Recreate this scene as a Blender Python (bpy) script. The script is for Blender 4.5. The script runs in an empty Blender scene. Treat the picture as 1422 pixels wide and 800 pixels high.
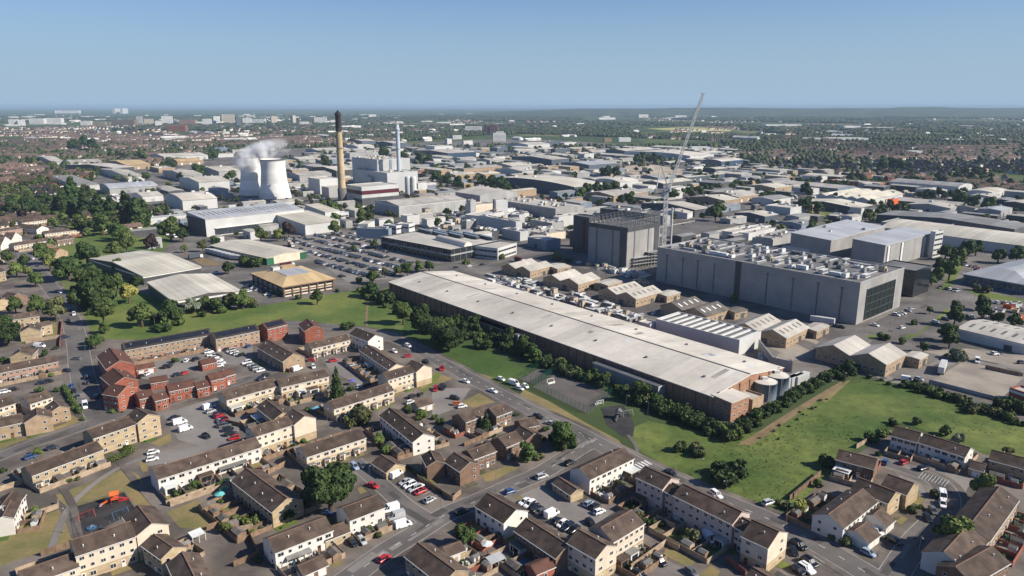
import bpy, math, random
import numpy as np
from mathutils import Vector, Matrix
RND = random.Random(11)
SC = bpy.context.scene
COL = SC.collection
# ---------------------------------------------------------------- survey: photo pixel -> metres on the ground
F = 1015.0; PITCH = math.atan(253 / F); CAM_H = 120.0
ZN = {'F1':(0,120,3.95),'F2':(340,120,3.95),'F3':(680,120,3.95),'F4':(1020,120,3.537),'M1':(0,280,3.95),'M2':(340,280,3.95),
 'M3':(680,280,3.95),'M4':(1020,280,3.537),'A1':(0,440,4.444),'A2':(300,440,4.444),'A3':(600,440,4.444),'A4':(900,480,4.444),
 'A5':(1140,480,5.),'B1':(0,600,4.),'B2':(300,600,4.),'B3':(580,600,4.),'B4':(860,600,4.),'B5':(1102,560,3.334),'W':(0,0,1),
 'N':(640,240,7.9),'K':(500,280,5.47),'C':(300,180,7.275)}
def px(z, x, y):
    a, b, s = ZN[z]; return a + x / s, b + y / s
def G(z, x, y, h=0.0):
    u, v = px(z, x, y); u = (u - 711) / F; v = (400 - v) / F
    dy = math.cos(PITCH) + v * math.sin(PITCH); dz = -math.sin(PITCH) + v * math.cos(PITCH)
    t = (h - CAM_H) / dz
    return Vector((u * t, dy * t, h))
def proj(p):
    dz = p[2] - CAM_H; d = p[1] * math.cos(PITCH) - dz * math.sin(PITCH); v = p[1] * math.sin(PITCH) + dz * math.cos(PITCH)
    return 711 + F * p[0] / d, 400 - F * v / d
# ---------------------------------------------------------------- materials
MATS = {}
def newmat(name):
    m = bpy.data.materials.new(name); m.use_nodes = True
    nt = m.node_tree; b = nt.nodes['Principled BSDF']
    return m, nt, b
def mat(name, c, c2=None, scale=0.15, rough=0.85, jit=0.0, metal=0.0, detail=4.0, stripes=None, spec=0.3, mid=(0.4, 0.62), fine=0.0, coord='pos', hue=0.0, sat=1.0, jsrc='obj'):
    """noise mix of two base colours on world position; jit = brightness jitter per object; stripes=(axis,period,dark,width) in local metres"""
    if name in MATS: return MATS[name]
    m, nt, b = newmat(name); N, L = nt.nodes, nt.links
    if c2 is None: c2 = tuple(x * 0.8 for x in c)
    geo = N.new('ShaderNodeNewGeometry'); tc = N.new('ShaderNodeTexCoord')
    vec = geo.outputs['Position'] if coord == 'pos' else tc.outputs['Object']
    nz = N.new('ShaderNodeTexNoise'); nz.inputs['Scale'].default_value = scale; nz.inputs['Detail'].default_value = detail
    L.new(vec, nz.inputs['Vector'])
    mr = N.new('ShaderNodeMapRange'); mr.inputs[1].default_value = mid[0]; mr.inputs[2].default_value = mid[1]
    L.new(nz.outputs['Fac'], mr.inputs[0])
    mx = N.new('ShaderNodeMix'); mx.data_type = 'RGBA'
    mx.inputs[6].default_value = (*c, 1); mx.inputs[7].default_value = (*c2, 1); L.new(mr.outputs[0], mx.inputs[0])
    out = mx.outputs[2]
    def mul(fac_out, lo, hi):
        nonlocal out
        r = N.new('ShaderNodeMapRange'); r.inputs[3].default_value = lo; r.inputs[4].default_value = hi; L.new(fac_out, r.inputs[0])
        q = N.new('ShaderNodeVectorMath'); q.operation = 'SCALE'; L.new(out, q.inputs[0]); L.new(r.outputs[0], q.inputs['Scale']); out = q.outputs[0]
    if fine:
        n2 = N.new('ShaderNodeTexNoise'); n2.inputs['Scale'].default_value = scale * 9; n2.inputs['Detail'].default_value = 5; n2.inputs['Roughness'].default_value = .7
        L.new(vec, n2.inputs['Vector']); mul(n2.outputs['Fac'], 1 - fine * 1.6, 1 + fine * 1.6)
    if stripes:
        ax, per, dark, wid = stripes
        sp = N.new('ShaderNodeSeparateXYZ'); L.new(tc.outputs['Object'], sp.inputs[0])
        dv = N.new('ShaderNodeMath'); dv.operation = 'DIVIDE'; dv.inputs[1].default_value = per; L.new(sp.outputs[ax], dv.inputs[0])
        fr = N.new('ShaderNodeMath'); fr.operation = 'FRACT'; L.new(dv.outputs[0], fr.inputs[0])
        lt = N.new('ShaderNodeMath'); lt.operation = 'LESS_THAN'; lt.inputs[1].default_value = wid; L.new(fr.outputs[0], lt.inputs[0])
        mul(lt.outputs[0], 1.0, dark)
        fl = N.new('ShaderNodeMath'); fl.operation = 'FLOOR'; L.new(dv.outputs[0], fl.inputs[0])
        wn = N.new('ShaderNodeTexWhiteNoise'); wn.noise_dimensions = '1D'; L.new(fl.outputs[0], wn.inputs['W']); mul(wn.outputs['Value'], .88, 1.08)
    if jit or hue:
        oi = N.new('ShaderNodeObjectInfo')
        if jit: mul(oi.outputs['Random'], 1 - jit, 1 + jit)
        if hue:
            h = N.new('ShaderNodeHueSaturation'); r = N.new('ShaderNodeMapRange'); r.inputs[3].default_value = .5 - hue; r.inputs[4].default_value = .5 + hue
            w = N.new('ShaderNodeMath'); w.operation = 'FRACT'; k = N.new('ShaderNodeMath'); k.operation = 'MULTIPLY'; k.inputs[1].default_value = 7.31
            L.new(oi.outputs['Random'], k.inputs[0]); L.new(k.outputs[0], w.inputs[0]); L.new(w.outputs[0], r.inputs[0]); L.new(r.outputs[0], h.inputs['Hue'])
            L.new(out, h.inputs['Color']); out = h.outputs[0]
    L.new(out, b.inputs['Base Color'])
    b.inputs['Roughness'].default_value = rough; b.inputs['Metallic'].default_value = metal; b.inputs['Specular IOR Level'].default_value = spec
    MATS[name] = m; return m
def M(n): return MATS[n]
# setting
mat('asphalt', (.10,.091,.085), (.14,.128,.119), .05, .9, fine=.16)
mat('carpark', (.215,.198,.18), (.17,.155,.142), .05, .9, fine=.12)
mat('asphalt_new', (.065,.06,.057), (.08,.075,.07), .2, .9)
mat('asphalt_old', (.165,.15,.138), (.215,.197,.18), .045, .9, fine=.16)
mat('paving', (.085,.072,.062), (.18,.153,.13), .06, .9, fine=.2)
mat('kerb', (.34,.32,.30), (.26,.25,.23), .3, .9)
mat('concrete', (.30,.262,.215), (.21,.183,.155), .06, .9, fine=.14)
mat('yard', (.085,.079,.073), (.18,.163,.147), .03, .9, fine=.3)
mat('grass', (.062,.105,.02), (.155,.175,.042), .03, .95, fine=.3, mid=(.35,.7))
mat('grass_dark', (.034,.07,.013), (.07,.11,.022), .03, .95, fine=.35, mid=(.35,.7))
mat('grass_long', (.042,.082,.014), (.135,.16,.038), .022, .95, fine=.55, mid=(.38,.68))
mat('grass_dry', (.235,.18,.08), (.13,.125,.045), .09, .95, fine=.28, mid=(.35,.7))
mat('stubble', (.40,.37,.15), (.32,.31,.12), .01, .95)
mat('pasture', (.13,.155,.05), (.18,.19,.07), .004, .95)
mat('sand', (.42,.35,.27), (.33,.27,.2), .02, .95, fine=.15)
mat('soil', (.215,.15,.085), (.15,.115,.055), .2, .95, fine=.2)
mat('garden', (.05,.058,.026), (.15,.12,.085), .16, .95, fine=.4, mid=(.42,.6))
mat('rubber', (.028,.027,.028), (.045,.042,.04), .2, .9, fine=.1)
mat('court', (.092,.082,.075), (.12,.106,.096), .1, .9, fine=.1)
mat('paint_white', (.72,.72,.70), (.5,.5,.48), 1.2, .8)
mat('paint_yellow', (.55,.42,.08), (.4,.3,.08), 1.2, .8)
# buildings
mat('tile_brown', (.056,.039,.030), (.098,.070,.053), .35, .85, jit=.24, fine=.26, stripes=(0,5.2,.86,.03))
mat('tile_red', (.115,.052,.036), (.08,.039,.029), .3, .85, jit=.12, fine=.2, stripes=(0,5.2,.86,.03))
mat('tile_dark', (.04,.031,.026), (.062,.047,.038), .3, .85, jit=.1, fine=.2, stripes=(0,5.2,.86,.03))
mat('tile_far', (.15,.095,.075), (.105,.072,.06), .3, .85, jit=.25, fine=.15)
mat('tile_orange', (.26,.11,.06), (.2,.085,.05), .3, .85, jit=.15, fine=.2)
mat('brick_yellow', (.46,.36,.23), (.385,.295,.185), .5, .9, jit=.07, fine=.14, stripes=(2,.6,.9,.5))
mat('brick_fac', (.32,.175,.112), (.25,.14,.09), .4, .9, jit=.06, fine=.14)
mat('brick_tan', (.36,.262,.17), (.28,.205,.135), .4, .9, jit=.08, fine=.14)
mat('brick_red', (.32,.105,.065), (.25,.085,.055), .5, .9, jit=.08, fine=.14, stripes=(2,.6,.92,.5))
mat('brick_brown', (.20,.125,.085), (.15,.095,.066), .5, .9, jit=.08, fine=.16)
mat('brick_pink', (.37,.225,.165), (.29,.18,.13), .5, .9, jit=.08, fine=.14)
mat('render_cream', (.63,.545,.43), (.56,.475,.37), .25, .85, jit=.05, fine=.07)
mat('render_white', (.66,.63,.575), (.59,.56,.505), .25, .8, jit=.05, fine=.06)
mat('render_pink', (.50,.41,.375), (.44,.36,.33), .25, .85, jit=.04, fine=.07)
mat('trim', (.66,.65,.62), (.58,.57,.54), .4, .6)
mat('fascia', (.5,.46,.4), (.35,.3,.25), .4, .7)
mat('door_white', (.72,.72,.70), None, .5, .5)
mat('door_brown', (.16,.08,.05), None, .5, .6)
mat('pv', (.012,.014,.022), (.018,.02,.03), .5, .35, stripes=(0,1.1,2.2,.06), spec=.4)
def glass(name, c, r=.12):
    m = mat(name, c, tuple(x*1.6 for x in c), .6, r, spec=.6, jit=.3); return m
glass('glass', (.03,.035,.042)); glass('glass_dark', (.014,.017,.02)); mat('glass_green', (.010,.016,.015), (.016,.024,.022), .6, .3, spec=.2); glass('glass_blue', (.04,.07,.11))
mat('metal_grey', (.32,.312,.30), (.275,.268,.257), .12, .55, jit=.04, stripes=(0,5.2,.82,.03))
mat('metal_mid', (.36,.36,.35), (.31,.31,.305), .1, .55, jit=.06, stripes=(0,6,.85,.04))
mat('metal_blue', (.19,.235,.285), (.16,.2,.25), .1, .5, jit=.12)
mat('metal_darkblue', (.07,.09,.115), (.09,.11,.135), .1, .5, jit=.15)
mat('metal_dark', (.06,.063,.068), (.085,.087,.09), .1, .55, jit=.15)
mat('metal_pale', (.455,.46,.455), (.39,.395,.39), .06, .5, jit=.06, fine=.05)
mat('metal_white', (.53,.53,.515), (.455,.455,.44), .06, .5, jit=.05, fine=.05)
mat('town_white', (.80,.79,.76), (.68,.67,.64), .02, .7)
mat('maroon', (.085,.012,.02), (.07,.01,.018), .1, .5)
mat('roof_white', (.63,.585,.505), (.44,.405,.345), .03, .7, jit=.04, fine=.13, stripes=(0,7.5,.9,.05), mid=(.35,.7))
mat('roof_cream', (.54,.51,.43), (.44,.41,.34), .04, .8, jit=.07, fine=.1, stripes=(0,4.2,.86,.18))
mat('roof_pale', (.50,.47,.415), (.39,.365,.32), .05, .8, jit=.08, fine=.1, stripes=(0,6,.86,.12))
mat('roof_sheet', (.41,.385,.345), (.31,.29,.26), .08, .8, jit=.10, fine=.14, stripes=(0,5,.88,.2))
mat('roof_grey', (.26,.26,.255), (.20,.20,.197), .08, .75, jit=.12, fine=.12, stripes=(0,5,1.25,.16))
mat('roof_metal', (.40,.41,.42), (.34,.35,.36), .06, .5, jit=.06, fine=.06, stripes=(0,3.2,.84,.06))
mat('roof_brownsheet', (.10,.088,.078), (.15,.13,.112), .1, .85, jit=.1, fine=.16, stripes=(0,4.6,1.2,.14))
mat('roof_tan', (.50,.37,.20), (.41,.30,.16), .08, .8, jit=.06, fine=.1, stripes=(0,2.4,.86,.1))
mat('roof_dark', (.10,.10,.10), (.15,.148,.143), .07, .85, jit=.15, fine=.15)
mat('skylight', (.62,.64,.62), (.5,.52,.5), .3, .4)
mat('steel', (.42,.42,.42), (.33,.33,.33), .5, .45, jit=.15, metal=.2)
mat('steel_dark', (.12,.12,.125), (.17,.17,.17), .4, .6, jit=.2)
mat('unit_white', (.62,.62,.60), (.5,.5,.48), .4, .55, jit=.14)
mat('unit_tan', (.45,.38,.28), (.35,.29,.22), .4, .7, jit=.14)
mat('conc_wall', (.40,.385,.355), (.31,.295,.27), .2, .85, jit=.05, fine=.15)
mat('tower_conc', (.66,.65,.62), (.57,.56,.535), .05, .8, fine=.05, stripes=(2,6,.96,.06))
mat('chim_tan', (.45,.34,.20), (.38,.29,.175), .06, .85, fine=.1, stripes=(2,8,.9,.05))
mat('chim_black', (.03,.027,.025), (.05,.042,.036), .2, .9)
mat('chim_base', (.11,.10,.095), (.15,.14,.13), .1, .9)
mat('stack_blue', (.42,.46,.50), (.36,.40,.45), .1, .5)
mat('timber', (.26,.175,.115), (.18,.12,.08), .8, .9, jit=.25, fine=.25, stripes=(0,1.8,.7,.07))
mat('timber_red', (.30,.11,.075), (.22,.08,.06), .8, .9, jit=.15, fine=.2, stripes=(0,1.8,.7,.07))
mat('garden_wall', (.37,.285,.2), (.27,.2,.14), .6, .9, jit=.15, fine=.2)
mat('felt', (.17,.165,.155), (.12,.117,.11), .6, .9, jit=.35)
mat('mesh_green', (.018,.09,.05), (.015,.07,.04), .5, .6)
mat('tarp', (.12,.33,.42), (.1,.25,.35), .5, .6, jit=.2, hue=.12)
mat('bark', (.10,.075,.05), (.07,.05,.035), 1.0, .95)
mat('orange', (.72,.13,.03), (.62,.1,.02), .6, .5)
mat('redplastic', (.36,.03,.03), None, .6, .45)
mat('blueplastic', (.035,.12,.24), None, .6, .45)
mat('greenplastic', (.03,.14,.07), None, .6, .45, jit=.3)
mat('tyre', (.02,.02,.02), (.03,.03,.03), 2, .9)
mat('alloy', (.35,.35,.36), (.25,.25,.26), 2, .4, metal=.5)
mat('lamp_red', (.4,.02,.02), None, 2, .3)
mat('lamp_clear', (.7,.7,.68), None, 2, .2)
for n, c in dict(white=(.78,.78,.77), black=(.012,.012,.014), silver=(.42,.43,.44), grey=(.11,.115,.12), blue=(.03,.08,.22), red=(.42,.018,.02), navy=(.014,.022,.05), green=(.03,.09,.06), orange=(.6,.16,.02), pale=(.28,.36,.45)).items():
    m = mat('car_' + n, c, tuple(x * 1.1 for x in c), 1.0, .3, spec=.5); b = m.node_tree.nodes['Principled BSDF']; b.inputs['Coat Weight'].default_value = .5; b.inputs['Coat Roughness'].default_value = .08
def leafmat(name, c, c2, hue=.012, jit=.28):
    m = mat(name, c, c2, .35, .75, jit=jit, hue=hue, fine=.35, mid=(.36,.66), spec=.25)
    b = m.node_tree.nodes['Principled BSDF']; return m
leafmat('leaf_dark', (0.022, 0.045, 0.012), (0.055, 0.085, 0.022))
leafmat('leaf_mid', (0.042, 0.075, 0.017), (0.1, 0.13, 0.034))
leafmat('leaf_light', (0.085, 0.125, 0.027), (0.14, 0.165, 0.045))
leafmat('leaf_olive', (.07,.085,.03), (.11,.11,.045))
leafmat('leaf_yellow', (.24,.25,.055), (.32,.30,.09), jit=.1)
leafmat('leaf_purple', (.05,.025,.025), (.03,.018,.018), jit=.1)
leafmat('leaf_pale', (.22,.235,.18), (.11,.135,.07), jit=.1)
# ---------------------------------------------------------------- mesh builder
class MB:
    def __init__(s): s.v = []; s.f = []; s.m = []
    def quad(s, pts, mi=0):
        n = len(s.v); s.v += [tuple(p) for p in pts]; s.f.append(tuple(range(n, n + len(pts)))); s.m.append(mi)
    def box(s, x0, x1, y0, y1, z0, z1, mi=0, top=None, T=None, skip=()):
        P = [(x0,y0,z0),(x1,y0,z0),(x1,y1,z0),(x0,y1,z0),(x0,y0,z1),(x1,y0,z1),(x1,y1,z1),(x0,y1,z1)]
        if T is not None: P = [tuple(T @ Vector(p)) for p in P]
        n = len(s.v); s.v += P
        for k, q in enumerate(((0,3,2,1),(4,5,6,7),(0,1,5,4),(1,2,6,5),(2,3,7,6),(3,0,4,7))):
            if k in skip: continue
            s.f.append(tuple(n + i for i in q)); s.m.append(top if (k == 1 and top is not None) else mi)
    def cyl(s, x, y, z0, z1, r0, r1, n=12, mi=0, cap=True, capm=None):
        b = len(s.v)
        for k in range(n):
            a = 2 * math.pi * k / n; s.v.append((x + r0 * math.cos(a), y + r0 * math.sin(a), z0))
        for k in range(n):
            a = 2 * math.pi * k / n; s.v.append((x + r1 * math.cos(a), y + r1 * math.sin(a), z1))
        for k in range(n):
            s.f.append((b + k, b + (k + 1) % n, b + n + (k + 1) % n, b + n + k)); s.m.append(mi)
        if cap: s.f.append(tuple(b + n + k for k in range(n))); s.m.append(mi if capm is None else capm)
    def bar(s, a, b, w, mi=0):
        a = Vector(a); b = Vector(b); d = b - a; L = d.length
        if L < 1e-6: return
        q = d.to_track_quat('Z', 'Y').to_matrix().to_4x4(); q.translation = a
        s.box(-w/2, w/2, -w/2, w/2, 0, L, mi, T=q)
    def mesh(s, name, mats, smooth=False):
        me = bpy.data.meshes.new(name); me.from_pydata(s.v, [], s.f)
        for m in mats: me.materials.append(MATS[m] if isinstance(m, str) else m)
        me.polygons.foreach_set('material_index', s.m)
        if smooth: me.polygons.foreach_set('use_smooth', [True] * len(s.f))
        me.update(); return me
    def build(s, name, mats, parent=None, loc=None, rz=0, smooth=False):
        return obj(name, s.mesh(name, mats, smooth), parent, loc, rz)
def obj(name, me, parent=None, loc=None, rz=0, scale=None):
    o = bpy.data.objects.new(name, me); COL.objects.link(o)
    if parent is not None: o.parent = parent
    if loc is not None: o.location = loc
    if rz: o.rotation_euler = (0, 0, rz)
    if scale is not None: o.scale = scale
    return o
# ---------------------------------------------------------------- things, labels
THINGS = []      # (object, description, category, world position)
def thing(o, desc, cat, group=None, label=None, at=None):
    o['category'] = cat
    if group: o['group'] = group
    if label: o['label'] = label
    else: THINGS.append((o, desc, Vector(at) if at is not None else o.location.copy()))
    return o
def empty(name, loc, rz=0):
    o = bpy.data.objects.new(name, None); COL.objects.link(o); o.location = loc; o.rotation_euler = (0, 0, rz); o.empty_display_size = 1; return o
def struct(o): o['kind'] = 'structure'; return o
def stuff(o): o['kind'] = 'stuff'; return o
# occupancy (for the infill)
OCC = {}
def occ_add(c, r):
    OCC.setdefault((int(c[0] // 40), int(c[1] // 40)), []).append((c[0], c[1], r))
def occ_rect(c, ux, L, D):
    n = max(1, int(round(L / max(6, min(D, 30))))); r = max(L / n, D) * .62
    m = max(1, int(round(D / max(6, L / n))))
    uy = Vector((-ux[1], ux[0]))
    r = max(L / n, D / m) * .66
    for i in range(n):
        for j in range(m):
            p = Vector((c[0], c[1])) + Vector((ux[0], ux[1])) * ((i + .5) / n - .5) * L + uy * ((j + .5) / m - .5) * D
            occ_add(p, r)
def occ_hit(x, y, r):
    ci, cj = int(x // 40), int(y // 40)
    for i in (-2, -1, 0, 1, 2):
        for j in (-2, -1, 0, 1, 2):
            for (a, b, q) in OCC.get((ci + i, cj + j), ()):
                if (a - x) ** 2 + (b - y) ** 2 < (q + r) ** 2: return True
    return False
def inpoly(p, poly):
    x, y = p; c = False; j = len(poly) - 1
    for i in range(len(poly)):
        xi, yi = poly[i]; xj, yj = poly[j]
        if (yi > y) != (yj > y) and x < (xj - xi) * (y - yi) / (yj - yi) + xi: c = not c
        j = i
    return c
# ---------------------------------------------------------------- building shells
GRID = -.87
def frame(z, h, x0, y0, x1, y1, dep):
    A = G(z, x0, y0, h); B = G(z, x1, y1, h); u = (B - A); u.z = 0; L = u.length; u.normalize()
    n = Vector((-u.y, u.x, 0)); mid = (A + B) / 2
    if isinstance(dep, tuple):
        C = G(z, dep[0], dep[1], h); D = (C - A).dot(n)
        if D < 0: n = -n; D = -D
    else:
        if n.dot(Vector((mid.x, mid.y, 0))) < 0: n = -n
        D = dep
        if D < 0: n = -n; D = -D
    pA, pB = px(z, x0, y0)[0], px(z, x1, y1)[0]
    if z[0] in 'FN' and isinstance(dep, tuple) and A.y > 620 and px(z, *dep)[0] < pA < pB and L < 400:
        er = Vector((math.cos(GRID + math.pi / 2), math.sin(GRID + math.pi / 2), 0)); el = Vector((-er.y, er.x, 0))
        def run(e, tx):
            lo, hi = 0.0, 260.0; s = 1 if proj(A + e * 50)[0] > proj(A)[0] else -1
            for _ in range(40):
                m = (lo + hi) / 2
                if (proj(A + e * m)[0] - tx) * s < 0: lo = m
                else: hi = m
            return lo
        if proj(A + er * 30)[0] > proj(A)[0] > proj(A + el * 30)[0]:
            lr, ll = run(er, pB), run(el, px(z, *dep)[0])
            if 3 < lr < 230 and 3 < ll < 230: u, n, L, D = er, el, lr, ll; mid = A + er * lr / 2
    c = mid + n * D / 2; c.z = 0
    x = u if u.cross(n).z > 0 else -u
    return c, math.atan2(x.y, x.x), L, D
def profile(form, C):
    """heights across the span: list of (fraction, metres)"""
    if form in ('p', 'g'): return [(0, 0), (.5, C * .25), (1, 0)]
    if form[0] == 'l': return [(0, 0), (.5, min(C * .06, 3.6)), (1, 0)]             # low-pitched shed
    if form[0] == 'm':                                                    # several ridges
        k = int(form[1]); r = C / k * .2; out = []
        for i in range(k): out += [(i / k, 0), ((i + .5) / k, r)]
        return out + [(1, 0)]
    if form[0] == 's': return [(0, 0), (1, C * .06)]                       # mono pitch
    if form[0] == 'a': return [(i / 10, min(C * .065, 4.2) * (1 - (2 * i / 10 - 1) ** 2)) for i in range(11)]
    if form[0] == 'z':                                                    # saw-tooth
        k = int(form[1]); out = []
        for i in range(k): out += [(i / k, 0), ((i + .75) / k, C / k * .28)]
        return out + [(1, 0)]
    return None
def shell(L, D, h, form, axis, over=.25, t=.16, rm=0, em=1):
    pf = profile(form, D if axis == 'x' else L)
    A, C = (L, D) if axis == 'x' else (D, L)
    P = (lambda a, c, z: (a, c, z)) if axis == 'x' else (lambda a, c, z: (c, a, z))
    w = MB(); r = MB()
    cs = [(s * C - C / 2, h + z) for s, z in pf]
    for c, z in (cs[0], cs[-1]): w.quad([P(-A/2, c, 0), P(A/2, c, 0), P(A/2, c, z), P(-A/2, c, z)])
    for a in (-A/2, A/2): w.quad([P(a, cs[0][0], 0)] + [P(a, c, z) for c, z in cs] + [P(a, cs[-1][0], 0)])
    n = len(cs) - 1; ov = over
    for i in range(n):
        (c0, z0), (c1, z1) = cs[i], cs[i + 1]; sl = (z1 - z0) / max(1e-6, c1 - c0)
        if i == 0: c0 -= ov; z0 -= sl * ov
        if i == n - 1: c1 += ov; z1 += sl * ov
        g = .02
        a0, a1 = -A/2 - ov * .6, A/2 + ov * .6
        T = [P(a0, c0, z0 + g + t), P(a1, c0, z0 + g + t), P(a1, c1, z1 + g + t), P(a0, c1, z1 + g + t)]
        Bm = [P(a0, c0, z0 + g), P(a1, c0, z0 + g), P(a1, c1, z1 + g), P(a0, c1, z1 + g)]
        r.quad(T, rm); r.quad(Bm, em)
        r.quad([Bm[0], Bm[3], T[3], T[0]], em); r.quad([Bm[1], Bm[2], T[2], T[1]], em)
        if i == 0: r.quad([Bm[0], Bm[1], T[1], T[0]], em)
        if i == n - 1: r.quad([Bm[2], Bm[3], T[3], T[2]], em)
    return w, r
WALLS = ((0, -1), (0, 1), (1, 0), (-1, 0))
def facing(root, nx, ny, L, D):
    rz = root.rotation_euler.z; c, s = math.cos(rz), math.sin(rz)
    n = Vector((nx * c - ny * s, nx * s + ny * c)); p = Vector((root.location.x, root.location.y)) + n * (L / 2 if nx else D / 2)
    return n.dot(-p) > 0
def wall_rz(nx, ny): return {(0, -1): 0, (0, 1): math.pi, (1, 0): math.pi / 2, (-1, 0): -math.pi / 2}[(nx, ny)]
def wall_pt(nx, ny, L, D, a, z, out=0.0):
    # a metres along the wall from its middle
    if ny: return (a * (-ny), ny * (D / 2 + out), z)
    return (nx * (L / 2 + out), a * nx, z)
def win_mesh(name, w, h, gm, fm='trim', bars=1):
    b = MB(); b.box(-w/2, w/2, -.05, .04, -h/2, h/2, 0)
    fw = .09; xs = np.linspace(-w/2 + fw, w/2 - fw, bars + 2)
    for i in range(bars + 1):
        x0, x1 = xs[i] + (.035 if i else 0), xs[i + 1] - (.035 if i < bars else 0)
        b.quad([(x0, -.056, -h/2 + fw), (x1, -.056, -h/2 + fw), (x1, -.056, h/2 - fw), (x0, -.056, h/2 - fw)], 1)
    return b.mesh(name, [fm, gm])
WIN = {k: win_mesh('window', *a) for k, a in dict(wide=(1.75, 1.15, 'glass_dark', 'trim', 1), small=(1.0, 1.0, 'glass_dark', 'trim', 0), tall=(1.5, 1.3, 'glass', 'trim', 1),
    stair=(1.3, 1.0, 'glass_dark', 'trim', 1), dark=(1.25, 1.05, 'glass_dark', 'trim', 1)).items()}
def _door(m):
    b = MB(); b.box(-.5, .5, -.06, .04, 0, 2.05, 0); b.box(-.28, .28, -.07, -.05, 1.3, 1.85, 1); return b.mesh('door', [m, 'glass_dark'])
DOOR = {k: _door(k) for k in ('door_white', 'door_brown')}
def _porch():
    b = MB(); b.box(-.95, .95, -1.25, -.03, 0, 2.3, 0); b.box(-1.1, 1.1, -1.4, -.03, 2.3, 2.46, 1); b.box(-.45, .45, -1.28, -1.25, .02, 2.05, 2); b.box(-.85,-.5,-1.28,-1.25,.9,2.0,3); return b.mesh('porch', ['trim', 'felt', 'door_brown', 'glass_dark'])
PORCH = _porch()
_b = MB(); _b.cyl(0, 0, -.3, .55, .14, .14, 8, 0); _b.cyl(0, 0, .5, .6, .2, .2, 8, 0); VENT = _b.mesh('roof_vent', ['unit_white'])
_b = MB(); _b.box(-.4, .4, -.3, .3, -.8, .9, 0); _b.cyl(0, 0, .9, 1.25, .13, .12, 8, 1); STACK = _b.mesh('chimney', ['brick_brown', 'tile_orange'])
# kind: wall, cladding above ground floor, cladding on gable too, roof, words, windows
HK = {'cream': ('brick_yellow', 'render_cream', 'tile_brown', 'cream and yellow brick terrace'),
 'creamblock': ('brick_yellow', 'render_cream', 'tile_brown', 'cream three-storey flats'),
 'yellow': ('brick_yellow', None, 'tile_brown', 'yellow brick terrace'),
 'white': ('render_white', None, 'tile_brown', 'white brown-roofed terrace'),
 'red': ('brick_red', None, 'tile_red', 'red brick house'),
 'redblock': ('brick_red', None, 'tile_red', 'tall red brick block'),
 'solar': ('brick_pink', 'brick_tan', 'tile_dark', 'solar-panelled brick terrace'),
 'brown': ('brick_brown', None, 'tile_brown', 'brown brick house'),
 'pink': ('brick_pink', None, 'tile_brown', 'pink brick terrace'),
 'rose': ('render_pink', None, 'tile_brown', 'pinkish three-storey flats'),
 'whiteg': ('render_white', None, 'tile_brown', 'white gabled house'),
 'tang': ('brick_tan', None, 'tile_brown', 'tan brick house'),
 'yellowg': ('brick_yellow', None, 'tile_brown', 'yellow-gabled brown-roofed house'),
 'orangeh': ('brick_tan', None, 'tile_orange', 'orange-roofed house')}
HOUSES = []
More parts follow.
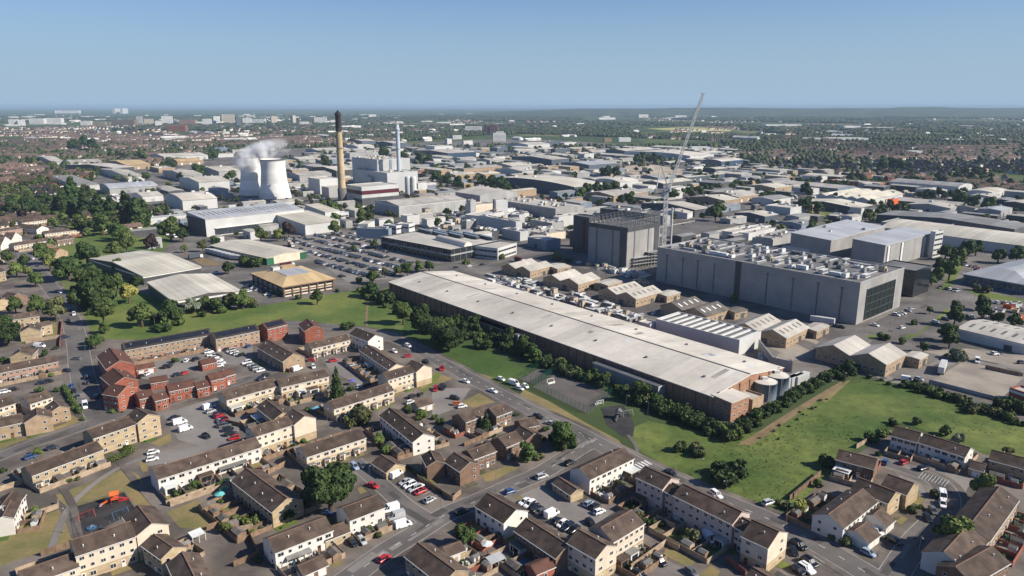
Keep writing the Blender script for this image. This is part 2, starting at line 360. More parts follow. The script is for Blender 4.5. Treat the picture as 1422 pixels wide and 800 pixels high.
def house(z, kind, form, h, x0, y0, x1, y1, dep, opt=''):
    c, rz, L, D = frame(z, h, x0, y0, x1, y1, dep)
    if L > 75 or D > 60: print('BIG', z, kind, x0, y0, round(L), round(D))
    wm, cm, rm, words = HK[kind]
    three = h > 6.4
    nm = 'apartment_block' if three else ('terraced_houses' if L > 13 else 'house')
    root = empty(nm, c, rz); axis = 'x' if form == 'p' else 'y'
    w, r = shell(L, D, h, form, axis, .3); wall = w.build('wall', [wm], root)
    roof = r.build('roof', [rm, 'fascia' if kind not in ('white', 'whiteg') else 'trim'], root)
    st = 3 if three else (2 if h > 3.6 else 1); sh = h / st
    if cm:
        z0 = sh * (1 if h < 6.4 else 1) + .15; b = MB(); rise = (D if axis == 'x' else L) * .25
        e = .04
        b.quad([(-L/2-e, -D/2-e, z0), (L/2+e, -D/2-e, z0), (L/2+e, -D/2-e, h-.08), (-L/2-e, -D/2-e, h-.08)]); b.quad([(-L/2-e, D/2+e, z0), (L/2+e, D/2+e, z0), (L/2+e, D/2+e, h-.08), (-L/2-e, D/2+e, h-.08)])
        for s in (-1, 1): b.quad([(s*(L/2+e), -D/2-e, z0), (s*(L/2+e), D/2+e, z0), (s*(L/2+e), D/2+e, h-.08), (s*(L/2+e), -D/2-e, h-.08)])
        if axis == 'x':
            for s in (-1, 1): b.quad([(s*(L/2+e), -D/2, h-.08), (s*(L/2+e), D/2, h-.08), (s*(L/2+e), 0, h-.1+rise)])
        else:
            for s in (-1, 1): b.quad([(-L/2, s*(D/2+e), h-.08), (L/2, s*(D/2+e), h-.08), (0, s*(D/2+e), h-.1+rise)])
        b.build('cladding', [cm], root)
    rl = random.Random(int(abs(c.x) * 7 + c.y * 13))
    for nx, ny in WALLS:
        if not facing(root, nx, ny, L, D): continue
        W_ = L if ny else D; gable = (axis == 'x') == bool(nx); rzw = wall_rz(nx, ny); e = .05 if cm else .01
        if not gable:
            gb = MB(); gb.box(-W_/2 - .2, W_/2 + .2, -.42, -.3, -.16, .0, 0); gb.build('gutter', ['trim'], root, wall_pt(nx, ny, L, D, 0, h), rzw)
        if st == 1 and 'G' not in opt and not gable:
            for i in range(max(1, int(W_ / 3))):
                obj('window', WIN['small'], root, wall_pt(nx, ny, L, D, ((i + .5) / max(1, int(W_ / 3)) - .5) * W_, h * .6, e), rzw)
            continue
        if st == 1:
            if 'G' in opt:
                k = max(1, int(W_ / 2.9))
                for i in range(k):
                    gb = MB(); gb.box(-1.15, 1.15, -.05, .02, 0, 2.1, 0); gb.build('garage_door', ['trim' if ny else 'unit_white'], root, wall_pt(nx, ny, L, D, ((i + .5) / k - .5) * W_, .02, e), rzw)
            continue
        if gable:
            if W_ < 5 or rl.random() < .25: continue
            k = 1 if rl.random() < .6 else 2
            for s in range(st):
                for i in range(k):
                    a = (.22 if k == 1 else (i - .5) * .5) * W_
                    obj('window', WIN['stair' if three else 'small'], root, wall_pt(nx, ny, L, D, a, sh * s + sh * .58, e), rzw)
            continue
        nu = max(1, int(round(W_ / 5.2))); uw = W_ / nu
        for i in range(nu):
            a = ((i + .5) / nu - .5) * W_
            for s in range(st):
                zz = sh * s + sh * .56
                if s == 0:
                    por = 'P' in opt and not three
                    if por and ny < 0: obj('porch', PORCH, root, wall_pt(nx, ny, L, D, a - uw * .27, 0, e), rzw)
                    elif not three or i % 2 == 0: obj('door', DOOR[rl.choice(('door_white', 'door_white', 'door_brown'))], root, wall_pt(nx, ny, L, D, a - uw * .27, .02, e), rzw)
                    obj('window', WIN['tall'], root, wall_pt(nx, ny, L, D, a + uw * .2, zz - .1, e), rzw)
                else:
                    kx = rl.choice(('wide', 'dark', 'dark')) if not three else 'dark'
                    obj('window', WIN[kx], root, wall_pt(nx, ny, L, D, a - uw * .23, zz, e), rzw)
                    if rl.random() < .85: obj('window', WIN['small' if rl.random() < .4 else kx], root, wall_pt(nx, ny, L, D, a + uw * .24, zz, e), rzw)
    span = D if axis == 'x' else L; al = L if axis == 'x' else D
    rb_ = MB(); rb_.box(-al/2 - .15, al/2 + .15, -.17, .17, -.03, .1); rb_.build('ridge', ['brick_brown' if 'brown' in rm else rm], roof, (0, 0, h + span * .25 + .18), 0 if axis == 'x' else math.pi / 2)
    if 'S' in opt:
        pb = MB(); sl = .5; c0, c1 = -D/2 + .9, -D * .06
        f = lambda y: h + .2 + (y + D/2) * .5 + .06
        x0_, x1_ = -L/2 + .8, L/2 - .8
        pb.quad([(x0_, c0, f(c0)), (x1_, c0, f(c0)), (x1_, c1, f(c1)), (x0_, c1, f(c1))]); pb.quad([(x0_, c0, f(c0) - .07), (x1_, c0, f(c0) - .07), (x1_, c0, f(c0)), (x0_, c0, f(c0))])
        pb.build('solar_panel', ['pv'], root)
    if st > 1:
        for i in range(max(1, int(al / 6.5))):
            a = ((i + rl.uniform(.3, .7)) / max(1, int(al / 6.5)) - .5) * al; cc = rl.choice((-.2, .22, -.3)) * span
            zz = h + (span / 2 - abs(cc)) * .5 + .15
            o = obj('roof_vent', VENT, roof, (a, cc, zz) if axis == 'x' else (cc, a, zz))
    desc = words
    if h < 3.6: desc = 'low garage block' if 'G' in opt else 'low brown-roofed building'
    elif not three and L <= 13: desc = desc.replace('terrace', 'house')
    elif three and 'flats' not in desc and 'block' not in desc and 'solar' not in desc: desc = desc.replace('terrace', 'three-storey terrace').replace('house', 'three-storey house')
    thing(root, desc, 'garage' if h < 3.6 else ('flats' if three else ('terrace' if L > 13 else 'house')), 'houses and flats of the near estate')
    HOUSES.append((root, L, D, h, axis, opt)); occ_rect(c, (math.cos(rz), math.sin(rz)), L + 1, D + 1)
    return root
HD = [
# top left terraces and red blocks
('A1','solar','p',6.6,770,208,1308,112,9,'Sf5'),('A2','solar','p',6.6,-2,140,266,86,9,'S'),('A2','redblock','p',7.2,316,78,440,48,9,'S'),
('A2','redblock','g',7.6,548,90,660,74,14,''),('A2','tang','g',5.2,412,278,545,246,(245,190),''),
('A2','cream','p',5.0,592,198,828,142,8,'Pb7'),('A2','whiteg','g',6.4,938,152,1030,128,(868,95),''),('A2','cream','p',5.0,885,205,1065,328,8,'f9'),
('A2','creamblock','p',6.8,1062,392,1230,342,8,''),('A2','creamblock','g',7.2,1236,342,1330,314,9,''),
('A2','cream','p',5.0,727,572,1098,455,8,'Pb7'),('A2','cream','p',5.2,65,515,388,425,8,'f7'),('A2','cream','p',5.4,402,436,695,368,8,'f9'),
('A2','yellowg','p',5.2,250,558,352,640,8,'f7'),('A2','creamblock','p',7.6,245,740,478,665,8,'f5'),('A2','creamblock','g',7.8,482,668,614,626,9,''),
('W','white','p',5.2,219.5,666,362.5,621,8.4,'f10'),('B2','cream','p',5.0,503,140,832,32,8.4,'Pb8'),
('A2','whiteg','p',5.2,1010,610,1214,776,8.6,'f6b6'),('A2','yellow','p',2.5,1250,562,1340,535,6,'G'),
('A1','redblock','g',7.6,657,325,828,292,(598,243),''),('A1','redblock','g',7.2,690,428,850,390,(632,368),''),('A1','redblock','g',7.0,725,492,842,440,(690,452),''),
('A1','red','p',4.9,860,510,950,488,7,''),('A1','red','p',4.3,957,522,1040,500,6.6,''),('A1','red','p',5.0,1044,462,1210,426,7,''),('A1','red','p',4.3,1217,446,1294,428,6.6,''),
('A1','red','p',5.0,1302,396,1394,374,7,''),('A2','red','p',4.3,62,368,118,352,6.6,''),('A1','red','p',3.2,930,412,1036,394,6,''),('A1','red','p',2.6,842,332,958,310,5.5,'G'),('A1','red','p',3.0,1248,300,1338,280,6,''),
('A1','yellow','p',7.0,575,752,834,664,8,''),('A1','yellow','g',7.6,848,656,985,612,9,''),('B1','yellow','p',5.0,177,244,573,98,8,'Pb8f4'),
('A1','pink','p',5.0,-120,372,358,276,8,'Pb8f4'),('A1','cream','p',5.0,185,540,322,496,7.5,'b6'),('A1','tang','g',5.0,312,592,430,562,8,''),
('A1','tang','p',5.2,-60,696,144,650,8,'b7'),('A1','tang','g',5.4,150,656,320,622,8,''),('A1','cream','p',4.9,-60,580,92,535,8,''),
('A1','yellowg','g',4.2,60,250,197,238,9,''),('A1','yellowg','g',5.0,122,98,246,84,8,''),('A1','yellow','p',5.0,236,66,320,48,6,''),
('M1','yellowg','p',4.8,50,652,215,628,8,'b6'),('M1','yellowg','g',4.8,-30,560,60,545,9,''),('M1','brown','g',4.8,45,545,150,520,9,''),
# far left estate
('M1','cream','p',5.0,120,117,255,100,8,'f6'),('M1','whiteg','g',4.6,200,156,266,146,(135,140),''),('M1','cream','p',5.0,246,178,462,152,8,'f6b6'),
('M1','pink','p',5.0,0,166,122,148,8,'f6b5'),('M1','cream','p',5.0,76,244,308,208,8,'f6'),('M1','brown','g',5.0,212,262,310,246,8,''),('M1','orangeh','g',5.0,292,294,372,274,8,''),
('M1','brown','p',5.0,312,215,402,200,8,''),('M1','whiteg','g',4.6,5,240,62,215,8,''),('M1','whiteg','g',4.6,62,212,118,190,8,''),('M1','tang','p',6.6,-60,400,28,382,9,''),('M1','cream','p',5.0,-10,105,55,92,8,''),
('M1','cream','p',4.8,-60,320,20,302,8,''),('M1','pink','p',5.0,-80,720,30,690,8,''),
# bottom left
('B1','creamblock','p',7.6,420,690,752,580,9,''),('B1','creamblock','g',7.8,760,576,934,514,(690,470),''),('B1','cream','p',5.0,130,858,438,748,8,'b8'),
('B1','yellowg','g',5.2,895,706,1030,640,(832,612),'r5'),('B1','yellowg','g',5.2,1010,905,1190,840,(920,735),''),
('B1','whiteg','g',5.2,-30,496,72,478,9,'r6'),('B1','whiteg','g',5.0,-50,440,84,424,8,''),
# bottom middle
('B2','yellowg','g',5.2,312,446,482,376,(125,258),'l11r6'),('B2','white','p',5.0,742,493,936,418,8.4,'f5'),('B2','white','p',5.0,328,672,648,546,8.4,'f7'),
('B2','brown','p',2.5,484,800,622,738,5.5,'G'),('B2','cream','p',2.7,608,606,744,552,6,''),('B2','yellowg','g',2.7,946,226,1050,186,(880,168),''),
('B3','brown','g',5.2,235,220,344,180,9,'b7'),('B3','brown','p',4.9,312,152,436,106,7,''),('B3','brown','g',5.0,52,192,150,176,8,''),
('A3','brown','p',5.0,207,652,360,594,8,'f7l5'),('A3','brown','p',4.9,396,617,490,582,8,''),('A3','brown','p',2.8,560,690,660,668,7,''),
('B3','brown','p',5.0,492,84,586,46,8,'b6'),('B3','brown','g',5.0,600,50,690,20,8,''),
('B3','white','p',5.2,956,265,1200,147,8.6,'f8'),('B3','yellowg','g',2.6,850,352,920,326,(726,292),''),
('B3','whiteg','g',5.4,478,508,612,440,(343,402),'l8'),('B3','brown','p',5.0,538,548,768,702,8.6,'f9'),
('B3','creamblock','g',7.7,988,706,1105,634,(836,612),''),('B3','creamblock','p',7.7,1086,611,1258,507,8.6,'f8'),
('B3','tang','p',5.0,-70,690,135,850,8.4,'b10'),('B3','cream','p',2.6,168,692,264,656,5,'G'),('B3','red','p',3.2,660,792,762,748,5,''),
('B4','rose','p',7.7,95,252,240,318,8.6,'f9'),('B4','rose','p',7.7,302,352,628,512,8.6,'f11'),('B4','creamblock','g',7.7,826,646,934,560,(680,578),''),
('B4','rose','p',7.0,256,330,300,352,6.5,''),('B4','rose','p',7.0,640,525,690,552,6.5,''),
('B4','brown','p',5.0,680,830,800,905,8.6,'b7'),
# right-hand cul-de-sac
('B5','white','p',5.0,580,182,794,250,8.2,'b6f4'),('B5','white','p',5.0,452,150,572,182,8.6,'f7'),('B5','tang','p',5.0,905,262,1080,308,8.2,'b6f5'),
('B5','brown','p',4.6,196,260,372,306,8,'f7b6'),('B5','yellowg','g',5.0,437,464,498,420,(335,352),''),('B5','yellowg','g',5.0,523,426,580,380,(455,345),''),
('B5','white','p',5.0,230,580,388,456,9,'b8'),('B5','white','p',2.5,346,650,400,610,8,'G'),('B5','white','p',2.5,430,574,468,542,8,'G'),
('B5','cream','p',2.6,812,300,880,318,6,'G'),('B5','tang','p',5.0,905,640,1040,450,10,'f6'),('B5','white','p',5.0,790,770,900,640,10,'f5'),('B5','brown','p',5.0,830,840,1000,740,9,''),
]
for a in HD: house(*a)
# ---------------------------------------------------------------- gardens behind the terraces
SHEDS = []
def shed_mesh(w, d, h, wm, rm):
    b, r = shell(w, d, h, 'p', 'x', .12, .06); n = len(b.v); b.v += r.v; b.f += [tuple(i + n for i in f) for f in r.f]; b.m += [1] * len(r.m)
    b.box(-.4, .4, -d/2 - .03, -d/2, .05, 1.75, 2); return b.mesh('garden_shed', [wm, rm, 'door_brown'])
SHM = [shed_mesh(2.4, 1.9, 1.9, 'timber', 'felt'), shed_mesh(3.0, 2.2, 2.0, 'garden_wall', 'felt'), shed_mesh(2.0, 1.6, 1.8, 'unit_white', 'roof_dark'), shed_mesh(4.2, 2.6, 2.1, 'timber', 'roof_brownsheet')]
def _bin(c):
    b = MB(); b.box(-.25, .25, -.3, .3, 0, .95, 0); b.box(-.29, .29, -.36, .32, .95, 1.05, 0); b.cyl(-.2, .3, 0, .2, .08, .08, 6, 1); return b.mesh('wheelie_bin', [c, 'tyre'])
BINS = [_bin('greenplastic'), _bin('steel_dark'), _bin('blueplastic')]
CLUT = []
_b = MB(); _b.cyl(0, 0, .75, .8, 1.5, 1.5, 20, 0); [_b.box(1.4*math.cos(a)-.04, 1.4*math.cos(a)+.04, 1.4*math.sin(a)-.04, 1.4*math.sin(a)+.04, 0, 2.2, 1) for a in (0, 1.05, 2.1, 3.14, 4.2, 5.2)]; CLUT.append(('trampoline', _b.mesh('trampoline', ['rubber', 'steel']), 'round garden trampoline', 'trampoline'))
_b = MB(); _b.cyl(0, 0, .68, .73, .6, .6, 14, 0); _b.cyl(0, 0, 0, .7, .05, .05, 6, 0)
for _a in (0, 1.57, 3.14, 4.71): _b.box(math.cos(_a)*1-.22, math.cos(_a)*1+.22, math.sin(_a)*1-.22, math.sin(_a)*1+.22, .42, .46, 0); _b.box(math.cos(_a)*1.2-.2, math.cos(_a)*1.2+.2, math.sin(_a)*1.2-.2, math.sin(_a)*1.2+.2, 0, .9, 0)
CLUT.append(('patio_table', _b.mesh('patio_table', ['unit_white']), 'white patio table and chairs', 'table'))
_b = MB(); _b.cyl(0, 0, 0, .5, 1.1, 1.15, 18, 0); _b.cyl(0, 0, .4, .42, 1.0, 1.0, 18, 1); CLUT.append(('paddling_pool', _b.mesh('paddling_pool', ['blueplastic', 'glass_blue']), 'round blue paddling pool', 'pool'))
_b = MB(); [(_b.box(-.04, .04, s-.04, s+.04, 0, 1.7, 0)) for s in (-1.5, 1.5)]; _b.box(-.01, .01, -1.4, -.6, .8, 1.65, 1); _b.box(-.01, .01, -.3, .5, .7, 1.65, 2); _b.box(-.01, .01, .7, 1.3, .9, 1.65, 3); _b.bar((0, -1.5, 1.65), (0, 1.5, 1.65), .02, 0); CLUT.append(('washing_line', _b.mesh('washing_line', ['steel', 'redplastic', 'paint_white', 'tarp']), 'washing line hung with clothes', 'washing line'))
_b = MB(); [_b.box(x - .5, x + .5, -.35, .35, 0, .5 + .2 * (x > 0), int(x > 0)) for x in (-.8, .5)]; _b.box(-.3, .3, .4, 1.1, 0, .8, 2); CLUT.append(('planter', _b.mesh('planter', ['timber', 'garden_wall', 'brick_red']), 'cluster of garden planters', 'planter'))
def garden(root, L, D, side, dep):
    sgn = -1 if side in 'fl' else 1; rz = root.rotation_euler.z
    if side in 'lr': L, D = D, L; rz -= math.pi / 2
    nu = max(1, int(round(L / 5.2))); uw = L / nu
    T = Matrix.Translation(root.location) @ Matrix.Rotation(rz, 4, 'Z')
    y0 = sgn * (D / 2 + .3); y1 = sgn * (D / 2 + dep)
    g = MB()
    for i in range(nu):
        x0_, x1_ = -L/2 + i * uw, -L/2 + (i + 1) * uw; ym = y0 + (y1 - y0) * RND.uniform(.2, .5)
        g.quad([(x0_, y0, 0), (x1_, y0, 0), (x1_, ym, 0), (x0_, ym, 0)], RND.choice((1, 1, 3, 4))); g.quad([(x0_, ym, 0), (x1_, ym, 0), (x1_, y1, 0), (x0_, y1, 0)], RND.choice((0, 0, 2, 2, 3, 4, 5)))
    struct(g.build('garden_ground', ['garden', 'paving', 'grass', 'grass_dry', 'concrete', 'asphalt_old'], None, root.location + Vector((0, 0, .068)), rz))
    f = MB(); ht = 1.75
    f.box(-L/2, L/2, y1 - .05, y1 + .05, 0, ht)
    for i in range(nu + 1):
        x = -L/2 + i * uw; f.box(x - .05, x + .05, min(y0, y1 - sgn * .06), max(y0, y1 - sgn * .06), 0, ht - RND.uniform(0, .3))
    fo = f.build('garden_fence', [RND.choice(('timber', 'timber', 'garden_wall', 'timber_red'))], None, root.location.copy(), rz)
    thing(fo, 'panelled garden fence', 'fence', 'garden fences of the estate', at=T @ Vector((0, y1, .8)))
    for i in range(nu):
        x = -L/2 + (i + .5) * uw
        if side in 'fb' and dep > 5.5 and RND.random() < .3:
            e_ = MB(); w_ = uw * RND.uniform(.3, .44); d_ = RND.uniform(2.2, 3.4); ya, yb = sorted((sgn * D / 2, sgn * (D / 2 + d_))); e_.box(x - w_, x + w_, ya, yb, 0, 2.5, 0); e_.box(x - w_ - .12, x + w_ + .12, ya - .1, yb + .1, 2.5, 2.66, 1); e_.box(x - w_ * .7, x + w_ * .7, yb if sgn > 0 else ya - .04, yb + .04 if sgn > 0 else ya, .4, 2.1, 2)
            e_.build('extension', [RND.choice(('brick_tan', 'render_white', 'trim', 'brick_brown')), RND.choice(('felt', 'roof_pale', 'skylight', 'tile_brown')), 'glass_dark'], root)
        if RND.random() < .7:
            yy = sgn * (D / 2 + dep - 1.7); s = obj('garden_shed', RND.choice(SHM), None, T @ Vector((x + RND.uniform(-.6, .6), yy,   .07)), rz + RND.choice((0, math.pi / 2, math.pi)))
            thing(s, 'small pitched-roof garden shed', 'shed', 'garden sheds')
        for _q in range(RND.choice((0, 1, 1, 2, 3))): SHRUBS.append(tuple((T @ Vector((x + RND.uniform(-1.6, 1.6), sgn * (D / 2 + RND.uniform(2.5, dep - 3.2)), 0)))[:2]) + (RND.uniform(.9, 2.6),))
        if RND.random() < .55:
            k_ = RND.randrange(len(CLUT)); o_ = obj(CLUT[k_][0], CLUT[k_][1], None, T @ Vector((x + RND.uniform(-1.5, 1.5), sgn * (D / 2 + RND.uniform(2.2, max(2.4, dep - 2.2))), .07)), RND.uniform(0, 3)); thing(o_, CLUT[k_][2], CLUT[k_][3], 'things left in the gardens')
        if RND.random() < .5:
            b = obj('wheelie_bin', RND.choice(BINS), None, T @ Vector((x + uw * .3, sgn * (D / 2 + 1.2), .07)), RND.uniform(0, 6)); thing(b, 'wheelie bin', 'bin', 'wheelie bins in the gardens')
    occ_rect(T @ Vector((0, (y0 + y1) / 2, 0)), (math.cos(rz), math.sin(rz)), L, dep)
SHRUBS = []
import re as _re
for root, L, D, h, axis, opt in HOUSES:
    for t, d in _re.findall(r'([fblr])(\d+)', opt):
        if int(d): garden(root, L, D, t, float(d))

for root, L, D, h, axis, opt in HOUSES:
    if h < 3.6 or 'f' in opt or 'S' in opt or h == 4.3: continue
    dd = 2.6; b_ = MB(); n_ = max(1, int(L / 5.2)); T = Matrix.Translation(root.location) @ Matrix.Rotation(root.rotation_euler.z, 4, 'Z')
    for i in range(n_):
        x0_, x1_ = (i / n_ - .5) * L, ((i + 1) / n_ - .5) * L; xm = x0_ + (x1_ - x0_) * .68; b_.quad([(x0_, -D/2 - dd, 0), (xm, -D/2 - dd, 0), (xm, -D/2 - .1, 0), (x0_, -D/2 - .1, 0)], RND.choice((0, 0, 1, 2)))
        if RND.random() < .6: SHRUBS.append(tuple((T @ Vector((x0_ + RND.uniform(.4, 2.5), -D/2 - RND.uniform(.8, 2), 0)))[:2]) + (RND.uniform(.7, 1.5),))
    struct(b_.build('verge', ['grass', 'grass_dry', 'garden'], None, root.location + Vector((0, 0, .066)), root.rotation_euler.z))
# ---------------------------------------------------------------- sheds, offices and plants
def unit_mesh(w, d, h, m, kind=0):
    b = MB(); b.box(-w/2, w/2, -d/2, d/2, .15, h, 0); b.box(-w/2 - .1, w/2 + .1, -d/2 - .1, d/2 + .1, 0, .15, 1)
    if kind == 0:
        for x in (-w/4, w/4): b.cyl(x, 0, h, h + .3, min(w, d) * .2, min(w, d) * .2, 10, 1)
    if kind == 1: b.box(-w/2 + .1, w/2 - .1, -d/2 - .04, -d/2, h * .3, h * .85, 1)
    if kind == 2:
        b.box(-w/2, w/2, -d/2, d/2, h, h + .12, 1); b.box(-w * .2, w * .2, -d/2 - .9, -d/2, .4, h * .7, 0)
    return b.mesh('roof_unit', [m, 'steel_dark'])
UNITS = [unit_mesh(4, 2.6, 2.0, 'unit_white', 0), unit_mesh(2.6, 2.2, 1.6, 'steel', 0), unit_mesh(6, 2.4, 1.8, 'unit_white', 1), unit_mesh(3, 3, 2.6, 'unit_tan', 2), unit_mesh(8, 1.4, 1.2, 'steel', 1), unit_mesh(2, 2, 1.2, 'unit_white', 2), unit_mesh(10, 1.1, .9, 'unit_white', 1)]
DKU = unit_mesh(5, 2.6, 1.7, 'steel_dark', 0)
def shed(z, form, h, x0, y0, x1, y1, dep, wall, roof, desc, cat='warehouse', opt='', nm=None, label=None, group='sheds and offices of the trading estate'):
    c, rz, L, D = frame(z, h, x0, y0, x1, y1, dep)
    if max(L, D) > 330: print('HUGE', z, desc, round(L), round(D))
    root = empty(nm or ('office_building' if cat in ('office', 'building') else 'warehouse'), c, rz)
    rl = random.Random(int(abs(c.x) * 3 + c.y))
    if form == 'flat':
        w = MB(); p = h + .7
        w.box(-L/2, L/2, -D/2, D/2, 0, p, 0, skip=(1,)); k = .35
        for q in (((-L/2, -D/2), (L/2, -D/2), (L/2-k, -D/2+k), (-L/2+k, -D/2+k)), ((L/2, -D/2), (L/2, D/2), (L/2-k, D/2-k), (L/2-k, -D/2+k)), ((L/2, D/2), (-L/2, D/2), (-L/2+k, D/2-k), (L/2-k, D/2-k)), ((-L/2, D/2), (-L/2, -D/2), (-L/2+k, -D/2+k), (-L/2+k, D/2-k))):
            w.quad([(a, b, p) for a, b in q], 1)
            w.quad([(q[2][0], q[2][1], p), (q[3][0], q[3][1], p), (q[3][0], q[3][1], h), (q[2][0], q[2][1], h)], 0)
        w.build('wall', [wall, 'trim' if 't' in opt else wall], root)
        r = MB(); r.quad([(-L/2+k, -D/2+k, h), (L/2-k, -D/2+k, h), (L/2-k, D/2-k, h), (-L/2+k, D/2-k, h)]); ro = r.build('roof', [roof], root)
    elif form == 'hip':
        w = MB(); w.box(-L/2, L/2, -D/2, D/2, 0, h, 0, skip=(1,)); w.build('wall', [wall], root)
        r = MB(); o = 1.0; i = min(L, D) * .42; rh = min(L, D) * .11
        O = [(-L/2-o, -D/2-o, h), (L/2+o, -D/2-o, h), (L/2+o, D/2+o, h), (-L/2-o, D/2+o, h)]; I = [(-L/2+i, -D/2+i, h+rh), (L/2-i, -D/2+i, h+rh), (L/2-i, D/2-i, h+rh), (-L/2+i, D/2-i, h+rh)]
        for k in range(4): r.quad([O[k], O[(k+1)%4], I[(k+1)%4], I[k]]); r.quad([O[k], O[(k+1)%4], tuple(O[(k+1)%4][:2])+(h-.5,), tuple(O[k][:2])+(h-.5,)], 1)
        r.quad(I); ro = r.build('roof', [roof, 'trim'], root)
    else:
        axis = form[-1]; w, r = shell(L, D, h, form[:-1], axis, .35 if max(L, D) < 60 else .6, .3)
        w.build('wall', [wall], root); ro = r.build('roof', [roof, 'trim' if 't' in opt else roof], root)
        if 'K' in opt:
            pf = profile(form[:-1], D if axis == 'x' else L); A, C = (L, D) if axis == 'x' else (D, L)
            for (s0, z0), (s1, z1) in zip(pf[:-1], pf[1:]):
                n = min(24, max(2, int(A / 5)))
                for i in range(n):
                    a = ((i + .5) / n - .5) * A * .92; q = []
                    for da, t in ((-.7, .35), (.7, .35), (.7, .75), (-.7, .75)):
                        s = s0 + (s1 - s0) * t; zz = h + z0 + (z1 - z0) * t + .36; cc = (s - .5) * C
                        q.append((a + da, cc, zz) if axis == 'x' else (cc, a + da, zz))
                    k = MB(); k.quad(q); k.build('skylight', ['skylight' if 'brown' in roof or 'dark' in roof or 'k' in opt else 'roof_dark'], ro)
    for nx, ny in WALLS:
        if not facing(root, nx, ny, L, D): continue
        W_ = L if ny else D; rw = wall_rz(nx, ny)
        if 'D' in opt and W_ > 8:
            n = max(1, int(W_ / 14)); dh = min(4.5, h * .55)
            for i in range(min(n, 8)):
                if rl.random() < .3: continue
                b = MB(); b.box(-1.9, 1.9, -.12, .02, 0, dh, 0); b.build('loading_door', [rl.choice(('steel', 'metal_blue', 'metal_dark', 'unit_white'))], root, wall_pt(nx, ny, L, D, ((i + .5) / n - .5) * W_, .02, 0), rw)
        if 'B' in opt and W_ > 6:
            ns = max(1, int(h / 3.8))
            for s in range(ns):
                b = MB(); zz = h * (s + .5) / ns; b.box(-W_ * .46, W_ * .46, -.1, .02, zz - .75, zz + .75, 0)
                n = max(2, int(W_ / 4))
                for i in range(1, n): x = -W_ * .46 + W_ * .92 * i / n; b.box(x - .1, x + .1, -.16, -.1, zz - .75, zz + .75, 1)
                b.build('window', ['glass', 'trim'], root, wall_pt(nx, ny, L, D, 0, 0, 0), rw)
        if 'W' in opt and W_ > 5:
            n = max(2, int(W_ / 3.4))
            for i in range(min(n, 14)): obj('window', WIN['tall'], root, wall_pt(nx, ny, L, D, ((i + .5) / n - .5) * W_, min(h * .55, 2.4), .01), rw)
            if W_ > 8:
                b = MB(); b.box(-1.6, 1.6, -.1, .02, 0, 3.0, 0); b.build('loading_door', ['metal_dark'], root, wall_pt(nx, ny, L, D, W_ * .12, .02, 0), rw)
        if 'c' in opt:       # coloured band under the eaves
            b = MB(); b.box(-W_/2 - .05, W_/2 + .05, -.14, 0, h - 1.1, h - .05, 0); b.build('fascia', ['trim'], root, wall_pt(nx, ny, L, D, 0, 0, 0), rw)
    mu = _re.search(r'U(\d+)', opt)
    if mu:
        for i in range(int(mu.group(1))):
            k = rl.choice(UNITS if form == 'flat' else UNITS[:2] + UNITS[5:6]); x = rl.uniform(-.44, .44) * L; y = rl.uniform(-.42, .42) * D; zz = h
            if form != 'flat':
                pf = profile(form[:-1], D if form[-1] == 'x' else L); t = (y / D if form[-1] == 'x' else x / L) + .5
                for (s0, z0), (s1, z1) in zip(pf[:-1], pf[1:]):
                    if s0 <= t <= s1: zz = h + z0 + (z1 - z0) * (t - s0) / (s1 - s0) + .2
            obj('roof_unit', k, ro, (x, y, zz), rl.choice((0, math.pi / 2)))
    occ_rect(c, (math.cos(rz), math.sin(rz)), L + 3, D + 3)
    thing(root, desc, cat, group, label)
    SHEDL.append((root, L, D, h)); return root
SHEDL = []
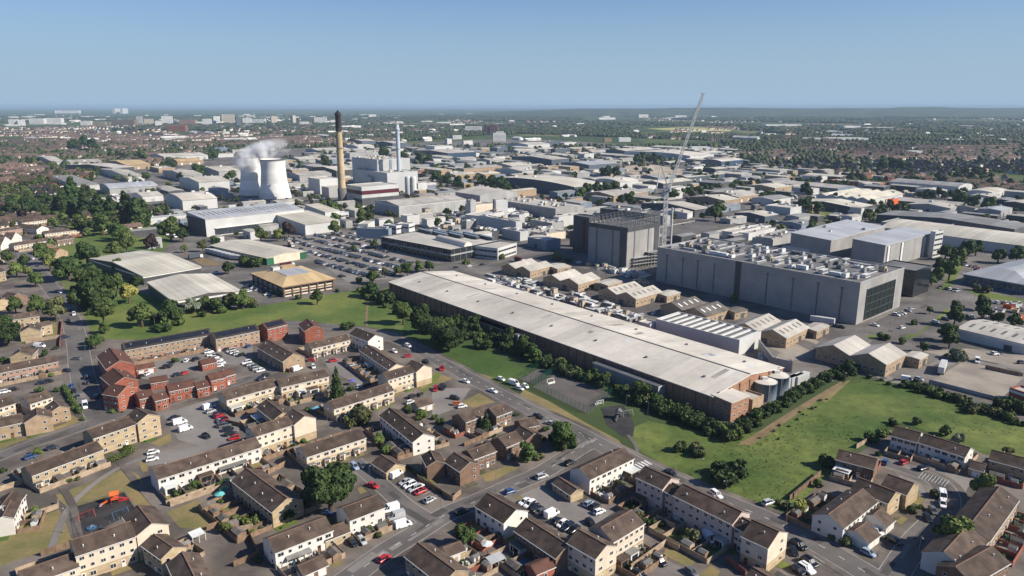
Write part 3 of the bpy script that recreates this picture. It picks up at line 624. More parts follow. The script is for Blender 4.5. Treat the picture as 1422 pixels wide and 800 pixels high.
# ---- the middle distance, by hand
fac = shed('W','lx',8.0,540,392,990,551,(616.5,373),'brick_fac','roof_white','','factory','t',nm='factory',label='very long brick factory with a white ridged roof, behind the tree belt')
def factory_parts():
    root, L, D, h = SHEDL[-1]; inv = root.matrix_basis.inverted()
    sides = [s for s in WALLS if facing(root, s[0], s[1], L, D)]
    long_ = [s for s in sides if s[1]][0]; rw = wall_rz(*long_)
    n = 44
    for i in range(n):
        b = MB(); b.box(-.45, .45, -.5, 0, 0, h - .2, 0); b.build('buttress', ['brick_fac'], root, wall_pt(*long_, L, D, ((i + .5) / n - .5) * L, 0), rw)
    sgn = -long_[1]
    cen = root.matrix_basis
    def alongpx(z, x, y): return (inv @ G(z, x, y, 6)).x / sgn
    for (za, xa, ya, xb, yb) in (('A3', 275, 10, 530, 100), ('A3', 1010, 280, 1420, 425), ('M2', 1262, 628, 1480, 740)):
        a0, a1 = sorted((alongpx(za, xa, ya), alongpx(za, xb, yb)))
        if a1 - a0 > 90: continue
        b = MB(); b.box(a0, a1, -4.2, 0, 0, 5.9, 0); b.box(a0 - .3, a1 + .3, -4.6, 0, 5.9, 6.25, 1, top=2); b.box(a1 - .4, a1 + .1, -4.5, -4.2, 0, 5.9, 1); b.build('annex', ['metal_grey', 'trim', 'roof_dark'], root, wall_pt(*long_, L, D, 0, 0, .02), rw)
    gab = [s for s in sides if s[0]][0]; rg = wall_rz(*gab)
    for i in range(7):
        b = MB(); b.box(-.4, .4, -.35, 0, 0, h + 1.2, 0); b.build('buttress', ['brick_brown'], root, wall_pt(*gab, L, D, ((i + .5) / 7 - .5) * D, 0), rg)
    g = MB(); g.box(-D/2, D/2, -.08, 0, 0, h - .05, 0); g.build('end_wall', ['brick_fac'], root, wall_pt(*gab, L, D, 0, 0), rg)
    roof = [c for c in root.children if c.name.startswith('roof')][0]
    for i in range(16):
        b = MB(); b.cyl(0, 0, -.2, .5, .5, .5, 10, 0); b.cyl(0, 0, .5, .8, .8, .3, 10, 0)
        y = (-.27 if i % 2 else .3) * D
        b.build('roof_vent', ['steel_dark'], roof, (((i // 2 + .5) / 8 - .5) * L + 3, y, h + (D / 2 - abs(y)) * (min(D * .06, 3.6) / (D / 2)) + .3))
    rq = random.Random(2)
    for i in range(34):
        s_ = rq.choice((-1, 1)); x_ = rq.uniform(-.49, .49) * L; y0_ = rq.uniform(.04, .2) * D; y1_ = y0_ + rq.uniform(3, 11); w_ = rq.uniform(.5, 1.6); zz = lambda y: h + (D / 2 - y) * (min(D * .06, 3.6) / (D / 2)) + .345
        y1_ = min(y1_, D * .48); b = MB(); b.quad([(x_ - w_, s_ * y0_, zz(y0_)), (x_ + w_, s_ * y0_, zz(y0_)), (x_ + w_, s_ * y1_, zz(y1_)), (x_ - w_, s_ * y1_, zz(y1_))]); b.build('roof_panel', [rq.choice(('roof_sheet', 'roof_pale', 'roof_cream', 'skylight'))], roof)
    b = MB(); b.box(-L/2, L/2, -.35, .35, -.05, .16, 0); b.build('ridge', ['roof_dark'], roof, (0, 0, h + min(D * .06, 3.6) + .33))
factory_parts()
shed('A4','sx',7.8,515,357,624,312,(400,312),'brick_fac','roof_white','','annex','',nm='office_building',label='brick end block with six small windows beside the two round tanks')
r = SHEDL[-1]
for nx, ny in WALLS:
    if facing(r[0], nx, ny, r[1], r[2]):
        W_ = r[1] if ny else r[2]
        if W_ < 12:
            for i in range(3):
                for s in (2.2, 5.2): obj('window', WIN['stair'], r[0], wall_pt(nx, ny, r[1], r[2], (i - 1) * W_ * .3, s, .01), wall_rz(nx, ny))
shed('A4','flat',4.6,645,345,714,312,(590,283),'brick_tan','roof_pale','low brick lean-to','building','')
# data halls
dc = shed('W','flat',24.0,1195,394,1256,373,(919,343),'metal_grey','roof_dark','','data hall','t',nm='data_hall',label='long windowless grey data hall with a crowded roof and glazed end')
def datahall_parts():
    root, L, D, h = SHEDL[-1]; roof = [c for c in root.children if c.name.startswith('roof')][0]
    sides = [s for s in WALLS if facing(root, s[0], s[1], L, D)]
    sides.sort(key=lambda s: -(L if s[1] else D)); lg, sh = sides[0], sides[-1]
    W_ = L if lg[1] else D; rw = wall_rz(*lg)
    for t in (.06,.155,.24,.33,.60,.72,.83,.93):
        b = MB(); b.box(-.3, .3, -.35, 0, 1, h * .83, 0); b.box(-.7, .7, -.45, 0, h * .8, h * .85, 0); b.build('downpipe', ['steel_dark'], root, wall_pt(*lg, L, D, (t - .5) * W_ , 0), rw)
    b = MB(); b.box(-2, 2, -.3, 0, 0, h + .5, 0); b.build('recess_panel', ['metal_dark'], root, wall_pt(*lg, L, D, -.045 * W_, 0), rw)
    S = L if sh[1] else D; rs = wall_rz(*sh); x0, x1 = -.34 * S, .30 * S
    b = MB(); b.box(x0, x1, -.25, 0, 1.2, h * .8, 0); b.build('window', ['glass_green'], root, wall_pt(*sh, L, D, 0, 0), rs)
    b = MB(); n = 6
    for i in range(n + 1): x = x0 + (x1 - x0) * i / n; b.box(x - .14, x + .14, -.45, -.25, 1.2, h * .8, 0)
    for i in range(5): zz = 1.2 + (h * .8 - 1.2) * i / 4; b.box(x0, x1, -.42, -.25, zz - .13, zz + .13, 0)
    b.build('mullion', ['metal_dark'], root, wall_pt(*sh, L, D, 0, 0), rs)
    rl = random.Random(5); nx_ = 20; ny_ = 5
    a = L if L > D else D; c = D if L > D else L
    for i in range(nx_):
        for j in range(ny_):
            if rl.random() < .12: continue
            u = ((i + .5) / nx_ - .5) * a * .96 + rl.uniform(-1.5, 1.5); v = ((j + .5) / ny_ - .5) * c * .86 + rl.uniform(-1, 1)
            k = rl.choice((UNITS[0], UNITS[2], UNITS[2], UNITS[6], UNITS[4], UNITS[4], UNITS[3], UNITS[1], UNITS[6], DKU, DKU, UNITS[1]))
            o = obj('roof_unit', k, roof, (u, v, h) if L > D else (v, u, h), (0 if L <= D else math.pi / 2) + rl.choice((0, 0, 0, math.pi / 2)), scale=(1.1, 1.15, rl.uniform(.8, 1.5)))
datahall_parts()
shed('M4','sx',16,475,192,740,122,(300,160),'metal_grey','roof_metal','grey data hall with a sloping white-edged roof','data hall','tU3')
shed('M4','sx',18,742,216,985,152,(552,200),'metal_grey','roof_metal','grey sloping-roofed data hall with white fins','data hall','t')
r = SHEDL[-1]
for nx, ny in WALLS:
    if facing(r[0], nx, ny, r[1], r[2]):
        W_ = r[1] if ny else r[2]
        if W_ > 40:
            for t in (-.44, -.18, .28):
                b = MB(); b.box(-1.6, 1.6, -.7, 0, 0, r[3] - 1, 0); b.box(1.6, 3.4, -.3, 0, 0, r[3] - 1, 1); b.build('fin', ['trim', 'metal_dark'], r[0], wall_pt(nx, ny, r[1], r[2], t * W_, 0), wall_rz(nx, ny))
shed('M4','flat',21,988,152,1028,144,(978,146),'metal_white','roof_metal','slim white end tower on the sloping-roofed data hall','data hall','B')
shed('M4','flat',17,890,345,968,318,(782,290),'glass_dark','roof_dark','black glass entrance block','office','')
shed('M4','flat',9,185,185,330,146,(112,172),'metal_grey','roof_grey','low flat grey plant block','building','U5')
shed('M4','flat',6,370,240,425,228,(255,215),'metal_white','roof_pale','small pale plant block','building','U3')
# unfinished tower block and its lower red side
cb = shed('M3','flat',30.5,757,150,935,118,(545,118),'metal_grey','roof_dark','','construction site','',nm='unfinished_building',label='unfinished tall grey clad block with an open steel-framed top')
def site_parts():
    root, L, D, h = SHEDL[-1]; rl = random.Random(3)
    b = MB()
    for i in range(9):
        for j in range(5):
            x = (i / 8 - .5) * (L - 2); y = (j / 4 - .5) * (D - 2)
            if i in (0, 8) or j in (0, 4) or rl.random() < .4: b.box(x - .25, x + .25, y - .25, y + .25, h, h + 6, 0)
    for i in range(9): x = (i / 8 - .5) * (L - 2); b.box(x - .2, x + .2, -D/2 + 1, D/2 - 1, h + 5.6, h + 6, 0)
    for j in range(5): y = (j / 4 - .5) * (D - 2); b.box(-L/2 + 1, L/2 - 1, y - .2, y + .2, h + 5.3, h + 5.6, 0)
    b.build('steel_frame', ['steel_dark'], root)
    for nx, ny in WALLS:
        if facing(root, nx, ny, L, D):
            W_ = L if ny else D; rw = wall_rz(nx, ny)
            b = MB(); b.box(-W_/2 - .1, W_/2 + .1, -.3, 0, h - 2.5, h + .8, 0); b.build('parapet_panel', ['metal_dark'], root, wall_pt(nx, ny, L, D, 0, 0), rw)
            for t, w, m in (((-.28, 1.2, 'steel_dark'), (.14, 1.0, 'steel_dark'), (.4, 6, 'metal_dark')) if W_ > 30 else ((.05, 2, 'metal_dark'),)):
                b = MB(); b.box(-w/2, w/2, -.35, 0, 0, h - 2.6, 0); b.build('wall_panel', [m], root, wall_pt(nx, ny, L, D, t * W_, 0), rw)
site_parts()
shed('M3','flat',30,545,92,600,84,(467,78),'metal_dark','roof_dark','','construction site','',nm='unfinished_building',label='dark clad side bay with a dull red panel on the unfinished block')
r = SHEDL[-1]
for nx, ny in WALLS:
    if facing(r[0], nx, ny, r[1], r[2]) and (r[1] if ny else r[2]) > 15:
        W_ = r[1] if ny else r[2]; b = MB(); b.box(-1.6, 1.6, -.3, 0, 3, r[3] - 2, 0); b.build('wall_panel', ['maroon'], r[0], wall_pt(nx, ny, r[1], r[2], .18 * W_, 0), wall_rz(nx, ny))
shed('M3','flat',24,850,68,938,52,(600,40),'metal_dark','roof_dark','dark steel-framed rear wing of the building site','construction site','U8')
shed('M3','flat',13,474,170,500,166,(412,168),'metal_dark','roof_dark','low dark annexe at the building site','building','')
def scaffold(z, x, y, w, d, hh, rz):
    b = MB()
    for i in range(int(w / 3) + 1):
        for j in (0, d): b.box(i * 3 - .1, i * 3 + .1, j - .1, j + .1, 0, hh)
    for k in range(1, int(hh / 2.5) + 1):
        b.box(0, w, -.1, d + .1, k * 2.5 - .12, k * 2.5, 0)
    o = b.build('scaffold', ['steel'], None, G(z, x, y), rz); thing(o, 'steel scaffold gantry', 'scaffold', 'site scaffolds')
scaffold('M3', 790, 365, 30, 5, 8, .55); scaffold('M3', 870, 350, 12, 6, 10, .55)
# paired brick workshops
for a in (('M3','m2x',5.2,222,385,345,353,(106,346),'roof_pale',''),('M3','m2x',5.2,486,456,606,421,(352,402),'roof_pale',''),('M3','m2x',5.2,802,537,946,496,(642,478),'roof_pale','K'),
          ('M3','m2x',5.2,1186,632,1312,592,(946,568),'roof_brownsheet','K'),('M4','m2x',5.2,255,674,366,620,(24,596),'roof_pale','K'),('A5','m2x',5.8,452,136,592,58,(-12,6),'roof_pale','')):
    shed(*a[:8], 'brick_tan', a[8], 'twin-gabled brick workshop', 'workshop', 'W' + a[9], group='twin-gabled brick workshops')
for a in (('M3',4.2,372,372,448,356,(330,345)),('M3',4.2,648,462,726,438,(600,440)),('M3',4.2,972,522,1046,500,(930,500)),('M3',4.2,1345,612,1415,594,(1300,590)),('M4',4.2,404,640,466,610,(360,610)),('A5',4.4,684,100,744,64,(600,62))):
    shed(a[0], 'lx', *a[1:], 'brick_tan', 'roof_pale' if a[2] != 1345 else 'roof_brownsheet', 'small brick workshop annexe', 'workshop', 'W', group='workshop annexes')
# long blue-white plant block with open top
shed('W','flat',7.6,1027,474,1057,462,(915,443),'metal_white','roof_dark','','plant building','t',nm='plant_building',label='long pale plant building with an open roof of white cross beams')
root, L, D, h = SHEDL[-1]; a_, c_ = (L, D) if L > D else (D, L)
for i in range(11):
    b = MB(); b.box(-.7, .7, -c_/2 + .4, c_/2 - .4, h - .2, h + .5)
    b.build('beam', ['trim'], root, ((i / 10 - .5) * a_ * .95, 0, 0) if L > D else (0, (i / 10 - .5) * a_ * .95, 0), 0 if L > D else math.pi / 2)
shed('M3','flat',5,880,680,925,665,(840,655),'metal_white','roof_white','small white link block','building','')
# right edge
shed('M4','lx',5.2,1090,624,1440,706,(1165,568),'metal_white','roof_pale','long low white shed with rusty roof lights','warehouse','KDc')
shed('M4','hip',7,1126,354,1455,412,(1300,268),'glass_blue','roof_metal','hipped grey-roofed office with white eaves','office','B')
shed('M4','ax',8.5,716,126,1450,222,(770,84),'metal_white','roof_cream','','warehouse','',nm='warehouse',label='long barrel-roofed cream shed behind the sloping-roofed data halls')
shed('M4','lx',8,1375,137,1450,112,(738,56),'metal_dark','roof_grey','long grey-striped shed behind the barrel-roofed shed','warehouse','K')
shed('A5','flat',5,1310,300,1440,345,(1350,270),'brick_red','roof_pale','low red brick yard building','building','c')
shed('F4','flat',7,720,668,1000,700,(760,640),'metal_mid','roof_grey','grey rear data block','building','U4')
# left middle
shed('M1','lx',6.0,785,412,1102,358,(577,298),'metal_dark','roof_cream','wide cream-roofed shed with a parapet edge','warehouse','c')
shed('M1','ly',6.8,955,550,1326,493,(816,442),'metal_dark','roof_cream','pale striped shed behind the bushes','warehouse','c')
shed('M2','ly',5.4,120,312,336,274,(-88,226),'render_cream','roof_cream','pale ribbed shed with green corners','warehouse','')
r = SHEDL[-1]
for nx, ny in WALLS:
    if facing(r[0], nx, ny, r[1], r[2]):
        W_ = r[1] if ny else r[2]
        for s in (-1, 1): b = MB(); b.box(-3, 3, -.2, 0, 0, 5.3); b.build('corner_panel', ['greenplastic'], r[0], wall_pt(nx, ny, r[1], r[2], s * (W_/2 - 3), 0), wall_rz(nx, ny))
shed('W','sx',16.5,285,305,422,290.5,(258,298.5),'metal_white','roof_metal','','warehouse','tK',nm='warehouse',label='big white shed with sloping end wall and ribbed grey roof')
r = SHEDL[-1]
for nx, ny in WALLS:
    if facing(r[0], nx, ny, r[1], r[2]):
        W_ = r[1] if ny else r[2]
        if W_ > 60: b = MB(); b.box(-W_ * .42, W_/2, -.4, 0, 1, 7); b.build('window', ['glass'], r[0], wall_pt(nx, ny, r[1], r[2], 0, 0), wall_rz(nx, ny)); b = MB(); b.box(-W_ * .42, W_/2, -1.2, 0, 7, 7.6); b.build('canopy', ['trim'], r[0], wall_pt(nx, ny, r[1], r[2], 0, 0), wall_rz(nx, ny))
        else: b = MB(); b.box(-W_/2, W_/2, -.3, 0, 0, 16.3); b.build('end_panel', ['metal_dark'], r[0], wall_pt(nx, ny, r[1], r[2], 0, 0), wall_rz(nx, ny))
shed('M2','sx',10,330,128,520,105,(330,70),'metal_white','roof_cream','cream-roofed white extension','warehouse','')
# yellow-roofed office
def yellow_office():
    h = 7.2; A = G('M2', 205, 470, h); B = G('M2', 500, 422, h)
    c, rz, L, D = frame('M2', h, 205, 470, 500, 422, (40, 390)); root = empty('office_building', c, rz)
    w = MB(); w.box(-L/2 + 1.6, L/2 - 1.6, -D/2 + 1.6, D/2 - 1.6, 0, h, 0); w.build('wall', ['render_cream'], root)
    r = MB(); o, i, rh = 0, L * .3, 3.0
    O = [(-L/2, -D/2, h), (L/2, -D/2, h), (L/2, D/2, h), (-L/2, D/2, h)]; ix, iy = L * .26, D * .28
    I = [(-L/2+ix, -D/2+iy, h+rh), (L/2-ix, -D/2+iy, h+rh), (L/2-ix, D/2-iy, h+rh), (-L/2+ix, D/2-iy, h+rh)]
    for k in range(4): r.quad([O[k], O[(k+1)%4], I[(k+1)%4], I[k]]); r.quad([O[k], O[(k+1)%4], O[(k+1)%4][:2]+(h-.7,), O[k][:2]+(h-.7,)], 1)
    r.quad([p[:2] + (h - .7,) for p in O], 1); r.quad(I, 0); ro = r.build('roof', ['roof_tan', 'brick_brown'], root)
    b = MB(); b.box(-L/2+ix+.5, L/2-ix-.5, -D/2+iy+.5, D/2-iy-3, h+rh+.05, h+rh+.3); b.build('glass_roof', ['roof_metal'], ro)
    b = MB(); b.box(-L/2+ix, -L/2+ix+5, D/2-iy-2, D/2-iy+3, h+rh-1, h+rh+2.2, 0, top=1); b.build('plant_room', ['unit_white', 'roof_pale'], ro)
    b = MB(); b.box(-2, 8, D/2-iy, D/2-iy+5, h+rh-1.5, h+rh+1.6, 0, top=1); b.build('plant_room', ['brick_tan', 'roof_tan'], ro)
    for nx, ny in WALLS:
        if facing(root, nx, ny, L, D):
            W_ = (L if ny else D) - 3.2; rw = wall_rz(nx, ny); n = 6
            for i in range(n + 1): b = MB(); b.box(-.35, .35, -.7, .3, 0, h - .7); b.build('column', ['brick_brown'], root, wall_pt(nx, ny, L - 3.2, D - 3.2, (i / n - .5) * W_, 0), rw)
            for zz in (1.7, 5.3):
                for i in range(n): b = MB(); b.box(-W_/n/2 + .6, W_/n/2 - .6, -.12, 0, zz - .65, zz + .45); b.build('window', ['glass_dark'], root, wall_pt(nx, ny, L - 3.2, D - 3.2, ((i + .5) / n - .5) * W_, 0), rw)
            b = MB(); b.box(-W_/2, W_/2, -.5, 0, 3.2, 3.7); b.build('balcony_band', ['brick_brown'], root, wall_pt(nx, ny, L - 3.2, D - 3.2, 0, 0), rw)
    occ_rect(c, (math.cos(rz), math.sin(rz)), L, D); thing(root, '', 'office', None, 'square yellow-roofed two-storey office with brown columns and a rooflight')
yellow_office()
# laboratory block by the car park
shed('M2','flat',9.5,1130,268,1408,214,(832,182),'glass_dark','roof_pale','','office','t',nm='office_building',label='dark-glazed laboratory block with white barrel vault and ducted roof')
root, L, D, h = SHEDL[-1]; inv = root.matrix_basis.inverted(); ro = [c for c in root.children if c.name.startswith('roof')][0]
def loc_at(z, x, y, hh): p = inv @ G(z, x, y, hh); return p
p0 = loc_at('M2', 1065, 195, h + 2); p1 = loc_at('M2', 1225, 235, h + 2); d = p1 - p0; d.z = 0
b = MB(); ln = d.length
for k in range(12):
    a0, a1 = math.pi * k / 12, math.pi * (k + 1) / 12
    b.quad([(-ln/2, math.cos(a0) * 4, math.sin(a0) * 4), (ln/2, math.cos(a0) * 4, math.sin(a0) * 4), (ln/2, math.cos(a1) * 4, math.sin(a1) * 4), (-ln/2, math.cos(a1) * 4, math.sin(a1) * 4)])
for s in (-1, 1): b.quad([(s * ln/2, math.cos(math.pi * k / 12) * 4, math.sin(math.pi * k / 12) * 4) for k in range(13)])
m = (p0 + p1) / 2; b.build('barrel_vault', ['roof_white'], ro, (m.x, m.y, h), math.atan2(d.y, d.x))
for i in range(8):
    q = loc_at('M2', 1010 + i * 42, 165 + (i % 2) * 6 + i * 3, h + 1.5); b = MB(); b.box(-11, 11, -1.7, 1.7, 0, 2.6, 0, top=1); b.build('roof_unit', ['metal_dark', 'metal_blue'], ro, (q.x, q.y - (4 if i % 2 else -4), h + .02), math.atan2(d.y, d.x))
for nx, ny in WALLS:
    if facing(root, nx, ny, L, D):
        W_ = L if ny else D; rw = wall_rz(nx, ny); n = int(W_ / 6)
        for i in range(n): b = MB(); b.box(-.25, .25, -.4, 0, 0, h); b.build('mullion', ['steel_dark'], root, wall_pt(nx, ny, L, D, ((i + .5) / n - .5) * W_, 0), rw)
        b = MB(); b.box(-W_/2, W_/2, -.5, 0, h * .52, h * .64); b.build('spandrel', ['metal_mid'], root, wall_pt(nx, ny, L, D, 0, 0), rw)
S = shed
S('K','flat',9,1045,362,1190,318,(900,330),'metal_white','roof_pale','white banded office wing','office','B')
S('K','flat',9,215,215,240,205,(40,180),'metal_blue','roof_grey','pale blue plant block','building','tU4')
S('K','flat',10,275,190,330,180,(245,165),'metal_white','roof_pale','small white plant tower','building','B'); S('K','flat',11,370,178,415,165,(345,152),'metal_white','roof_pale','small white plant tower','building','B')
S('K','flat',6,60,175,110,150,(0,165),'metal_white','roof_cream','low white entrance lodge','building','')
# food factory cluster (right of the laboratory)
S('N','flat',12,605,545,672,530,(205,460),'metal_pale','roof_pale','long pale blue production hall','factory','tU6')
S('N','flat',8,650,655,745,640,(450,610),'metal_pale','roof_pale','low pale blue hall with grey stair tower','factory','tU4')
S('N','flat',10,1075,492,1240,478,(1015,478),'metal_white','roof_pale','plain white production block','factory','t')
S('N','flat',11,1040,400,1360,370,(350,275),'metal_grey','roof_pale','huge flat-roofed factory hall dotted with vents','factory','U26')
S('N','ay',10,210,250,620,212,(-60,155),'metal_mid','roof_pale','broad arched factory hall','factory','')
S('N','flat',14,165,360,350,340,(150,330),'render_cream','roof_pale','cream process building with small windows','factory','W'); S('N','flat',20,385,312,515,305,(380,305),'metal_white','roof_pale','white box tower','factory','')
S('N','flat',22,105,310,165,300,(65,295),'steel','roof_grey','grey process tower','factory','U2'); S('N','flat',6,940,680,1150,650,(740,600),'render_cream','roof_pale','low pale canteen block','building','U6')
S('N','flat',7,750,640,1010,590,(690,590),'metal_mid','roof_pale','low flat plant hall','factory','U10'); S('N','flat',8,1000,560,1130,540,(760,470),'metal_mid','roof_pale','mid-height flat plant hall','factory','U10')
S('N','flat',9,640,470,700,455,(630,440),'metal_pale','roof_pale','small blue rooftop plant house','factory','')
S('N','flat',7,330,650,420,620,(130,620),'metal_dark','roof_pale','low dark plant hall','factory','U8'); S('N','flat',7,60,540,170,520,(0,500),'metal_mid','roof_grey','low grey plant hall','factory','U6')
# power station
S('F2','flat',44,725,404,905,399,(587,396),'metal_pale','roof_pale','','power station','U26',nm='boiler_house',label='tallest white boiler house of the power station')
root, L, D, h = SHEDL[-1]
for nx, ny in WALLS:
    if facing(root, nx, ny, L, D) and ny: b = MB(); b.box(-2, 2, -.5, 0, 30, h); b.build('recess_panel', ['metal_blue'], root, wall_pt(nx, ny, L, D, -.1 * L if ny < 0 else .1 * L, 0), wall_rz(nx, ny))
S('F2','flat',28,780,478,948,466,(602,470),'metal_pale','roof_pale','white stepped power station hall','power station','U16')
S('F2','flat',24,640,555,843,522,(556,519),'metal_white','roof_pale','','power station','',nm='turbine_hall',label='white power station hall with a maroon stripe and dark open base')
root, L, D, h = SHEDL[-1]
for nx, ny in WALLS:
    if facing(root, nx, ny, L, D):
        W_ = L if ny else D; rw = wall_rz(nx, ny)
        b = MB(); b.box(-W_/2 - .2, W_/2 + .2, -.3, 0, h * .63, h * .82); b.build('stripe_band', ['maroon'], root, wall_pt(nx, ny, L, D, 0, 0), rw)
        if ny: b = MB(); b.box(-W_/2, W_/2, -.25, 0, 2, h * .45); b.build('open_bay', ['metal_dark'], root, wall_pt(nx, ny, L, D, 0, 0), rw)
        else: b = MB(); b.box(-W_*.05, W_/2, -.25, 0, 3, h * .4); b.build('open_bay', ['metal_dark'], root, wall_pt(nx, ny, L, D, 0, 0), rw)
S('F2','flat',20,410,512,520,503,(347,500),'metal_white','roof_white','tall white block left of the tan chimney','power station',''); S('F2','flat',13,460,558,560,545,(420,545),'metal_mid','roof_cream','low pale block behind the tan chimney','power station','')
S('F2','flat',14,950,535,1000,525,(940,520),'metal_white','roof_white','white annexe beside the silos','power station',''); S('F2','flat',20,690,500,775,490,(660,488),'metal_pale','roof_pale','low stepped block between the power station halls','power station','U6')
S('F2','lx',12,845,657,1214,612,(712,637),'metal_mid','roof_sheet','wide grey shed in front of the power station','warehouse','c'); S('F2','lx',14,300,490,476,478,(222,470),'metal_mid','roof_sheet','pale grey shed behind the cooling towers','warehouse','')
S('F2','lx',12,500,462,592,455,(368,440),'metal_dark','roof_white','white-roofed shed behind the tan chimney','warehouse',''); S('F2','sx',9,440,690,520,678,(330,670),'metal_white','roof_cream','low cream shed by the cooling tower','warehouse','')
S('F2','flat',7,500,698,570,690,(480,685),'metal_white','roof_pale','low white office','office','B'); S('F2','flat',9,890,715,958,700,(855,700),'metal_white','roof_pale','white boxy store','building',''); S('F2','flat',9,1290,715,1422,690,(1290,690),'metal_white','roof_pale','long white food hall','factory','U4')
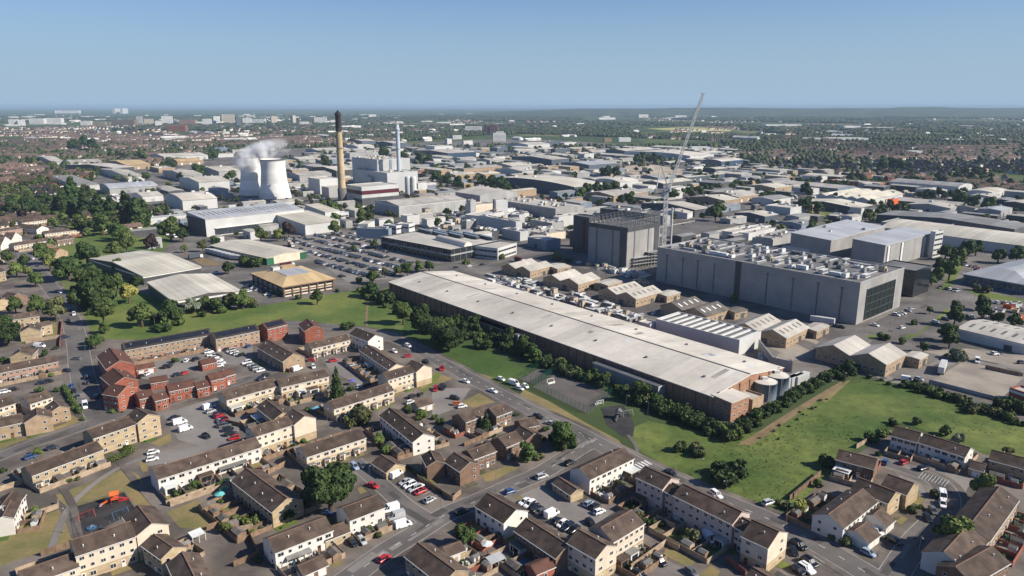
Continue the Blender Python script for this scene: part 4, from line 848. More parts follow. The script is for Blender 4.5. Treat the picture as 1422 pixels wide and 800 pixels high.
# ---- distant warehouses:  zone, form, h, A, B, depth point, wall, roof, words
P_, G_, D_, W_2, B_, T_ = 'roof_pale', 'metal_mid', 'metal_dark', 'metal_white', 'metal_darkblue', 'brick_tan'
for a in (
 ('F1','lx',9,280,411,348,406,(192,403),G_,P_),('F1','lx',9,385,420,560,408,(345,407),G_,'roof_sheet'),('F1','lx',10,630,449,735,441,(386,429),'metal_dark',P_),('F1','lx',9,690,432,825,418,(590,402),T_,'roof_tan'),
 ('F1','lx',8,700,497,790,482,(542,476),W_2,P_),('F1','z9y',7,420,547,545,522,(285,490),W_2,'roof_sheet'),('F1','ax',8,600,562,866,542,(545,531),'metal_mid','roof_metal'),('F1','lx',7,780,606,895,598,(722,590),W_2,P_),
 ('F1','lx',14,1090,527,1258,510,(982,502),'metal_white','roof_cream'),('F1','lx',11,1005,487,1110,485,(890,471),G_,P_),('F1','ax',12,1000,627,1190,607,(900,591),'metal_white','roof_white'),('F1','lx',7,820,722,1022,692,(806,690),W_2,'roof_metal'),
 ('F1','lx',6.5,1050,690,1260,655,(1040,655),G_,'roof_grey'),('F1','lx',14,1200,467,1320,452,(1082,436),G_,'roof_cream'),('F1','ax',8,972,412,1115,403,(930,400),T_,'roof_tan'),('F1','lx',9,900,387,1140,368,(822,369),W_2,P_),
 ('F1','lx',8,1190,347,1262,342,(1150,336),'metal_blue','metal_blue'),('F1','lx',11,1275,350,1400,342,(1265,330),G_,P_),('F1','flat',7,640,610,700,600,(600,600),W_2,P_),('F1','lx',6,480,640,640,612,(440,600),G_,P_),('F1','lx',6,255,600,330,590,(245,588),W_2,P_),
 ('F1','flat',7,870,452,960,448,(820,430),T_,P_),('F1','lx',8,1195,372,1280,366,(1180,362),W_2,P_),
 ('F2','lx',8,300,402,402,388,(232,394),G_,P_),('F2','lx',8,400,352,580,338,(332,345),G_,P_),('F2','flat',17,575,368,775,362,(546,348),G_,'roof_sheet'),('F2','ax',10,620,332,710,330,(540,312),W_2,'roof_white'),
 ('F2','lx',11,640,300,716,296,(566,286),B_,P_),('F2','lx',13,810,312,890,306,(716,301),B_,P_),('F2','lx',13,1115,367,1266,356,(926,346),'glass_blue',P_),('F2','flat',15,1040,330,1140,320,(990,316),W_2,P_),
 ('F2','ay',8,1075,462,1137,456,(985,452),T_,'roof_cream'),('F2','lx',8,1155,487,1275,477,(1096,476),T_,'roof_cream'),('F2','lx',8,1305,482,1402,470,(1256,466),T_,'roof_cream'),('F2','ax',7,1100,418,1250,402,(1095,400),W_2,'roof_cream'),
 ('F2','lx',8,1345,407,1440,398,(1270,393),G_,P_),('F2','flat',12,1370,330,1440,325,(1345,312),B_,P_),('F2','flat',8,940,468,985,462,(910,440),'brick_red','tile_red'),('F2','lx',9,260,462,350,455,(220,440),T_,'roof_sheet'),
 ('F2','lx',9,420,410,470,404,(395,400),G_,'roof_sheet'),('F2','flat',16,1110,290,1135,288,(1095,270),W_2,P_),('F2','flat',14,1140,270,1190,268,(1125,255),G_,P_),('F2','flat',12,1200,300,1250,296,(1190,285),W_2,P_),
 ('F3','ax',13,465,553,642,532,(22,492),B_,'roof_cream'),('F3','ax',11,715,527,816,516,(577,511),W_2,'roof_white'),('F3','lx',8,680,602,870,573,(522,582),T_,'roof_sheet'),('F3','lx',13,340,402,436,387,(120,381),B_,P_),
 ('F3','lx',12,545,432,686,417,(390,416),B_,'roof_metal'),('F3','lx',14,740,354,920,346,(636,341),B_,P_),('F3','ax',13,1100,382,1230,377,(742,357),W_2,'roof_white'),('F3','ax',11,1270,412,1390,405,(1166,401),'glass_blue','roof_white'),
 ('F3','lx',8,1125,678,1206,660,(832,631),'metal_dark',P_),('F3','lx',8,1290,628,1372,612,(1096,611),T_,'roof_cream'),('F3','lx',8,1350,598,1455,588,(1206,581),T_,P_),('F3','flat',9,320,445,378,440,(266,435),T_,P_),
 ('F3','lx',7,480,478,552,470,(400,458),G_,P_),('F3','lx',9,120,437,230,431,(0,402),G_,'roof_cream'),('F3','lx',9,180,467,266,457,(30,457),W_2,P_),('F3','flat',14,520,372,572,366,(486,362),W_2,P_),('F3','flat',14,40,340,96,336,(0,316),B_,P_),
 ('F3','lx',12,210,320,330,312,(100,305),W_2,P_),('F3','flat',13,360,345,440,340,(335,335),B_,P_),('F3','flat',11,270,305,380,300,(255,295),B_,P_),('F3','flat',10,410,310,475,305,(380,297),W_2,P_),('F3','lx',9,950,382,1010,378,(920,370),W_2,P_),
 ('F3','flat',8,1000,562,1100,550,(950,540),W_2,P_),('F3','lx',8,1080,500,1290,492,(1050,480),B_,P_),
 ('F4','flat',8,275,600,352,590,(152,581),W_2,P_),('F4','lx',7,600,598,680,580,(286,555),'metal_dark','roof_cream'),('F4','m5x',7,655,558,828,523,(402,532),W_2,'roof_cream'),('F4','flat',6,715,480,756,472,(466,461),'brick_red',P_),
 ('F4','lx',7,1060,600,1110,582,(846,577),G_,P_),('F4','lx',7,1180,600,1196,592,(1066,592),G_,'roof_brownsheet'),('F4','lx',7,1310,612,1366,600,(1196,594),G_,'roof_metal'),('F4','lx',6,1010,515,1045,505,(890,495),W_2,P_),('F4','lx',6,1270,545,1310,537,(1155,530),W_2,P_),
 ('F4','flat',9,778,558,806,554,(750,552),'orange',P_),('F4','lx',7,200,500,282,490,(60,478),T_,'roof_cream'),('F4','lx',7,20,545,118,530,(-60,520),T_,P_),('F4','lx',7,150,640,216,622,(0,610),'metal_darkblue',P_),('F4','lx',6,330,680,395,655,(230,650),'metal_blue','roof_grey'),
 ('F4','flat',7,-10,720,180,690,(-60,690),W_2,P_),('F4','flat',8,190,758,345,712,(112,738),'metal_mid','roof_grey'),('F4','lx',6,-20,655,60,640,(-70,640),G_,P_),('M4','flat',6,70,160,205,130,(0,140),W_2,P_),
 ('M3','lx',6,1085,66,1130,50,(1000,30),W_2,P_),('M3','flat',1.2,1050,205,1400,130,(1000,130),'conc_wall','asphalt')):
    z, fm, h = a[:3]; wl, rf = a[-2:]
    ww = {'roof_pale':'pale','roof_cream':'cream','roof_white':'white','roof_sheet':'ribbed','roof_grey':'grey','roof_tan':'tan','roof_metal':'metal','metal_blue':'blue','tile_red':'red','roof_brownsheet':'brown','asphalt':'dark'}[rf]
    wc = {'metal_mid':'grey','metal_dark':'dark','metal_white':'white','metal_darkblue':'dark blue','brick_tan':'tan','glass_blue':'glazed','metal_blue':'blue','brick_red':'red brick','conc_wall':'concrete','orange':'bright orange'}[wl]
    tp = {'a':'arched','m':'many-ridged','z':'saw-tooth'}.get(fm[0], '')
    if h < 2: S(*a[:8], wl, rf, '', 'car park', '', nm='parking_deck', label='low dark empty parking deck behind the tower crane'); continue
    S(*a[:8], wl, rf, ' '.join(f'{wc}-walled {tp} shed with {ww} roof'.split()), 'warehouse', ('U%d' % (5 if fm == 'flat' else 2)) + ('D' if h < 12 and fm != 'flat' else ''))
# distant town blocks: zone, x0, x1, top y, base y, wall
for z, x0, x1, yt, yb, wl in (('F1',45,95,183,216,'town_white'),('F1',95,135,185,216,'town_white'),('F1',158,240,178,208,'town_white'),('F1',250,335,175,206,'town_white'),('F1',885,945,165,206,'town_white'),('F1',980,1070,185,216,'brick_pink'),('F1',1110,1160,180,216,'town_white'),('F1',1215,1285,155,206,'render_cream'),('F1',1295,1320,172,220,'metal_darkblue'),('F1',610,735,185,214,'brick_brown'),('F1',745,782,165,205,G_),('F1',632,660,122,150,'town_white'),('F1',672,700,122,150,'town_white'),('F1',300,440,133,148,'town_white'),('F1',790,840,180,206,'render_cream'),('F1',850,885,190,222,'town_white'),('F1',1170,1205,165,205,'town_white'),('F1',1330,1380,175,208,'town_white'),
  ('F1',920,1015,215,248,'brick_red'),('F1',440,500,192,214,'town_white'),('F1',505,575,198,222,'brick_tan'),('F2',145,175,165,206,'render_cream'),('F2',262,278,160,206,'render_cream'),('F2',380,450,172,206,'town_white'),('F2',20,110,182,206,'town_white'),('F2',300,350,195,216,'town_white'),('F2',680,720,155,172,'town_white'),('F2',1310,1380,215,262,'maroon'),('F2',1210,1300,222,252,'town_white'),('F2',1380,1422,250,290,'town_white'),('F2',470,500,185,206,'town_white'),
  ('F3',540,575,128,150,'town_white'),('F3',590,625,135,152,'town_white'),('F3',650,690,130,150,'render_cream'),('F3',720,775,138,156,'town_white'),('F3',600,690,172,182,'town_white'),('F3',820,870,155,172,'town_white'),('F3',1020,1080,160,172,'town_white'),('F3',0,40,222,262,'maroon'),('F3',20,88,258,305,'town_white'),('F3',630,670,285,306,T_),('F3',710,775,282,304,'town_white'),('F3',1110,1210,333,360,'town_white'),
  ('F4',465,660,255,268,'town_white'),('F4',1040,1075,258,272,'town_white'),('F4',1095,1125,260,272,'town_white'),('F4',155,330,188,202,'town_white'),('F4',540,620,195,210,'town_white'),('F4',640,780,202,212,'town_white'),('F4',1310,1335,258,275,'town_white'),('F4',860,925,318,335,'town_white')):
    A = G(z, x0, yb); h = max(5, CAM_H - (CAM_H) * 0 - 0); d = A.y
    lo, hi = 1, 115
    ty = px(z, x0, yt)[1]
    for _ in range(40):
        mid = (lo + hi) / 2
        if proj((A.x, A.y, mid))[1] > ty: lo = mid
        else: hi = mid
    wd = (G(z, x1, yb) - A).length
    shed(z, 'flat', lo, x0, yt, x1, yt - .3, min(60, max(14, wd * .5)), wl, P_, {'town_white':'white','metal_white':'white','metal_mid':'grey','brick_pink':'pinkish','render_cream':'cream','metal_darkblue':'dark','brick_brown':'brown','brick_tan':'tan','brick_red':'red','maroon':'dark red'}[wl] + (' tower block' if lo > 30 else ' town block'), 'building', 'B' if lo > 22 else '', group='distant town blocks')
# ---------------------------------------------------------------- towers, chimneys, tanks
def lathe(name, prof, mats, mi, n=40, parent=None, loc=None, close=False, smooth=True):
    b = MB(); k = len(prof)
    for (r, z) in prof:
        for i in range(n): a = 2 * math.pi * i / n; b.v.append((r * math.cos(a), r * math.sin(a), z))
    for j in range(k - 1):
        for i in range(n): b.f.append((j*n+i, j*n+(i+1)%n, (j+1)*n+(i+1)%n, (j+1)*n+i)); b.m.append(mi[j] if isinstance(mi, list) else mi)
    if close: b.f.append(tuple((k-1)*n+i for i in range(n))); b.m.append(mi[-1] if isinstance(mi, list) else mi)
    return b.build(name, mats, parent, smooth=smooth, loc=loc)
def cooling_tower(z, x, y, R, Ht, label):
    c = G(z, x, y); c *= 1 + R / c.length; root = empty('cooling_tower', c)
    pr = []
    for i in range(25):
        t = i / 24; zz = 5 + t * (Ht - 5); q = (t - .84) / .84; r = R * (.745 + .255 * abs(q) ** 1.9) if t < .84 else R * (.745 + .035 * ((t - .84) / .16) ** 1.3)
        pr.append((r, zz))
    pr += [(pr[-1][0] + .5, Ht), (pr[-1][0] + .5, Ht + 1), (pr[-1][0] - .6, Ht + 1), (pr[-1][0] - .8, Ht - 2), (R * .72, Ht * .8), (R * .8, Ht * .4), (R * .9, 5.2)]
    lathe('shell', pr, ['tower_conc', 'chim_base'], [0] * 24 + [1, 1, 1] + [0] * 4, 56, root)
    lg = MB()
    for i in range(40):
        a = 2 * math.pi * i / 40; a2 = a + math.pi / 40
        lg.bar((R * 1.02 * math.cos(a), R * 1.02 * math.sin(a), 0), (R * .985 * math.cos(a2), R * .985 * math.sin(a2), 5.2), .5); lg.bar((R * 1.02 * math.cos(a2 + math.pi/40), R * 1.02 * math.sin(a2 + math.pi/40), 0), (R * .985 * math.cos(a2), R * .985 * math.sin(a2), 5.2), .5)
    lg.build('leg_ring', ['conc_wall'], root); lathe('basin', [(R * 1.06, 0), (R * 1.06, 1.2), (R * .9, 1.2)], ['conc_wall'], 0, 40, root)
    occ_add(c, R + 6); thing(root, '', 'cooling tower', 'pair of concave cooling towers', label); return c
ct1 = cooling_tower('C', 605, 742, 20.5, 53, 'nearer pale concrete cooling tower, standing in front of its twin')
ct2 = cooling_tower('C', 398, 706, 20.5, 54, 'farther cooling tower half hidden behind its twin and topped by steam')
def chimney(z, x, y, r0, r1, Ht):
    c = G(z, x, y); root = empty('tall_chimney', c)
    lathe('base', [(r0 * 1.12, 0), (r0 * 1.08, 22), (r0, 22.2)], ['chim_base'], 0, 24, root)
    f = lambda t: r0 + (r1 - r0) * t
    lathe('shaft', [(f(.2), 22), (f(.5), Ht * .5), (f(.8), Ht * .80)], ['chim_tan'], 0, 24, root)
    lathe('black_top', [(f(.8) + .06, Ht * .80), (f(.97), Ht * .965), (f(.97) + .5, Ht * .968), (f(.98) + .5, Ht * .985), (f(.98), Ht * .99), (f(1), Ht * .99), (r1 * .7, Ht * .99), (r1 * .7, Ht * .9)], ['chim_black'], 0, 24, root)
    b = MB()
    for i in range(4): a = i * math.pi / 2 + .4; b.cyl(r1 * .5 * math.cos(a), r1 * .5 * math.sin(a), Ht * .97, Ht * (1.0 + .015 * (i % 2)), .9, .9, 10)
    b.build('flue', ['chim_black'], root); b = MB()
    for zz in (Ht * .62, Ht * .8):
        for i in range(24):
            a, a2 = 2 * math.pi * i / 24, 2 * math.pi * (i + 1) / 24; rr = f(zz / Ht) + 1.1; b.bar((rr * math.cos(a), rr * math.sin(a), zz + 1), (rr * math.cos(a2), rr * math.sin(a2), zz + 1), .12)
            b.quad([(q * math.cos(g), q * math.sin(g), zz) for g, q in ((a, rr - 1.2), (a2, rr - 1.2), (a2, rr), (a, rr))])
    b.build('walkway', ['steel_dark'], root)
    occ_add(c, 8); thing(root, '', 'chimney', None, 'tallest tan chimney with a sooty black top'); return c
chimney('F2', 538, 655, 4.9, 3.3, 113)
c = G('W', 555, 265); root = empty('flue_stack', c); lathe('shaft', [(3.1, 0), (2.8, 88)], ['stack_blue'], 0, 20, root); lathe('rim', [(2.8, 86), (3.3, 86.4), (3.3, 88), (2.5, 88), (2.2, 94), (1.9, 94.2), (1.8, 91)], ['stack_blue'], 0, 20, root); lathe('collar', [(2.85, 60), (3.6, 60), (3.6, 61), (2.85, 61)], ['steel'], 0, 20, root)
thing(root, '', 'chimney', None, 'slim blue-grey steel stack rising from the white power station')
for i, x in enumerate((897, 926)):
    c = G('F2', x, 598); root = empty('silo', c); lathe('body', [(4.4, 1), (4.4, 24), (4.0, 25.5), (1, 26.5), (.1, 26.6)], ['metal_white'], 0, 24, root); b = MB(); b.box(-4.6, 4.6, -4.6, 4.6, 0, 1.1); b.build('plinth', ['conc_wall'], root)
    thing(root, '', 'silo', 'pair of white silos', ('left' if i == 0 else 'right') + ' one of the two white silos beside the power station')
for i, (x, y, rr, hh) in enumerate(((713, 342, 4.9, 7.2), (787, 300, 5.0, 7.2))):
    c = G('A4', x, y); c *= 1 + rr * .9 / c.length; root = empty('storage_tank', c); lathe('shell', [(rr, 0), (rr, hh), (rr + .12, hh), (rr + .12, hh + .2), (rr - .1, hh + .2)], ['metal_blue'], 0, 32, root)
    lathe('tank_roof', [(rr, hh + .1), (rr * .5, hh + .5), (.05, hh + .7)], ['roof_cream' if i else 'roof_white'], 0, 32, root); b = MB(); b.bar((0, -rr - .3, 0), (0, -rr - .3, hh), .25); b.bar((.6, -rr - .3, 0), (.6, -rr - .3, hh), .12); b.build('ladder', ['steel'], root); b = MB(); b.box(-1.2, 1.2, 0, 1.6, hh + .3, hh + 1.7); b.build('top_box', ['unit_white'], root)
    occ_add(c, 6); thing(root, '', 'tank', 'pair of round storage tanks', 'round pale-blue tank with a %s lid by the factory end' % ('cream' if i else 'white'))
# ---------------------------------------------------------------- tower crane
def crane():
    c = G('W', 921, 353); root = empty('tower_crane', c); Hm = 52
    def lattice(b, a, d, w0, w1, n, t):
        a, d = Vector(a), Vector(d); ax = (d - a).normalized(); e1 = ax.cross(Vector((0, 1, 0.01))).normalized(); e2 = ax.cross(e1)
        ring = lambda k: [a.lerp(d, k / n) + (e1 * s1 + e2 * s2) * ((w0 + (w1 - w0) * k / n) / 2) for s1, s2 in ((-1,-1),(1,-1),(1,1),(-1,1))]
        R = [ring(k) for k in range(n + 1)]
        for k in range(n):
            for j in range(4):
                b.bar(R[k][j], R[k+1][j], t); b.bar(R[k][j], R[k+1][(j+1)%4] if k % 2 else R[k+1][(j-1)%4], t * .7); b.bar(R[k+1][j], R[k+1][(j+1)%4], t * .7)
    b = MB(); lattice(b, (0, 0, 0), (0, 0, Hm), 2.7, 2.7, 18, .46); b.build('mast', ['trim'], root)
    b = MB(); b.box(-2, 2, -2, 2, Hm, Hm + 1.6); b.box(-9.5, 2.5, -1.6, 1.6, Hm + 1.6, Hm + 2.2); b.build('slewing_deck', ['steel'], root)
    # jib: seen leaning to the right and well above the horizon
    tip = Vector((25, 0, 128.5)); foot = Vector((1.8, 0, Hm + 2.4))
    b = MB(); lattice(b, foot, tip, 1.9, 1.4, 30, .36); b.build('jib', ['trim'], root)
    b = MB(); top = Vector((-5.5, 0, Hm + 21)); 
    for y in (-1.2, 1.2): b.bar((1.6, y, Hm + 2), top, .5); b.bar((-8.5, y, Hm + 2), top, .45)
    b.bar((-4, 0, Hm + 11), (-1.5, 0, Hm + 11), .25); b.build('a_frame', ['trim'], root)
    b = MB(); b.bar(top, foot.lerp(tip, .93), .12); b.bar(top + Vector((0, .6, 0)), foot.lerp(tip, .6), .1); b.bar(tip, (tip.x + .3, tip.y, Hm + 32), .1); b.build('pendant_rope', ['steel_dark'], root)
    b = MB(); b.box(-9.6, -7, -1.5, 1.5, Hm - 1, Hm + 1.6); b.build('counterweight', ['conc_wall'], root)
    b = MB(); b.box(2, 3.6, -2.8, -1.2, Hm + .2, Hm + 2.6); b.quad([(3.62, -2.7, Hm + .7), (3.62, -1.3, Hm + .7), (3.62, -1.3, Hm + 2.4), (3.62, -2.7, Hm + 2.4)], 1); b.build('cab', ['trim', 'glass_dark'], root)
    b = MB(); b.box(-.6, .6, -.6, .6, 0, 1.2, T=Matrix.Translation(tip)); b.box(-1.8, 1.6, -.3, .3, .8, 1.2, T=Matrix.Translation(tip)); b.build('jib_head', ['steel'], root)
    b = MB(); b.box(-3.5, 3.5, -3.5, 3.5, 0, 1.2); b.build('base', ['conc_wall'], root)
    thing(root, '', 'crane', None, 'white lattice tower crane with a raised jib reaching above the horizon')
crane()
c = G('M3', 992, 246); b = MB(); b.cyl(0, 0, 0, 33, .9, .8, 14); b.cyl(0, 0, 33, 34, 1.2, 1.2, 14); o = b.build('slim_flue', ['metal_white'], None, c); thing(o, '', 'flue', None, 'plain white pole-like flue just right of the crane mast')
# ---------------------------------------------------------------- yard clutter behind the factory, and other kit
def scatter_units(poly, n, kinds, group, desc, rz, seed, smin=.7, smax=1.2):
    rl = random.Random(seed); W = [G(*p) for p in poly]; P2 = [(p.x, p.y) for p in W]; xs = [p[0] for p in P2]; ys = [p[1] for p in P2]; k = 0; tries = 0
    while k < n and tries < n * 60:
        tries += 1; x, y = rl.uniform(min(xs), max(xs)), rl.uniform(min(ys), max(ys))
        if not inpoly((x, y), P2) or occ_hit(x, y, 1.6): continue
        i = rl.choice(kinds); s = rl.uniform(smin, smax)
        o = obj('plant_unit', UNITS[i], None, (x, y, .03), rz + rl.choice((0, 0, math.pi / 2)) + rl.uniform(-.04, .04), (s, s, s * rl.uniform(.8, 1.7)))
        thing(o, desc[i % len(desc)], 'plant unit', group); occ_add((x, y), 1.7 * s); k += 1
fa = SHEDL[0][0].rotation_euler.z
scatter_units([('M3',0,410),('M3',380,470),('M3',520,520),('M3',720,590),('M3',860,640),('M3',850,690),('M3',560,600),('M3',350,540),('M3',0,450)], 105, (0,1,2,2,3,4,6,6), 'outdoor plant behind the long factory', ['boxy grey fan unit','twin-fan white unit','long louvred white cooler','tan plant box'], fa, 4)
scatter_units([('A4',690,60),('A4',800,90),('A4',760,120),('A4',700,95)], 8, (0,1,4), 'plant in the walled yard', ['fan unit','small fan unit'], fa, 5, .6, .9)
scatter_units([('K',430,110),('K',900,80),('K',1000,170),('K',700,190),('K',480,170)], 26, (0,2,3,4,6), 'pipework and plant of the food factory', ['white process unit','grey process unit'], fa, 6, 1, 2.2)
scatter_units([('N',330,440),('N',700,420),('N',1000,440),('N',740,500),('N',420,460)], 30, (0,2,3,4,6), 'pipework and plant of the food factory', ['white process unit','grey process unit'], fa, 7, 1, 2.2)
scatter_units([('M3',440,330),('M3',700,370),('M3',900,420),('M3',880,470),('M3',700,400),('M3',520,350)], 26, (0,3,4,5), 'materials on the building site', ['site container','stacked site material'], .5, 8, .8, 1.4)
for i, (x, y) in enumerate(((870, 190), (905, 178), (940, 172))):
    c = G('A4', x, y + 60); root = empty('steel_container', c, fa + math.pi / 2)
    b = MB(); b.box(-5, 5, -1.3, 1.3, .1, 4.4); 
    for k in range(18): x_ = -4.9 + k * .56; b.box(x_, x_ + .2, -1.36, 1.36, .3, 4.2)
    b.build('body', ['metal_white'], root); b = MB(); b.box(4.95, 5.08, -1.2, 1.2, .3, 4.2); b.box(5.08, 5.14, -.05, .05, .3, 4.2, 1); b.build('door', ['metal_white', 'steel_dark'], root)
    thing(root, '', 'container', 'row of tall white containers', ('nearest to the tanks, ', 'middle ', 'farthest from the tanks, ')[i] + 'of the three tall white containers'); occ_add(c, 4)
def wallthing(name, pts, h, t, m, desc, cat, label=None, group=None, closed=False):
    P = [G(*p) for p in pts]; c = sum(P, Vector()) / len(P); b = MB()
    if closed: P.append(P[0])
    for a, d in zip(P[:-1], P[1:]):
        u = d - a; L = u.length; T = Matrix.Translation(a - c) @ Matrix.Rotation(math.atan2(u.y, u.x), 4, 'Z'); b.box(0, L, -t/2, t/2, 0, h, 0, T=T)
        if h > 1.2:
            n = max(1, int(L / 2.6))
            for i in range(n + 1): b.box(L*i/n - .07, L*i/n + .07, -t/2 - .05, t/2 + .05, 0, h + .12, 0, T=T)
    o = b.build(name, [m], None, c); return thing(o, desc, cat, group, label, at=c)
wallthing('yard_wall', [('A4',680,25),('A4',765,140),('A4',885,165),('A4',893,90)], 5.5, .4, 'conc_wall', '', 'wall', 'tall grey concrete yard wall at the far end of the long factory')
for p, m in (([('B1',135,490),('B1',325,425),('B1',325,400)], 'garden_wall'), ([('B1',925,410),('B1',1240,300)], 'garden_wall'), ([('B2',290,235),('B2',400,180)], 'timber'), ([('B2',100,750),('B2',240,690),('B2',180,570),('B2',300,500)], 'timber'),
  ([('B3',0,265),('B3',195,385),('B3',240,345)], 'timber'), ([('B3',1185,770),('B3',1280,705)], 'garden_wall'), ([('B3',280,795),('B3',400,745),('B3',390,690)], 'timber_red'), ([('B3',300,640),('B3',440,590),('B3',500,640)], 'timber'),
  ([('B4',65,765),('B4',260,625),('B4',330,660)], 'garden_wall'), ([('B4',945,380),('B4',1115,240)], 'timber'), ([('B5',0,440),('B5',125,335)], 'timber'), ([('B5',290,210),('B5',370,165)], 'garden_wall'), ([('A2',60,660),('A2',200,690)], 'timber'),
  ([('A2',400,330),('A2',455,345)], 'timber_red'), ([('A1',370,190),('A1',385,30)], 'timber_red'), ([('A1',160,165),('A1',370,130)], 'garden_wall'), ([('B2',40,470),('B2',170,430)], 'timber'), ([('B2',100,560),('B2',200,540),('B2',250,490)], 'garden_wall'), ([('B1',1150,545),('B1',1230,520)], 'timber'),
  ([('B4',205,490),('B4',310,540)], 'garden_wall'), ([('B4',600,720),('B4',700,800)], 'timber_red'), ([('A5',750,260),('A5',1230,385)], 'conc_wall'), ([('A5',1140,160),('A5',1400,215)], 'timber'), ([('B5',840,520),('B5',930,575)], 'timber'), ([('B5',810,560),('B5',890,600)], 'timber'), ([('A3',200,800),('A3',350,740)], 'timber'), ([('B1',0,330),('B1',120,290)], 'garden_wall'), ([('B1',390,640),('B1',230,690)], 'timber')):
    wallthing('boundary_fence', p, 1.8, .12, m, {'timber':'brown panel fence','garden_wall':'tan brick garden wall','timber_red':'reddish panel fence','conc_wall':'long concrete yard wall'}[m], 'fence' if 'timber' in m else 'wall', group='boundary fences and walls')
# steel palisade around left yards
def meshfence(pts, h, label, m='mesh_green'):
    P = [G(*p) for p in pts]; c = sum(P, Vector()) / len(P); root = empty('mesh_fence', c); po = MB(); pa = MB()
    for a, d in zip(P, P[1:] + P[:1]):
        u = d - a; L = u.length; n = max(1, int(L / 2.5)); T = Matrix.Translation(a - c) @ Matrix.Rotation(math.atan2(u.y, u.x), 4, 'Z')
        for i in range(n + 1): po.box(L*i/n - .05, L*i/n + .05, -.05, .05, 0, h, T=T)
        for i in range(int(h / .45) + 1): pa.box(0, L, -.01, .01, i * .45, i * .45 + .022, T=T)
        for i in range(int(L / .45)): pa.box(i * .45, i * .45 + .02, -.012, .012, 0, h, T=T)
    po.build('post', [m], root); pa.build('mesh_panel', [m], root); thing(root, '', 'fence', None, label)
meshfence([('A3',545,385),('A3',680,308),('A3',770,335),('A3',640,420)], 3.6, 'green mesh fence round the smaller of the two ball courts')
meshfence([('A3',622,432),('A3',770,345),('A3',1110,480),('A3',960,598)], 3.4, 'green mesh fence round the larger ball court with goals')
for i, (x, y, r) in enumerate(((730, 408, .55), (1035, 545, .55))):
    c = G('A3', x, y); b = MB()
    for s in (-1.8, 1.8): b.bar((s, 0, 0), (s, 0, 2), .14); b.bar((s, 0, 2), (s, 1.1, 0), .1)
    b.bar((-1.8, 0, 2), (1.8, 0, 2), .14); b.bar((-1.8, 1.1, 0), (1.8, 1.1, 0), .1); b.box(-1.8, 1.8, 1.0, 1.05, 0, .9)
    o = b.build('goal_frame', ['paint_white'], None, c, r + math.pi * (i == 0)); thing(o, '', 'goal', 'pair of small white goals', 'white goal frame at the %s end of the ball court' % ('far' if i == 0 else 'near'))
def pg(name, bm_fn, mats, z, x, y, rz, desc, cat):
    b = MB(); bm_fn(b); o = b.build(name, mats, None, G(z, x, y) + Vector((0, 0, .06)), rz); thing(o, '', cat, 'play equipment', desc)
def slide(b):
    for x in (-1, 1):
        for y in (-1, 1): b.box(x - .08, x + .08, y - .08, y + .08, 0, 3.2)
    b.box(-1.1, 1.1, -1.1, 1.1, 1.4, 1.55, 1); b.quad([(-1.3, -1.3, 3.0), (1.3, -1.3, 3.0), (1.3, 0, 3.9), (-1.3, 0, 3.9)], 1); b.quad([(-1.3, 1.3, 3.0), (1.3, 1.3, 3.0), (1.3, 0, 3.9), (-1.3, 0, 3.9)], 1)
    b.quad([(1.1, -.5, 1.5), (1.1, .5, 1.5), (4, .5, .3), (4, -.5, .3)], 0); b.box(1.1, 4, -.6, -.5, .2, .8, 0); b.bar((-1.1, 0, 1.5), (-4.2, 0, .2), .5, 1); b.box(-1.1, -1, -1, 1, 1.5, 2.2, 2)
def swing(b):
    for s in (-2.2, 2.2): b.bar((s, -1.0, 0), (s, 0, 2.2), .09); b.bar((s, 1.0, 0), (s, 0, 2.2), .09)
    b.bar((-2.2, 0, 2.2), (2.2, 0, 2.2), .09)
    for s in (-1, 1):
        b.bar((s - .25, 0, 2.2), (s - .25, 0, .6), .05); b.bar((s + .25, 0, 2.2), (s + .25, 0, .6), .05); b.box(s - .3, s + .3, -.15, .15, .55, .62, 1)
def roundabout(b): b.cyl(0, 0, .15, .3, 1.4, 1.4, 20); b.cyl(0, 0, 0, 1.0, .1, .1, 8, 1); [b.bar((1.2 * math.cos(a), 1.2 * math.sin(a), .3), (.1 * math.cos(a), .1 * math.sin(a), .95), .07, 1) for a in (0, 1.57, 3.14, 4.71)]
def rocker(b): b.box(-.15, .15, -1.2, 1.2, .5, .75, 0); b.cyl(0, 0, 0, .5, .2, .15, 10, 1); b.bar((0, -.8, .7), (0, -.8, 1.1), .08, 1); b.bar((0, .8, .7), (0, .8, 1.1), .08, 1)
pg('climbing_frame', slide, ['redplastic', 'orange', 'maroon'], 'B1', 640, 392, .5, 'orange and red climbing frame with slides in the fenced playground', 'climbing frame')
pg('swing', swing, ['blueplastic', 'tyre'], 'B1', 670, 470, .9, 'blue swing frame in the fenced playground', 'swing')
pg('swing', swing, ['redplastic', 'tyre'], 'B1', 480, 480, .9, 'red swing frame in the fenced playground', 'swing')
pg('roundabout', roundabout, ['blueplastic', 'steel'], 'B1', 510, 535, 0, 'small blue roundabout at the playground corner', 'roundabout')
pg('rocker', rocker, ['steel', 'redplastic'], 'B1', 565, 415, 0, 'grey rocker beside the orange climbing frame', 'rocker')
pg('swing', swing, ['steel', 'tyre'], 'A3', 1205, 610, .4, 'grey swing frame in the dark round play area', 'swing')
pg('climbing_frame', slide, ['steel_dark', 'steel_dark', 'steel_dark'], 'A3', 1150, 625, 1.2, 'grey climbing frame in the dark round play area', 'climbing frame')
P4 = [('B1',385,425),('B1',690,335),('B1',760,440),('B1',455,590)]
meshfence(P4, 1.1, 'low dark railings round the fenced playground', 'steel_dark')
